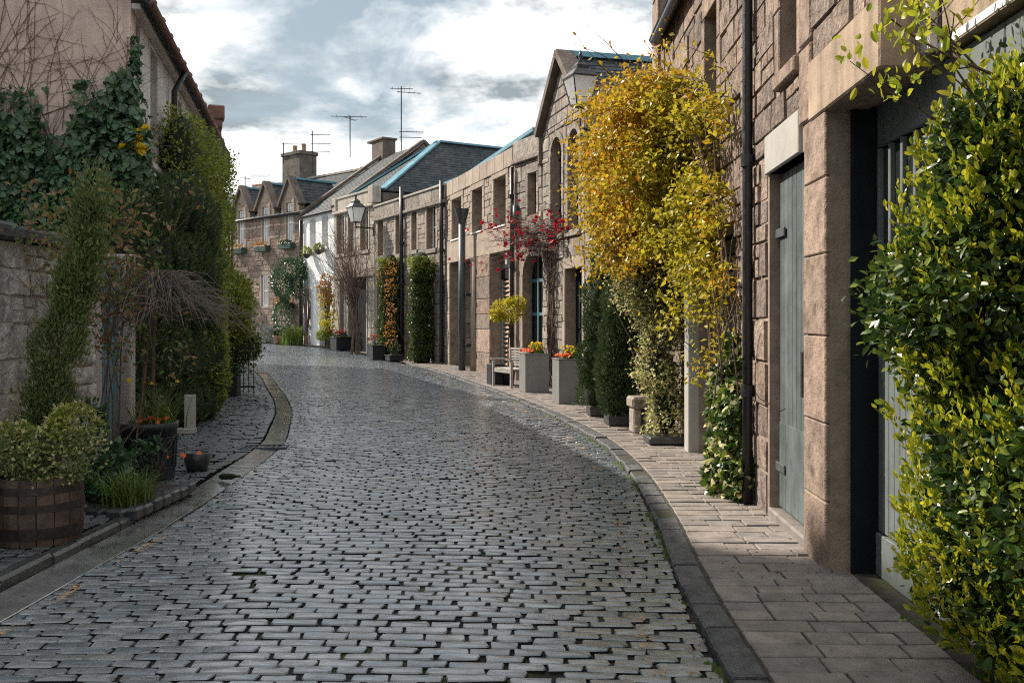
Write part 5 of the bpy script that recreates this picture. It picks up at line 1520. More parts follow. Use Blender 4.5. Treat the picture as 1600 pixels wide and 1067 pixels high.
foliage(sh, P[sl], N[sl], (.03, .068), 'oval', LM['gloss'], sep=300, seed=102, up=.1, rnd=.75)
foliage(sh, P[~sl], N[~sl], (.024, .058), 'simple', LM['gloss'], name='fine_foliage', seed=109, up=.2, rnd=.9)
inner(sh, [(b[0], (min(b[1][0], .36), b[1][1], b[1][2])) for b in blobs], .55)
# young yellow shoots standing in little tufts
P2, N2 = blob_points(blobs, 1300, .88, 103, .22, 5, cutA)
r_ = np.random.default_rng(5); PP = []; NN = []
for p, n in zip(P2, N2):
    ax = n * .6 + V3(0, 0, .9) + r_.normal(size=3) * .3; ax /= np.linalg.norm(ax)
    for k in range(7):
        PP.append(p + n * .03 + ax * .012 * k + r_.normal(size=3) * .006); NN.append(ax + r_.normal(size=3) * .35)
NN = np.array(NN); NN /= np.linalg.norm(NN, axis=1)[:, None]
foliage(sh, np.array(PP), NN, (.024, .044), 'oval', LM['gloss_new'], name='young_leaves', seed=104, out=1, up=.3, rnd=.2)
mb = MB(); rg = random.Random(8); tips = []
for k in range(9):
    branch(mb, (2.25 + rg.gauss(0, .08), 4.05 + rg.gauss(0, .1), .02), (rg.gauss(.1, .1), rg.gauss(0, .15), 1), 1.5, .02, 1, rg, .15, .25, 5, (3, 4), .35)
for k in range(5):
    z_ = rg.uniform(2.1, 2.6); branch(mb, (2.2, 4.05, z_), (-.6 + rg.gauss(0, .25), .1 + rg.gauss(0, .3), .55), .75, .008, 1, rg, .2, .12, 4, (2, 3), .5, tips)
mb.build('stems', M['bark'], sh)
PP, NN = [], []
for t in tips:
    for k in range(14):
        q = np.array(t) + r_.normal(size=3) * V3(.05, .05, .05); PP.append(q); v = r_.normal(size=3); v[2] = abs(v[2]) + .4; NN.append(v / np.linalg.norm(v))
foliage(sh, np.array(PP), np.array(NN), (.035, .06), 'oval', LM['gloss_new'], name='shoot_leaves', seed=105, out=.8)

# ================================================================== golden climber over house B
cl = thing('golden_climber', 'golden yellow climbing rose billowing over the stone wall by the black downpipe', 'climber', (2.1, 11.5, .05))
rg = random.Random(18); mb = MB(); PP, NN, TT = [], [], []
def spray(p, d, L, sag, n, r=.006):
    """an arching shoot with leaves gathered at its nodes"""
    pts = [Vector(p)]; d = Vector(d).normalized(); k = 7
    for i in range(k):
        d = (d + Vector((rg.gauss(0, .1), rg.gauss(0, .1), rg.gauss(0, .08) - sag))).normalized(); pts.append(pts[-1] + d * (L / k))
    for i in range(len(pts)):
        if pts[i].x > 2.14: pts[i].x = 2.14 - rg.uniform(0, .05)
    mb.tube(pts, [r * (1 - .75 * i / k) for i in range(k + 1)], 4, cap=False)
    for i in range(1, k + 1):
        m = int(n / k * rg.uniform(.3, 1.7)); c = pts[i]; sp = rg.uniform(.05, .12) if n > 20 else .022
        for _ in range(m):
            q = c + Vector((rg.gauss(0, sp), rg.gauss(0, sp), rg.gauss(0, sp * .9)))
            if q.x > 2.15 or q.x < .05 * q.y + .05 * math.sin(q.z * 9): continue
            if q.z > 1.45 + .262 * q.y + .2 * math.sin(q.y * 4.3 + q.x * 3) and rg.random() < .75: continue
            v = Vector((rg.gauss(-.3, .7), rg.gauss(-.2, .7), rg.gauss(.2, .6))).normalized()
            PP.append(q); NN.append(v)
# main stems up the wall
for k in range(15):
    y0 = rg.uniform(8.95, 10.2)
    pts = [(2.12 + rg.gauss(0, .02), y0, .1 + rg.uniform(0, .8)), (2.08, y0 + rg.gauss(0, .1), 1.5), (2.03, y0 + rg.uniform(0, .6), 2.6), (2.05 - rg.uniform(0, .25), y0 + rg.uniform(.4, 1.6), rg.uniform(3.2, 4.2)), (2.05 - rg.uniform(.1, .6), y0 + rg.uniform(1.2, 2.8), rg.uniform(3.6, 4.6))]
    w_ = rg.uniform(.5, 1.1); mb.tube(pts, [.016 * w_, .014 * w_, .011 * w_, .008, .004], 5, cap=False)
# (y from, to, z from, to, reach, how many): upper mass, left overhang, wall side, hanging fringe
for (ya, yb, za, zb, L0_, L1_, cnt, nl, sg) in ((11.0, 13.9, 3.2, 4.5, .5, 1.05, 84, 165, .10), (12.4, 13.9, 2.6, 4.2, .55, 1.15, 62, 180, .14), (10.5, 12.0, 2.9, 4.45, .4, .85, 60, 160, .12), (9.1, 11.2, 2.2, 4.3, .25, .6, 48, 95, .10), (11.2, 13.6, 2.3, 3.3, .4, .9, 46, 150, .16), (9.0, 10.6, 1.5, 2.6, .3, .6, 22, 70, .16), (8.6, 9.6, 1.2, 2.6, .2, .45, 10, 34, .2)):
    for _ in range(cnt):
        y = rg.uniform(ya, yb); z = rg.uniform(za, zb)
        spray((2.1 - rg.uniform(0, .35) * (L0_ > .35), y, z), (-1 + rg.gauss(0, .35), rg.gauss(-.05, .55), rg.gauss(.45, .4)), rg.uniform(L0_, L1_), sg, nl)
for _ in range(16):   # long whips against the sky
    spray((rg.uniform(1.2, 2.0), rg.uniform(11.2, 13.8), rg.uniform(4.3, 4.75)), (rg.gauss(-.4, .5), rg.gauss(0, .5), 1), rg.uniform(.4, .8), .06, 18, .007)
mb.build('stems', M['vine'], cl)
P = np.array([tuple(q) for q in PP]); N = np.array([tuple(q) for q in NN])
green = (pnoise(P, 3, 1.5) * .9 + (P[:, 0] - 1.55) * 1.0 - (P[:, 2] - 3.3) * .25 + NR.normal(size=len(P)) * .45) > .62
foliage(cl, P[~green], N[~green], (.045, .085), 'simple', LM['gold'], seed=112, rnd=.7, up=-.1)
foliage(cl, P[green], N[green], (.045, .085), 'simple', LM['gold_green'], name='green_foliage', seed=113, rnd=.7, up=-.1)

# green ivy round the foot of the downpipe
iv = thing('ivy_bush', 'green ivy clump with pale shiny leaves at the foot of the black downpipe', 'ivy', (2.0, 8.75, .05))
blobs = [((1.99, 8.35, .3), (.16, .28, .33)), ((2.0, 8.5, .75), (.14, .26, .35)), ((2.0, 8.75, .35), (.20, .36, .36)), ((2.02, 8.85, .75), (.19, .33, .42)), ((2.06, 8.9, 1.15), (.13, .22, .3)), ((1.93, 8.7, .2), (.22, .34, .2))]
P, N = blob_points(blobs, 3800, .6, 121, .25, 6, lambda q: (q[:, 2] > .05) & (q[:, 0] < 2.13))
g_ = NR.random(len(P)) < .8
foliage(iv, P[g_], N[g_], (.05, .085), 'ivy', LM['gloss'], seed=122, up=-.2, out=.5, rnd=.6, face=1.0)
foliage(iv, P[~g_], N[~g_], (.05, .085), 'ivy', LM['varieg'], name='pale_leaves', seed=123, up=-.2, out=.5, rnd=.6, face=1.0)
mb = MB(); rg = random.Random(28)
for k in range(10): branch(mb, (2.05 + rg.gauss(0, .05), 8.85 + rg.gauss(0, .12), .05), (rg.gauss(0, .15), rg.gauss(0, .3), 1), 1.9, .012, 1, rg, .3, .1, 4, (1, 3), .5)
mb.build('stems', M['bark'], iv)

# variegated euonymus column
ve = thing('variegated_shrub', 'tall cream variegated evergreen column beside the white door post', 'shrub', (1.92, 12.3, .05))
blobs = [((1.96, 12.3, .45), (.26, .36, .42)), ((1.90, 12.4, .95), (.28, .36, .40)), ((1.88, 12.4, 1.5), (.32, .40, .45)), ((1.80, 12.5, 2.0), (.36, .42, .40)), ((1.70, 12.7, 2.45), (.42, .45, .38)), ((1.75, 12.5, 2.85), (.40, .45, .32)), ((1.55, 12.6, 2.62), (.4, .35, .2))]
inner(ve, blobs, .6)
P, N = blob_points(blobs, 22000, .6, 131, .34, 5, jit=.045, cut= lambda q: (q[:, 2] > .12) & (q[:, 0] < 2.2))
dk = NR.random(len(P)) < .2
foliage(ve, P[~dk], N[~dk], (.034, .06), 'simple', LM['varieg'], seed=132, up=.1)
foliage(ve, P[dk], N[dk], (.030, .055), 'simple', LM['box'], name='green_foliage', seed=133, up=.1)
mb = MB(); rg = random.Random(38)
for k in range(6): branch(mb, (1.98 + rg.gauss(0, .05), 12.4 + rg.gauss(0, .08), .02), (-.08 + rg.gauss(0, .1), rg.gauss(0, .1), 1), 2.4, .025, 1, rg, .2, .25, 5, (2, 3), .5)
mb.build('stems', M['bark'], ve)

# two dark upright yews in low stone tubs
for i, (x, y, h, rr, lab) in enumerate([(1.44, 15.7, 3.1, .40, 'dark slim yew column nearer the grey planters'), (1.60, 14.3, 2.8, .38, 'dark slim yew column nearer the variegated shrub')]):
    t = thing('yew_tree', lab, 'tree', (x, y, .05), 'pair of dark yew columns')
    blobs = [((x + .02 * k, y, .45 + k * h / 6), (rr * (1 - .1 * k / 3) * (1.0 if k < 4 else .7), rr * 1.1, h / 6.5)) for k in range(6)] + [((x - .08, y - .1, .9), (rr * .8, rr * .8, .5)), ((x + .1, y, 1.5), (rr * .8, rr, .5))]
    inner(t, blobs, .7)
    P, N = blob_points(blobs, 12000, .72, 141 + i, .16, 7, lambda q: q[:, 2] > .2)
    foliage(t, P, N, (.05, .085), 'tuft', LM['yew'], name='crown', seed=143 + i, up=.8, rnd=.4)
    MB().tube([(x, y, .05), (x, y, 1.0), (x + .02, y, h * .9)], [.05, .04, .01], 6).build('trunk', M['bark'], t)
    f_ = RFrame((x, y, .045), .1)
    tb = thing('stone_tub', ['low dark stone tub under the yew nearer the grey planters', 'low dark stone tub under the yew nearer the variegated shrub'][i], 'planter', (x, y, .045), 'low tubs under the yews')
    m_ = MB(); m_.box(f_, -.2, .2, -.2, .2, 0, .16, .015); m_.build('body', M['kerb_wet'], tb)
    MB().box(f_, -.17, .17, -.17, .17, .155, .168).build('soil', M['soil'], tb)

# ================================================================== left: ivy and bare vine on the harled end wall
ivl = thing('wall_ivy', 'broad mat of large dark green ivy leaves on the pink end wall', 'ivy', FGb.p(1.2, .1, 3.0))
fmat = np.array(FGb.mat())
def wallpts(n, f, seed, d=(.03, .16)):
    r = np.random.default_rng(seed); out = []
    while len(out) < n:
        u, z = r.uniform(-.25, 2.3), r.uniform(2.2, 4.9)
        if r.random() < f(u, z): out.append((u, r.uniform(*d), z))
    return np.array(out)
def dens(u, z):
    top = 4.15 + .35 * math.sin(u * 5.1) + .25 * math.sin(u * 11 + 1) + (.5 if u < .25 else 0) * 1
    bot = 2.75 - .25 * math.sin(u * 2) - (.5 if u < .4 else 0)
    if z > top + .35: return .012 if z < top + .8 else 0
    if z > top: return .18
    if z < bot: return .1
    return 1.0
q = wallpts(3600, dens, 151, (.03, .30))
P = (fmat @ np.c_[q, np.ones(len(q))].T).T[:, :3]
N = np.tile(np.array([FGb.N.x, FGb.N.y, .15]), (len(P), 1)) + NR.normal(size=P.shape) * .25; N /= np.linalg.norm(N, axis=1)[:, None]
foliage(ivl, P, N, (.085, .15), 'ivy', LM['ivy'], sep=300, seed=152, out=.25, up=-.7, rnd=.35, face=1.4)
# ivy turning the corner onto the street face
blobs = [((-5.0, 13.0, 3.1), (.22, .3, .8)), ((-5.05, 13.0, 4.2), (.13, .16, .7)), ((-5.1, 13.0, 4.9), (.07, .1, .5))]
P, N = blob_points(blobs, 900, .7, 153, .2, 5)
foliage(ivl, P, N, (.06, .12), 'ivy', LM['ivy'], name='corner_foliage', seed=154, out=.3, up=-.6, face=1.2)
mb = MB(); rg = random.Random(58)
for k in range(40):
    u, z = rg.uniform(-.05, 2.2), rg.uniform(3.0, 4.4); a = rg.gauss(math.pi / 2 + (.25 if u > .8 else -.1), .4); pts = []
    L = rg.uniform(1.0, 3.0); n = 12
    for i in range(n):
        pts.append(FGb.p(min(max(u, .0), 2.6), .012, z)); a += rg.gauss(0, .10); u += math.cos(a) * L / n; z += math.sin(a) * L / n
    w_ = rg.uniform(.0035, .0075)
    mb.tube(pts, [w_ * (1 - .6 * i / n) for i in range(n)], 4, cap=False)
    for j in range(3):
        i = rg.randint(3, n - 2); b = a + rg.choice((-1, 1)) * rg.uniform(.5, 1.1); p = Vector(pts[i]); pp_ = [p]
        for s_ in range(5):
            b += rg.gauss(0, .2); p = p + Vector((FGb.D.x * math.cos(b), FGb.D.y * math.cos(b), math.sin(b))) * .13; pp_.append(p)
        mb.tube([tuple(x) for x in pp_], [w_ * .6 * (1 - .1 * s_) for s_ in range(6)], 3, cap=False)
o = mb.build('bare_stems', M['vine'], ivl)
# yellow flowering tuft at the corner
yf = thing('forsythia_tuft', 'small tuft of bright yellow flowers at the corner of the pink wall', 'flowers', (-5.03, 12.85, 3.95))
rg = random.Random(61)
flowers(yf, [Vector((-5.02 + rg.gauss(0, .06), 12.85 + rg.gauss(0, .08), 3.93 + rg.gauss(0, .09))) for _ in range(48)] + [Vector((-5.13, 12.9, 4.72))], .06, LM['yellow'], 62)
mb = MB(); [branch(mb, (-5.1, 12.9, 3.75), (rg.gauss(.3, .3), rg.gauss(-.3, .3), 1), .3, .005, 1, rg) for _ in range(6)]; mb.build('stems', M['vine'], yf)

# tall hedge against the street face, dark yew columns in front of it
hd = thing('tall_hedge', 'tall bright green clipped hedge with square top against the harled house', 'hedge', (-5.6, 17, 0))
blobs = []
for k in range(7):
    u = FLs.u(252) + (FLs.u(318) - FLs.u(252)) * k / 6; p0 = FLs.p(u, .32, 0)
    for z in (1.0, 2.2, 3.3, 4.35): blobs.append(((p0[0], p0[1], z * (1.0 + .03 * k)), (.33, .7, .75)))
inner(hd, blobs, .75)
P, N = blob_points(blobs, 36000, .8, 161, .12, 5, jit=.05, cut= lambda q: (q[:, 2] > .15) & (q[:, 2] < 5.05 + .1 * np.sin(q[:, 1] * 3) + .02 * (q[:, 1] - 15)))
foliage(hd, P, N, (.05, .085), 'simple', LM['yew_gold'], seed=162)
mb = MB(); rg = random.Random(63)
for k in range(8):
    p0 = FLs.p(FLs.u(258) + (FLs.u(336) - FLs.u(258)) * k / 7, .4, 0); mb.tube([p0, (p0[0], p0[1], 2), (p0[0] + rg.gauss(0, .1), p0[1], 4.4)], [.06, .05, .02], 6)
mb.build('stems', M['bark'], hd)
yw = thing('yew_hedge', 'dark green yew hedge with rounded upright lobes behind the weeping tree', 'hedge', (-4.9, 13.8, 0))
blobs = []
for (px, y, yt) in [(200, 12.6, 330), (222, 12.9, 300), (248, 13.4, 285), (274, 13.9, 282), (298, 14.5, 290), (318, 15.2, 320)]:
    x = (px - 800) / FPX * y; zt = EYE + (HZ - yt) / FPX * y
    for k in range(5): blobs.append(((x, y, .35 + (zt - .7) * k / 4), (.26, .42, .55)))
inner(yw, blobs, .75)
P, N = blob_points(blobs, 26000, .78, 165, .14, 6, lambda q: q[:, 2] > .1)
foliage(yw, P, N, (.055, .095), 'tuft', LM['yew'], seed=166, up=.9, rnd=.4)
mb = MB()
for b in blobs[::5]: mb.tube([(b[0][0], b[0][1], 0), (b[0][0], b[0][1], 2.6)], [.05, .03], 6)
mb.build('stems', M['bark'], yw)
# bright edge of the hedge towards the lane
blobs = [((-4.78, 15.4, .9), (.18, .5, .75)), ((-4.95, 15.8, 1.9), (.2, .45, .8)), ((-5.05, 16.0, 2.9), (.2, .4, .6))]
eb = thing('edge_shrub', 'light green leafy edge of hedge hanging over the black panel', 'shrub', (-4.85, 15.6, 0))
inner(eb, blobs, .7)
P, N = blob_points(blobs, 6500, .75, 167, .25, 6, lambda q: q[:, 2] > .1)
foliage(eb, P, N, (.04, .07), 'simple', LM['yew_gold'], seed=168)
MB().tube([(-4.85, 15.6, 0), (-4.95, 15.8, 2.6)], [.04, .02], 6).build('stem', M['bark'], eb)

# golden shrub further along, on a dark railing
gs = thing('golden_shrub', 'rounded golden green shrub over dark railings at the bend', 'shrub', (-6.2, 21.5, 0))
blobs = [((-6.4, 21.5, 1.9), (.5, .6, .75)), ((-6.15, 21.3, 1.5), (.4, .6, .65)), ((-6.55, 22, 2.2), (.45, .5, .5)), ((-6.0, 21.6, 1.1), (.28, .4, .45))]
inner(gs, blobs, .7)
P, N = blob_points(blobs, 14000, .7, 171, .25, 4, jit=.06)
top = (P[:, 2] > 1.6 + .35 * pnoise(P, 9, 3)) | (NR.random(len(P)) < .2)
foliage(gs, P[top], N[top], (.05, .085), 'simple', LM['yew_gold'], seed=172)
foliage(gs, P[~top], N[~top], (.05, .085), 'simple', LM['box'], name='lower_foliage', seed=173)
MB().tube([(-6.25, 21.6, 0), (-6.2, 21.5, 1.2), (-6.2, 21.5, 2.2)], [.06, .05, .02], 6).build('stem', M['bark'], gs)
rl = thing('iron_railing', 'short black iron railing below the golden shrub', 'railing', (-6.0, 20.6, .02))
f_ = RFrame((-6.0, 20.7, .02), math.radians(8))
MB().box(f_, -.45, .45, -.015, .015, .95, .99).build('rail', M['iron'], rl); MB().box(f_, -.45, .45, -.015, .015, .12, .16).build('rail', M['iron'], rl)
for k in range(9): MB().box(f_, -.43 + k * .105, -.415 + k * .105, -.008, .008, 0, 1.08).build('bar', M['iron'], rl)

# far shrub beyond the golden one, dark, closing the view at the bend
fs = thing('far_shrub', 'dark bare-topped climber against the brown stone house behind the golden shrub', 'shrub', FH.p(6.5, .5, .5))
blobs = [(FH.p(6.3, .45, 1.6), (.6, .6, 1.1)), (FH.p(7.2, .45, 2.6), (.6, .6, 1.0)), (FH.p(5.6, .4, 3.4), (.4, .4, .6))]
P, N = blob_points(blobs, 3500, .6, 175, .3, 3)
foliage(fs, P, N, (.07, .12), 'simple', LM['dkgreen'], seed=176)
mb = MB(); rg = random.Random(77); q = FH.p(6.2, .35, .5); [branch(mb, q, (rg.gauss(0, .3), rg.gauss(0, .2), 1), 2.6, .03, 2, rg, .3, .2, 4) for _ in range(7)]; mb.build('stems', M['vine'], fs)

# juniper leaning out by the wall
ju = thing('juniper', 'slender feathery juniper leaning to the right beside the garden wall', 'tree', (-3.78, 7.7, .1))
blobs = []
for k in range(12):
    t = k / 11; x = -3.82 + .44 * t; y = 7.7 + .1 * t; z = .55 + 2.05 * t
    rr = .15 * (1 - .5 * t) * (1.12 if k % 3 else .95) + .03; blobs.append(((x, y, z), (rr, rr, .24)))

P, N = blob_points(blobs, 26000, .3, 181, .22, 9, jit=.03)
foliage(ju, P, N, (.03, .06), 'needle', LM['juniper'], name='crown', seed=182, up=1.1, rnd=.45)
MB().tube([(-3.80, 7.7, .05), (-3.72, 7.72, 1.2), (-3.4, 7.8, 2.5)], [.05, .035, .01], 7).build('trunk', M['bark'], ju)

# rose bush with reddish young leaves against the wall
rs = thing('rose_bush', 'straggly rose bush with reddish young leaves against the old garden wall', 'shrub', (-3.95, 8.9, .1))
mb = MB(); rg = random.Random(91); tips = []
for k in range(7):
    branch(mb, (-3.85 + rg.gauss(0, .12), 9.0 + rg.gauss(0, .2), .1), (rg.gauss(.02, .16), rg.gauss(0, .2), 1), 2.0, .009, 2, rg, .22, .28, 5, (2, 4), .5, tips)
mb.build('stems', M['vine'], rs)
PP, NN = [], []
for t in tips:
    for k in range(9):
        PP.append(np.array(t) + r_.normal(size=3) * V3(.08, .1, .09)); v = r_.normal(size=3); NN.append(v / np.linalg.norm(v))
blobs = [((-4.1, 8.8, 2.45), (.4, .4, .35)), ((-3.65, 9.0, 2.5), (.3, .35, .35)), ((-3.75, 9.0, 1.9), (.3, .3, .3)), ((-3.65, 9.0, 1.45), (.22, .3, .4))]
P, N = blob_points(blobs, 700, .3, 191, .3, 5)
foliage(rs, np.concatenate([np.array(PP), P]), np.concatenate([np.array(NN), N]), (.045, .08), 'oval', LM['rose'], seed=192, rnd=.9)
# ------------------------------------------------------------------ things standing about
M['barrel'] = make_mat('barrel', [(.085, .06, .048), (.105, .072, .056), (.07, .05, .042)], rough=.75, nvar=.4, nscale=9, bump=.5, bscale=50, streak=.35)
M['hoop'] = make_mat('hoop', [(.045, .036, .032)], rough=.6, nvar=.4, nscale=14, bump=.3, metal=.4)
M['lead_pot'] = make_mat('lead_pot', [(.035, .042, .05)], rough=.5, nvar=.3, nscale=7, bump=.2)
M['grey_planter'] = make_mat('grey_planter', [(.19, .188, .19)], rough=.6, nvar=.1, nscale=3, bump=.2, bscale=60, streak=.12)
M['black_planter'] = make_mat('black_planter', [(.018, .02, .023)], rough=.5, nvar=.25, nscale=5, bump=.15)
M['bench_wood'] = make_mat('bench_wood', [(.33, .31, .29), (.29, .275, .26), (.36, .335, .31)], rough=.8, nvar=.25, nscale=12, bump=.3)
M['green_box'] = make_mat('green_box', [(.035, .075, .06)], rough=.6, nvar=.2, nscale=4, bump=.15)
M['lamp_glass'] = make_mat('lamp_glass', [(.72, .74, .75)], rough=.15, nvar=.05, bump=0, trans=.5)
M['clay'] = M['pot_clay']

def barrel(c, R_, H_, label, staves=16):
    t = thing('barrel_planter', label, 'planter', c, 'half barrel planters')
    prof = lambda z: R_ * (.84 + .16 * math.sin(math.pi * (.18 + .62 * z / H_)) ** 1.0)
    for k in range(staves):
        a0, a1 = 6.2832 * (k + .03) / staves, 6.2832 * (k + .97) / staves
        mb = MB(); nz = 5
        for i in range(nz):
            z = H_ * i / (nz - 1); r = prof(z)
            for (rr, a) in ((r, a0), (r, (a0 + a1) / 2), (r, a1), (r - .025, a1), (r - .025, a0)):
                mb.v.append((c[0] + rr * math.cos(a), c[1] + rr * math.sin(a), c[2] + z))
        for i in range(nz - 1):
            for j in range(5):
                mb.f.append((i * 5 + j, i * 5 + (j + 1) % 5, (i + 1) * 5 + (j + 1) % 5, (i + 1) * 5 + j))
        mb.f += [tuple(range(5)), tuple(range((nz - 1) * 5, nz * 5))]
        mb.build('stave', M['barrel'], t)
    for z0, z1 in ((.05, .13), (.24, .29), (.36, .41)):
        z0 *= H_ / .46; z1 *= H_ / .46
        MB().lathe([(prof(z0) - .01, z0), (prof(z0) + .005, z0), (prof(z1) + .005, z1), (prof(z1) - .01, z1)], c, 32).build('hoop', M['hoop'], t, False)
    MB().lathe([(R_ * .9, H_ - .08), (R_ * .9, H_ - .05)], c, 24).build('soil', M['soil'], t)
    return t
bz = z_left(6.7)
barrel((-3.30, 6.7, bz), .29, .45, 'half barrel planter of dark staves at the lower corner by the wall')
barrel((-3.90, 6.35, bz), .29, .45, 'half barrel planter almost out of frame beyond the first barrel')
for i, (c, lab) in enumerate([((-3.28, 6.72, bz + .62), 'dense yellow and green variegated bush growing in the dark barrel'), ((-3.82, 6.35, bz + .6), 'pale leaved bush peeping in at the edge beside the barrel')]):
    t = thing('planter_bush', lab, 'shrub', (c[0], c[1], bz + .4), 'bushes in the barrels')
    blobs = [(c, (.30, .28, .22)), ((c[0] + .12, c[1] + .05, c[2] + .16), (.2, .2, .17)), ((c[0] - .12, c[1], c[2] + .02), (.2, .22, .2)), ((c[0] + .02, c[1] - .1, c[2] - .08), (.24, .2, .16))]
    P, N = blob_points(blobs, 3600, .6, 201 + i, .28, 9)
    hi = P[:, 2] + .05 * NR.normal(size=len(P)) > c[2] + .12
    foliage(t, P[~hi], N[~hi], (.024, .044), 'simple', LM['varieg'] if i else LM['juniper'], seed=203 + i)
    foliage(t, P[hi], N[hi], (.024, .044), 'simple', LM['yew_gold'], name='upper_foliage', seed=205 + i)
    sel = NR.random(len(P)) < .35
    foliage(t, P[sel] + N[sel] * .02, N[sel], (.024, .04), 'simple', LM['varieg'], name='pale_foliage', seed=207 + i)
    mb = MB(); rg = random.Random(9 + i); [branch(mb, (c[0], c[1], bz + .38), (rg.gauss(0, .4), rg.gauss(0, .4), 1), .35, .006, 1, rg) for _ in range(8)]; mb.build('stems', M['bark'], t)

# planted bed edged with setts
bed = thing('planting_bed', 'small earth bed edged with dark setts in front of the round pot', 'bed', (-3.2, 8.1, .1))
bz2 = z_left(7.9)
bp = [(-3.75, 7.75), (-2.98, 7.45), (-2.92, 8.75), (-3.75, 8.8)]
mb = MB(); mb.v = [(x, y, bz2 + .035) for x, y in bp] + [(x, y, bz2 - .1) for x, y in bp]; mb.f = [(0, 1, 2, 3), (0, 4, 5, 1), (1, 5, 6, 2), (2, 6, 7, 3), (3, 7, 4, 0)]
mb.build('soil', M['soil'], bed)
for (p0, p1) in ((bp[0], bp[1]), (bp[1], bp[2])):
    L = math.dist(p0, p1); n = int(L / .17); an = math.atan2(p1[1] - p0[1], p1[0] - p0[0])
    for k in range(n):
        t_ = (k + .5) / n; f_ = RFrame((p0[0] + (p1[0] - p0[0]) * t_, p0[1] + (p1[1] - p0[1]) * t_, bz2 - .03), an + RD.gauss(0, .03))
        MB().box(f_, -.08, .08, -.055, .055, 0, .095 + RD.uniform(-.01, .01), .018).build('edging_sett', M['kerb_wet'], bed)
def small_plant(name, label, cat, c, blobs, n, size, kind, mat, seed, stems=6, group=None):
    t = thing(name, label, cat, c, group)
    P, N = blob_points([((c[0] + b[0], c[1] + b[1], c[2] + b[2]), b[3]) for b in blobs], n, .5, seed, .25, 7)
    foliage(t, P, N, size, kind, mat, seed=seed + 1)
    if stems:
        mb = MB(); rg = random.Random(seed); h = max(b[2] for b in blobs)
        for _ in range(stems): branch(mb, c, (rg.gauss(0, .3), rg.gauss(0, .3), 1), h, .008, 1, rg)
        mb.build('stems', M['bark'], t)
    return t
small_plant('leafy_plant', 'broad leaved green plant low in the sett-edged bed', 'plant', (-3.5, 8.0, bz2), [(0, 0, .12, (.22, .22, .12)), (.05, .2, .25, (.2, .2, .2))], 260, (.07, .12), 'ivy', LM['ivy'], 211)
small_plant('rose_plant', 'upright leafy rose between the barrel bush and the round pot', 'plant', (-3.62, 8.35, bz2), [(0, 0, .35, (.17, .2, .3)), (-.05, 0, .65, (.16, .2, .25))], 420, (.04, .07), 'oval', LM['ivy'], 213, 9)
gcl = thing('daffodil_clump', 'clump of long green daffodil blades at the corner of the bed', 'plant', (-3.06, 7.85, bz2))
blades(gcl, (-3.12, 7.8, bz2 + .03), 230, .32, .28, LM['grass'], seed=5, base_r=.12)
blades(gcl, (-3.2, 8.1, bz2 + .03), 70, .26, .2, LM['grass'], name='rear_foliage', seed=6, base_r=.1)
flowers(gcl, [Vector((-2.95 + .1 * k, 8.2 + .12 * (k % 3), bz2 + .36)) for k in range(3)], .03, LM['orange'], 7)

# round dark pot with a weeping standard
pc = (-3.60, 9.5, z_left(9.5))
rp_ = thing('round_pot', 'large dark round pot with raised panels under the weeping tree', 'planter', pc)
MB().lathe([(.245, 0), (.25, .02), (.275, .5), (.285, .5), (.29, .56), (.26, .56), (.25, .5), (.2, .48)], pc, 32).build('body', M['lead_pot'], rp_, True)
for k in range(8):
    a0, a1 = 6.283 * (k + .12) / 8, 6.283 * (k + .88) / 8; mb = MB(); ring = []
    for (t0, z0) in ((a0, .12), (a1, .12), (a1, .36), (a1 - .12, .42), (a0 + .12, .42), (a0, .36)): ring.append((t0, z0))
    pts = [(pc[0] + (.257 + .05 * z0) * math.cos(t0), pc[1] + (.257 + .05 * z0) * math.sin(t0), pc[2] + z0) for t0, z0 in ring + ring[:1]]
    mb.tube(pts, .008, 5).build('panel_moulding', M['lead_pot'], rp_)
MB().lathe([(.25, .50), (.25, .515)], pc, 24).build('soil', M['soil'], rp_)
wt = thing('weeping_tree', 'bare weeping standard tree with umbrella of thin grey twigs in round pot', 'tree', (pc[0], pc[1], pc[2] + .5))
mb = MB(); rg = random.Random(101)
hz_ = 1.93
mb.tube([(pc[0] - .08, pc[1], pc[2] + .45), (pc[0] - .03, pc[1], 1.2), (pc[0] + .08, pc[1], hz_)], [.026, .022, .03], 7)
mb.tube([(pc[0] + .04, pc[1] + .02, pc[2] + .45), (pc[0] + .05, pc[1], 1.3), (pc[0] + .08, pc[1], hz_ - .1)], [.022, .018, .016], 7)
mb.build('trunk', M['bark'], wt)
mb = MB(); top = Vector((pc[0] + .08, pc[1], hz_))
for k in range(78):
    a = rg.uniform(0, 6.283); R_ = rg.uniform(.35, .95) * (1.05 if math.cos(a) > 0 else .5); lift = rg.uniform(.06, .2); drop = rg.uniform(.05, .5)
    pts = []
    for i in range(9):
        t_ = i / 8; pts.append(top + Vector((math.cos(a) * R_ * t_ + rg.gauss(0, .012), math.sin(a) * R_ * t_ + rg.gauss(0, .012), lift * math.sin(min(1, t_ * 1.6) * math.pi) * (1 - t_ * .3) - drop * t_ ** 2.3)))
    mb.tube(pts, [.0065 * (1 - .75 * i / 8) for i in range(9)], 4, cap=False)
    for j in range(4):
        i = rg.randint(2, 7); p = pts[i]; d_ = Vector((math.cos(a + rg.gauss(0, .6)), math.sin(a + rg.gauss(0, .6)), rg.uniform(-.5, .3)))
        q = [p, p + d_ * .12, p + d_ * .25 + Vector((0, 0, -.05)), p + d_ * .36 + Vector((0, 0, -.16))]
        mb.tube(q, [.004, .0035, .0028, .0018], 3, cap=False)
o = mb.build('crown', M['twig'], wt)
pf = thing('pot_flowers', 'orange and pale flowers with green blades filling the round pot', 'flowers', (pc[0], pc[1], pc[2] + .51))
rg = random.Random(111)
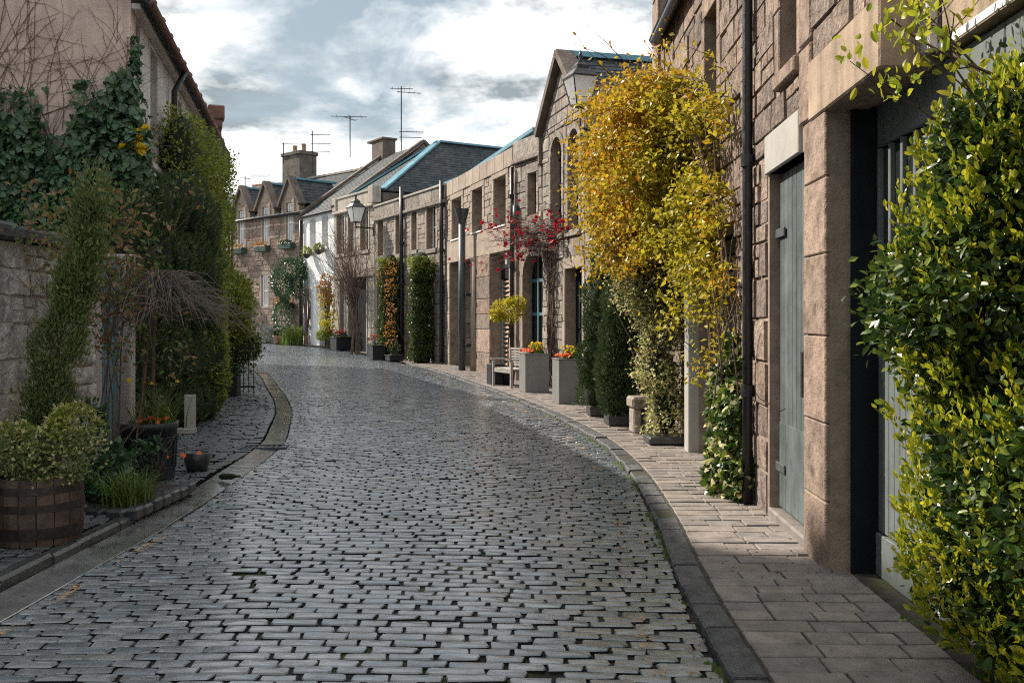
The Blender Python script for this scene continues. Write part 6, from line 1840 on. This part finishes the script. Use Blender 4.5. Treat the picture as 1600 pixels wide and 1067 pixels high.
flowers(pf, [Vector((pc[0] + rg.gauss(.05, .1), pc[1] - .12 + rg.gauss(0, .06), pc[2] + .57 + rg.uniform(0, .05))) for _ in range(14)], .03, LM['orange'], 12)
flowers(pf, [Vector((pc[0] + rg.gauss(0, .16), pc[1] + rg.gauss(0, .1), pc[2] + .85 + rg.uniform(0, .12))) for _ in range(4)], .03, LM['yellow'], 13)
blades(pf, (pc[0] + .05, pc[1], pc[2] + .5), 150, .42, .3, LM['grass'], seed=14, base_r=.16)
small_plant('leafy_plant', 'dark green straggling plant in front of the round pot', 'plant', (-3.38, 9.05, z_left(9)), [(-.1, 0, .2, (.14, .14, .2)), (.0, 0, .38, (.2, .12, .06))], 130, (.045, .08), 'oval', LM['ivy'], 221, 5)
sp = thing('small_pot', 'small dark stone pot standing against the round pot', 'planter', (-3.28, 10.0, z_left(10)))
MB().lathe([(.10, 0), (.13, .12), (.14, .2), (.11, .2), (.1, .17)], (-3.28, 10.0, z_left(10)), 16).build('body', M['kerb_wet'], sp, True)

# white board, black panel planter, long black trough
wb = thing('white_board', 'low white painted board on a foot beside the yew hedge', 'board', (-4.52, 13.4, .02))
f_ = RFrame((-4.52, 13.4, zg(13.4) + .02), .15)
MB().box(f_, -.05, .1, -.03, .03, 0, .54, .006).build('panel', M['white_paint'], wb); MB().box(f_, -.20, .1, -.1, .1, 0, .07, .006).build('foot', M['white_paint'], wb)
bpn = thing('black_planter', 'tall narrow black planter at the end of the yew hedge', 'planter', (-5.28, 16.6, .02))
f_ = RFrame((-5.28, 16.6, zg(16.6) + .02), .1)
MB().box(f_, -.14, .14, -.2, .2, 0, .9, .012).build('body', M['black_planter'], bpn); MB().box(f_, -.11, .11, -.17, .17, .9, .905).build('soil', M['soil'], bpn)
MB().box(f_, .142, .15, -.2, .2, .02, .88).build('side_panel', M['grey_metal'], bpn)
trg = thing('black_trough', 'black trough of trailing green plants and small flowers below the golden shrub', 'planter', (-5.95, 20.0, .02))
f_ = RFrame((-5.95, 20.0, zg(20) + .02), .1)
MB().box(f_, -.26, .26, -.2, .2, 0, .42, .012).build('body', M['black_planter'], trg); MB().box(f_, -.23, .23, -.17, .17, .42, .425).build('soil', M['soil'], trg)
small_plant('trough_plants', 'trailing dark green bedding plants in the black trough', 'plant', (-5.95, 20.0, .46), [(0, 0, .1, (.32, .22, .16))], 900, (.04, .07), 'simple', LM['ivy'], 231, 4)

# drain grating in the gutter and a dark scrap beside it
a_, u_ = edge_l(14.3)
dr = thing('drain_grating', 'rectangular drain frame set across the wet gutter', 'drain', (a_[0], a_[1], zg(a_[1])))
ang = math.atan2(u_[1], u_[0])
f_ = RFrame((a_[0], a_[1], zg(a_[1]) - .004), ang)
mb = MB(); mb.box(f_, -.10, .46, -.16, -.12, 0, .025).box(f_, -.10, .46, .12, .16, 0, .025).box(f_, -.10, -.06, -.12, .12, 0, .025).box(f_, .42, .46, -.12, .12, 0, .025); mb.build('frame', M['grey_metal'], dr)
for k in range(7): MB().box(f_, -.05 + k * .07, -.02 + k * .07, -.12, .12, .0, .018).build('bar', M['iron'], dr)
MB().box(f_, -.06, .42, -.12, .12, -.004, .004).build('gully_shade', M['black_planter'], dr)  # flat black plate, its colour standing for the shade of the gully
a_, u_ = edge_l(11.8)
q = a_ + u_ * .16
bt = thing('litter', 'small dark green scrap lying in the wet gutter', 'litter', (q[0], q[1], zg(q[1])))
MB().lathe([(.0, 0), (.02, .01), (.03, .04), (.03, .16), (.012, .21), (.012, .25)], (0, 0, 0), 10).build('body', LM['dkgreen'], bt, True)
o = bt.children[0]; o.matrix_parent_inverse = Matrix.Identity(4); o.rotation_euler = (math.pi / 2 - .08, 0, 1.2); o.location = (0, 0, .035)

# ================================================================== right: planters, bench, standard tree
def tall_planter(c, ang, label):
    t = thing('tall_planter', label, 'planter', c, 'tall grey planters')
    f_ = RFrame(c, ang)
    MB().box(f_, -.265, .265, -.265, .265, 0, .82, .008).build('body', M['grey_planter'], t)
    mb = MB(); mb.box(f_, -.275, .275, -.275, -.22, .821, .84).box(f_, -.275, .275, .22, .275, .821, .84).box(f_, -.275, -.22, -.22, .22, .821, .84).box(f_, .22, .275, -.22, .22, .821, .84); mb.build('rim', M['grey_planter'], t)
    MB().box(f_, -.22, .22, -.22, .22, .822, .83).build('soil', M['soil'], t)
    return f_
def planter_flowers(c, label, seed, lo, hi):
    t = thing('planter_flowers', label, 'flowers', (c[0], c[1], c[2] + .83), 'flowers in the tall planters'); rg = random.Random(seed)
    flowers(t, [Vector((c[0] - .12 + rg.gauss(0, .07), c[1] - .1 + rg.gauss(0, .09), c[2] + .87 + rg.uniform(0, .05))) for _ in range(30)], .035, lo, seed)
    flowers(t, [Vector((c[0] + .08 + rg.gauss(0, .1), c[1] + .05 + rg.gauss(0, .09), c[2] + .98 + rg.uniform(-.05, .09))) for _ in range(30)], .035, hi, seed + 1)
    blades(t, (c[0] + .06, c[1] + .03, c[2] + .82), 120, .26, .1, LM['grass'], seed=seed + 2, base_r=.12, w=.012)
c1 = (.48, 20.9, zp(20.9)); c2 = (1.08, 18.1, zp(18.1))
tall_planter(c1, .25, 'tall square grey planter next to the slatted bench'); tall_planter(c2, .2, 'tall square grey planter nearer the dark yews')
planter_flowers(c1, 'orange and yellow flowers in the grey planter next to the bench', 31, LM['orange'], LM['yellow'])
planter_flowers(c2, 'orange and yellow flowers in the grey planter nearer the yews', 41, LM['orange'], LM['yellow'])
pt = (-.02, 22.55, zp(22.5))
bn = thing('garden_bench', 'small weathered grey slatted garden bench beside the tall planter', 'bench', pt)
f_ = RFrame(pt, math.atan2(FC3.D.y, FC3.D.x))       # u along the wall, d towards the lane
for uu in (-.5, .5):
    MB().box(f_, uu - .03, uu + .03, .2, .26, 0, .62, .006).build('leg', M['bench_wood'], bn)
    MB().box(f_, uu - .03, uu + .03, -.26, -.2, 0, .88, .006).build('leg', M['bench_wood'], bn)
    MB().box(f_, uu - .035, uu + .035, -.2, .3, .62, .655, .006).build('armrest', M['bench_wood'], bn)
for k in range(5): MB().box(f_, -.52, .52, -.18 + k * .085, -.11 + k * .085, .41, .435, .004).build('seat_slat', M['bench_wood'], bn)
MB().box(f_, -.47, .47, .2, .24, .33, .405, .004).build('seat_rail', M['bench_wood'], bn); MB().box(f_, -.47, .47, -.24, -.2, .33, .405, .004).build('seat_rail', M['bench_wood'], bn)
for k in range(6): MB().box(f_, -.47, .47, -.24, -.22, .48 + k * .062, .52 + k * .062, .003).build('back_slat', M['bench_wood'], bn)
MB().box(f_, -.5, .5, -.25, -.21, .85, .9, .006).build('top_rail', M['bench_wood'], bn)
MB().box(f_, -.03, .03, -.245, -.215, .435, .85).build('back_post', M['bench_wood'], bn)
bx = (-.40, 23.3, zp(23.3))
b1 = thing('black_box_planter', 'low black box planter between the louvred shutter and the bench', 'planter', bx); f_ = RFrame(bx, .3)
MB().box(f_, -.17, .17, -.2, .2, 0, .5, .01).build('body', M['black_planter'], b1); MB().box(f_, -.14, .14, -.17, .17, .5, .505).build('soil', M['soil'], b1)
tx = (-.08, 23.15, zp(23.1))
t = thing('standard_tree', 'small yellow green standard tree on thin stem behind the bench', 'tree', tx)
mb = MB(); mb.tube([tx, (tx[0] - .02, tx[1], .9), (tx[0] + .02, tx[1], 1.45)], [.022, .018, .016], 6); rg = random.Random(55)
for k in range(6): branch(mb, (tx[0] + .02, tx[1], 1.4), (rg.gauss(-.1, .6), rg.gauss(0, .6), 1), .45, .009, 1, rg)
mb.build('trunk', M['bark'], t)
P, N = blob_points([((tx[0] - .02, tx[1], 1.85), (.33, .33, .24)), ((tx[0] - .28, tx[1], 1.72), (.24, .25, .12)), ((tx[0] + .2, tx[1], 2.0), (.22, .2, .16))], 1500, .4, 241, .3, 6)
foliage(t, P, N, (.05, .085), 'simple', LM['gold_green'], name='crown', seed=242)
tp = thing('tree_pot', 'dark pot hidden behind the bench holding the standard tree', 'planter', tx); MB().lathe([(.12, 0), (.16, .3), (.17, .32), (.14, .32), (.13, .28)], tx, 14).build('body', M['black_planter'], tp, True)
# stone trough by the variegated shrub
st = thing('stone_trough', 'rough stone pedestal block beside the variegated shrub', 'stone', (1.78, 13.3, .045)); f_ = RFrame((1.78, 13.3, .045), .1)
MB().box(f_, -.16, .16, -.2, .2, .34, .50, .03).build('slab', M['greystone'], st); MB().box(f_, -.13, -.02, -.15, .15, 0, .34, .02).build('support', M['greystone'], st); MB().box(f_, .03, .13, -.15, .15, 0, .34, .02).build('support', M['greystone'], st)
rb_ = thing('stone_kerb_tub', 'low dark stone edging under the variegated shrub', 'planter', (1.95, 12.2, .045)); f_ = RFrame((1.95, 12.15, .045), .05)
MB().box(f_, -.26, .22, -.22, .22, 0, .1, .02).build('body', M['kerb_wet'], rb_)

# ================================================================== red creeper on the gabled house
rc = thing('red_creeper', 'leafless creeper with dark red flowers across the gabled house', 'climber', FC2.p(FC2.u(868), .12, .05))
mb = MB(); rg = random.Random(66); base = FC2.u(866)
for k in range(24):
    u = base + rg.gauss(0, .11); pts = []; z = .05
    for i in range(12):
        pts.append(FC2.p(u, .05 + .10 * rg.random(), z)); z += 3.9 / 12 + rg.gauss(0, .04); u += rg.gauss(0, .035)
    mb.tube(pts, [.014 * (1 - .05 * i) for i in range(12)], 4, cap=False)
tips = []
for k in range(75):
    z0 = rg.uniform(3.2, 3.9); uu = base + rg.gauss(0, .15); sgn = rg.choice((-1, 1, 1, 1))
    d_ = (FC3.D + FC3.N * .3) if sgn > 0 else FC2.D * -1
    branch(mb, FC2.p(uu, rg.uniform(.05, .3), z0), (d_.x + rg.gauss(0, .12), d_.y + rg.gauss(0, .12), rg.gauss(.0, .1)), rg.uniform(.7, 1.9) if sgn > 0 else rg.uniform(.5, 1.2), .009, 2, rg, .22, -.02, 4, (2, 4), .45, tips)
mb.build('stems', M['redvine'], rc)
rg.shuffle(tips)
flowers(rc, [t + Vector((rg.gauss(0, .05), rg.gauss(0, .05), rg.gauss(0, .05))) for t in tips[:170]], .062, LM['red'], 67)

# ================================================================== lamps
def lantern(t, c, s, ang=.3):
    """four-sided street lantern; c = bottom of the glass"""
    f_ = RFrame(c, ang); b, w, h = .15 * s, .27 * s, .55 * s
    for k in range(4):
        a0, a1 = math.pi / 2 * k + math.pi / 4, math.pi / 2 * (k + 1) + math.pi / 4
        q = [f_.p(b * 1.414 * math.cos(a0), b * 1.414 * math.sin(a0), 0), f_.p(b * 1.414 * math.cos(a1), b * 1.414 * math.sin(a1), 0), f_.p(w * 1.414 * math.cos(a1), w * 1.414 * math.sin(a1), h), f_.p(w * 1.414 * math.cos(a0), w * 1.414 * math.sin(a0), h)]
        MB().quad(*q).build('pane', M['lamp_glass'], t)
        MB().tube([q[0], q[3]], .014 * s, 5).build('frame_bar', M['iron'], t)
    mb = MB(); sq = lambda r, z: [f_.p(r * 1.414 * math.cos(math.pi / 2 * k + math.pi / 4), r * 1.414 * math.sin(math.pi / 2 * k + math.pi / 4), z) for k in range(4)]
    rings = [sq(w * 1.06, h), sq(w * 1.06, h + .03 * s), sq(w * .62, h + .17 * s), sq(w * .5, h + .19 * s), sq(w * .48, h + .26 * s), sq(w * .2, h + .34 * s)]
    for r in rings: mb.v += r
    for i in range(len(rings) - 1):
        for k in range(4): mb.f.append((i * 4 + k, i * 4 + (k + 1) % 4, i * 4 + 4 + (k + 1) % 4, i * 4 + 4 + k))
    mb.f += [(0, 1, 2, 3), tuple(range(len(mb.v) - 4, len(mb.v)))]
    rf = mb.build('roof', M['iron'], t)
    MB().lathe([(.05 * s, 0), (.06 * s, .02 * s), (.025 * s, .06 * s), (.055 * s, .12 * s), (.03 * s, .19 * s), (.005 * s, .26 * s)], f_.p(0, 0, h + .33 * s), 10).build('finial', M['iron'], rf, True)
    MB().lathe([(b * 1.5, -.03 * s), (b * 1.5, 0), (b, .03 * s)], c, 4).build('base_ring', M['iron'], t)
l1 = at(907, 165, 15.4)
t = thing('street_lamp', 'old fashioned glazed street lantern on a wall bracket, half hidden by golden leaves', 'lamp', tuple(l1))
lantern(t, tuple(l1), .78, .35)
MB().tube([tuple(l1 - Vector((0, 0, .03))), tuple(l1 - Vector((0, 0, .35))), tuple(l1 + Vector((.4, 0, -.5))), (2.2, 15.4, l1.z - .5)], .022, 8).build('bracket', M['iron'], t, True)
uu = FF.u(584); wp = Vector(FF.p(uu, .0, FF.z(584, 357))); lp_ = Vector(FF.p(FF.u(584) + .0, 1.15, wp.z)); lc = at(556, 345, wp.y - .55)
t = thing('street_lamp', 'black street lantern on a long bracket in front of the beige house', 'lamp', tuple(lc))
lantern(t, (lc.x, lc.y, lc.z - .05), 1.0, .6)
MB().tube([(lc.x, lc.y, lc.z - .05), (lc.x, lc.y, wp.z), tuple(wp)], .03, 8).build('bracket', M['iron'], t, True)
MB().tube([(wp.x, wp.y, wp.z - .3), (wp.x, wp.y, wp.z + .3)], .04, 8).build('wall_plate', M['iron'], t, True)
q = FC3.p(FC3.u(859) , .25, FC3.z(852, 400)); q = FC2.p(FC2.L - .05, .22, 3.15)
t = thing('wall_lantern', 'small black lantern on the wall beside the arched doorway', 'lamp', q); lantern(t, q, .55, .2)
MB().tube([(q[0], q[1], q[2] + .45), FC2.p(FC2.L - .05, 0, 3.6)], .012, 6).build('bracket', M['iron'], t)

# ================================================================== columns, pots and plants along the right side further on
def clip_column(pl, pr, yt, d0, label, seed, mats, fr=FE, h=None):
    u0, u1 = fr.u(pr), fr.u(pl); um = (u0 + u1) / 2; c = fr.p(um, d0, 0); zt = fr.z((pl + pr) / 2, yt); zb = zg(c[1])
    t = thing('clipped_column', label, 'shrub', (c[0], c[1], zb), 'clipped columns on the grey house')
    w = (u1 - u0) / 2
    blobs = [((c[0], c[1], zb + .25 + (zt - zb - .4) * k / 7), (.42, .46, .42)) for k in range(8)]
    inner(t, blobs, .78)
    P, N = blob_points(blobs, 8500, .82, seed, .12, 6, lambda q: (q[:, 2] > zb + .1) & (q[:, 2] < zt))
    hi = P[:, 2] > zt - .45 + .1 * NR.normal(size=len(P))
    foliage(t, P[~hi], N[~hi], (.06, .09), 'simple', mats[0], seed=seed + 1); foliage(t, P[hi], N[hi], (.06, .09), 'simple', mats[1], name='top_foliage', seed=seed + 2)
    MB().tube([(c[0], c[1], zb), (c[0], c[1], zt - .3)], [.06, .03], 6).build('stem', M['bark'], t)
    return c
k1 = clip_column(612, 640, 405, .42, 'clipped green climber column with orange leaves down its side', 251, (LM['box'], LM['yew_gold']))
k2 = clip_column(661, 692, 403, .42, 'clipped dark green climber column next to the sandstone house', 255, (LM['box'], LM['yew_gold']))
oc = thing('orange_climber', 'thin climber with orange leaves between the two clipped columns', 'climber', FE.p(FE.u(640), .4, .15))
uo = FE.u(639); blobs = [(FE.p(uo + .1 * math.sin(k * 2), .72, .9 + k * .5), (.2, .22, .3)) for k in range(6)] + [(FE.p(uo + .7, .75, 3.1), (.25, .25, .3))]
P, N = blob_points(blobs, 620, .4, 261, .4, 6); foliage(oc, P, N, (.06, .10), 'simple', LM['autumn'], seed=262)
mb = MB(); rg = random.Random(71); [branch(mb, FE.p(uo - .3, .2, .15), (rg.gauss(0, .1), rg.gauss(-.05, .1), 1), 3.0, .018, 2, rg, .25, .2, 4) for _ in range(5)]; mb.build('stems', M['vine'], oc)
def box_pot(c, s, h, label, mat, ang=.45, name='box_planter', grp=None):
    t = thing(name, label, 'planter', c, grp); f_ = RFrame(c, ang)
    MB().box(f_, -s, s, -s, s, 0, h, .012).build('body', mat, t); MB().box(f_, -s - .02, s + .02, -s - .02, s + .02, h + .001, h + .03, .005).build('rim', mat, t); MB().box(f_, -s * .85, s * .85, -s * .85, s * .85, h + .031, h + .034).build('soil', M['soil'], t)
    return t
c_ = FE.p(FE.u(630), 1.0, 0); c_ = (c_[0], c_[1], zp(c_[1])); box_pot(c_, .24, .48, 'black square pot at the foot of the column with orange leaves', M['black_planter'])
c_ = FE.p(FE.u(647), .75, 0); c_ = (c_[0], c_[1], zp(c_[1])); box_pot(c_, .25, .16, 'low dark tub between the two clipped columns', M['black_planter'])
small_plant('tub_plant', 'small dark conifer in the low tub between the columns', 'plant', (c_[0], c_[1], c_[2] + .18), [(0, 0, .2, (.22, .22, .25))], 500, (.05, .08), 'tuft', LM['dkgreen'], 271, 3)
for i, (px, py, Y, s, lab) in enumerate([(532, 547, 40.3, .33, 'black planter of red flowers next to the flat topiary'), (591, 553, 35.9, .33, 'black planter of red flowers in front of the grey house')]):
    p = at(px, py, Y); c_ = (p.x, p.y, zp(Y)); box_pot(c_, s, .5, lab, M['black_planter'], .6, 'flower_box', 'black boxes of red flowers')
    t = thing('red_flowers', lab.replace('black planter of red flowers', 'mound of pink red flowers'), 'flowers', (c_[0], c_[1], c_[2] + .5), 'red flowers in the black boxes'); rg = random.Random(80 + i)
    P, N = blob_points([((c_[0], c_[1], c_[2] + .62), (.34, .34, .14))], 350, .5, 281 + i, .2, 5); foliage(t, P, N, (.05, .08), 'simple', LM['dkgreen'], seed=283 + i)
    flowers(t, [Vector((c_[0] + rg.gauss(0, .2), c_[1] + rg.gauss(0, .2), c_[2] + .74 + rg.gauss(0, .05))) for _ in range(26)], .06, LM['pinkred'], 85 + i)
p = at(512, 545, 40.9); c_ = (p.x, p.y, zg(40.9) + .03)
t = thing('flat_topiary', 'box shaped flat topped topiary on a short stem by the white house', 'shrub', c_)
MB().tube([c_, (c_[0], c_[1], c_[2] + .4)], [.05, .05], 6).build('trunk', M['bark'], t)
P, N = blob_points([((c_[0] + dx_, c_[1], c_[2] + .58), (.26, .26, .24)) for dx_ in (-.22, 0, .22)], 1700, .8, 291, .1, 5); foliage(t, P, N, (.05, .08), 'simple', LM['yew_gold'], name='crown', seed=292)
# climber with orange and yellow leaves between the white and beige houses
oc = thing('autumn_climber', 'orange and yellow leaved climber trained up beside the white house', 'climber', FF.p(FF.L - .1, .3, .35))
blobs = [(FF.p(FF.L - .25 - .1 * math.sin(k), .45, 1.3 + k * .42), (.34, .34, .32)) for k in range(6)]
P, N = blob_points(blobs, 1500, .4, 295, .4, 4); h_ = P[:, 2] > 2.4 + .4 * NR.normal(size=len(P))
foliage(oc, P[h_], N[h_], (.07, .12), 'simple', LM['autumn'], seed=296); foliage(oc, P[~h_], N[~h_], (.07, .12), 'simple', LM['gold_green'], name='lower_foliage', seed=297)
mb = MB(); rg = random.Random(91); [branch(mb, FF.p(FF.L - .2, .3, .35), (rg.gauss(0, .1), rg.gauss(0, .1), 1), 2.6, .03, 1, rg, .2, .2, 5) for _ in range(4)]; mb.build('stems', M['vine'], oc)
# bare wisteria in front of the beige house
bt_ = thing('bare_tree', 'bare many-stemmed climbing tree spreading over the beige house', 'tree', FF.p(FF.u(574), .5, .2))
mb = MB(); rg = random.Random(95)
for k in range(9):
    branch(mb, FF.p(FF.u(573) + rg.gauss(0, .15), .5 + rg.gauss(0, .1), .2), (rg.gauss(0, .05), rg.gauss(0, .05), 1), 2.4, .03, 0, rg, .2, .3, 6)
o = mb.build('trunk', M['redvine'], bt_)
mb = MB()
for k in range(46):
    d_ = FF.D * rg.uniform(-.35, 1.1)
    branch(mb, FF.p(FF.u(572) + rg.gauss(0, .2), .55 + rg.gauss(0, .1), rg.uniform(1.6, 2.9)), (d_.x + rg.gauss(-.05, .15), d_.y + rg.gauss(0, .15), rg.uniform(.7, 1.3)), rg.uniform(1.6, 3.0), .015, 2, rg, .2, .10, 4, (3, 6), .5)
mb.build('crown', M['redvine'], bt_)
# ivy tree at the corner of the white and the dormer house
it = thing('ivy_tree', 'dark ivy crown on a bare trunk climbing the corner of the white house', 'tree', FG.p(FG.L - .7, .25, .45))
c0_ = FG.p(FG.L - .15, .5, 0); blobs = [((c0_[0] - .1, c0_[1], 3.9), (.75, .6, .65)), ((c0_[0] - .45, c0_[1], 3.1), (.65, .6, .8)), ((c0_[0] + .15, c0_[1], 3.2), (.55, .5, .8)), ((c0_[0] - .55, c0_[1] + .2, 2.0), (.45, .5, .8))]
P, N = blob_points(blobs, 4200, .6, 301, .25, 3); foliage(it, P, N, (.08, .13), 'simple', LM['ivy'], name='crown', seed=302)
mb = MB(); rg = random.Random(97); [branch(mb, FG.p(FG.L - .75 + rg.gauss(0, .08), .2, .45), (rg.gauss(0, .06), rg.gauss(0, .06), 1), 2.6, .07, 0, rg, .15, .2, 6) for _ in range(5)]; mb.build('trunk', M['redvine'], it)
# hanging baskets on the white house
for i, (h, lab) in enumerate(zip(wG, ['hanging basket of green leaves below the window nearer the beige house', 'hanging basket of green leaves below the window nearer the dormers'])):
    um = (h[0] + h[1]) / 2; c_ = FG.p(um, .28, h[2] - .15)
    t = thing('hanging_basket', lab, 'basket', c_, 'baskets on the white house')
    MB().lathe([(.06, -.2), (.17, -.1), (.22, 0), (.2, 0)], c_, 12).build('basket', M['iron'], t, True)
    P, N = blob_points([((c_[0], c_[1], c_[2] + .08), (.2, .2, .2))], 300, .5, 311 + i, .3, 4); foliage(t, P, N, (.07, .11), 'simple', LM['yew_gold'], seed=313 + i)
    MB().tube([FG.p(um, 0, h[2] + .1), (c_[0], c_[1], c_[2] + .1)], .012, 5).build('hook', M['iron'], t)
# window boxes on the dormer house
for i, (h, lab) in enumerate(zip(dW + [lW[0]], ['green window box under the dormer nearest the white house', 'green window box under the middle dormer', 'green window box under the dormer farthest from the white house', 'green window box with autumn plants under the ground floor window'])):
    f0, f1 = h[0] - .25, h[1] + .25
    t = thing('window_box', lab, 'planter', FH.p((f0 + f1) / 2, .2, h[2] - .3), 'green window boxes')
    MB().box(FH, f0, f1, .04, .34, h[2] - .32, h[2] - .04, .02).build('box', M['green_box'], t); MB().box(FH, f0 + .04, f1 - .04, .08, .3, h[2] - .039, h[2] - .03).build('soil', M['soil'], t)
    q = FH.p((f0 + f1) / 2, .2, h[2]); P, N = blob_points([((q[0], q[1], q[2]), (.5, .4, .14 if i < 3 else .3))], 260 if i < 3 else 500, .4, 321 + i, .3, 4); foliage(t, P, N, (.06, .1), 'simple', LM['autumn'] if i in (1, 2, 3) else LM['dkgreen'], seed=325 + i)
# plants at the foot of the dormer house
q = at(417, 531, 46.0)
small_plant('bluegrey_shrub', 'rounded blue grey shrub at the foot of the dormer house', 'shrub', (q.x, q.y, zg(46)), [(0, 0, .45, (.55, .5, .5)), (.25, 0, .4, (.4, .4, .4))], 2600, (.06, .1), 'needle', LM['bluegrey'], 331, 5)
q = at(458, 532, 44.0)
gt = thing('grass_clump', 'upright yellow green grassy clump beside the white house', 'plant', (q.x, q.y, zg(44)))
blades(gt, (q.x, q.y, zg(44)), 500, .95, .35, LM['grass'], seed=21, base_r=.34, w=.016)
for i, (px, lab) in enumerate([(433, 'terracotta pot next to the blue grey shrub'), (441, 'terracotta pot next to the grassy clump')]):
    q = at(px, 533, 44.9); c_ = (q.x, q.y, zg(44.9) + .03); t = thing('clay_pot', lab, 'pot', c_, 'terracotta pots at the bend')
    MB().lathe([(.13, 0), (.19, .3), (.21, .3), (.21, .36), (.17, .36), (.16, .3)], c_, 14).build('body', M['clay'], t, True)
    P, N = blob_points([((c_[0], c_[1], c_[2] + .45), (.22, .22, .2))], 300, .4, 341 + i, .3, 5); foliage(t, P, N, (.05, .09), 'simple', LM['dkgreen'], seed=343 + i)

# ================================================================== television aerials
def aerial(base, h, arms, label, stay=None):
    t = thing('television_aerial', label, 'aerial', tuple(base), 'aerials on the roofs')
    b = Vector(base); MB().tube([tuple(b), tuple(b + Vector((0, 0, h)))], .028, 6).build('mast', M['iron'], t)
    for (z, a, l0, l1, n, el) in arms:
        d_ = Vector((math.cos(a), math.sin(a), 0)); s_ = Vector((-d_.y, d_.x, 0)); c = b + Vector((0, 0, z))
        bm_ = MB().tube([tuple(c - d_ * l0), tuple(c + d_ * l1)], .016, 5).build('boom', M['iron'], t)
        for k in range(n):
            q = c - d_ * l0 + d_ * ((l0 + l1) * (k + .5) / n); MB().tube([tuple(q - s_ * el), tuple(q + s_ * el)], .009, 4).build('element', M['iron'], bm_)
q = at(627, 236, 42.5); aerial(q, 2.85, [(2.75, .1, .5, .5, 4, .35), (2.6, .3, .2, .9, 5, .2), (.85, .15, .1, 1.0, 8, .12), (.6, .1, .1, .9, 8, .12)], 'tallest television aerial with several arms above the hip roof')
q = at(547, 246, 45.0); aerial(q, 1.95, [(1.9, .1, .9, .8, 3, .5), (1.8, 1.2, .5, .5, 2, .3)], 'television aerial with wide crossed arms on the white house chimney')
q = at(488, 272, 49.0); aerial(q, 2.2, [(2.0, .1, .1, .9, 6, .12), (1.55, .1, .1, .95, 6, .12), (1.15, .1, .1, .9, 6, .12)], 'television aerial with three short arms beside the twin pot chimney')
q = at(443, 255, 50.5); aerial(q, 1.05, [(1.0, .05, .1, 1.0, 5, .1)], 'low television aerial with one arm on the twin pot chimney')
q = at(383, 300, 57.0); aerial(q, .95, [(.8, .5, .3, .3, 4, .3)], 'small leaning television aerial on the farthest roof')

# fallen leaves and grit blown along the kerbs
v_, f_l = [], []
rg = random.Random(123)
for _ in range(420):
    s = 4.2 + 22 * rg.random() ** 1.5; w_, a, b = row(s); u = (b - a) / np.linalg.norm(b - a)
    k = rg.random()
    if k < .45: q = b + u * (KW + rg.random() * .75); z = zp(q[1]) + .006
    elif k < .75: q = b - u * abs(rg.gauss(.02, .12)); z = zg(q[1]) + .02
    else: q = a - u * rg.uniform(0, .3); z = zg(q[1]) + .004
    s_ = rg.uniform(.008, .022); an = rg.uniform(0, 6.28); c, d = math.cos(an) * s_, math.sin(an) * s_; n0 = len(v_)
    v_ += [(q[0] - c, q[1] - d, z), (q[0] + d * .5, q[1] - c * .5, z + rg.uniform(0, .008)), (q[0] + c, q[1] + d, z + .002), (q[0] - d * .5, q[1] + c * .5, z + rg.uniform(0, .008))]; f_l.append((n0, n0 + 1, n0 + 2, n0 + 3))
mb = MB(); mb.v = v_; mb.f = f_l
o = mb.build('fallen_leaves', make_mat('fallen_leaf', [(.16, .09, .04), (.24, .15, .06), (.10, .06, .035), (.30, .27, .24)], rough=.8, trans=.1)); o['kind'] = 'stuff'
tag(o, 'scattered dry leaves and grit along the kerbs', 'leaves')
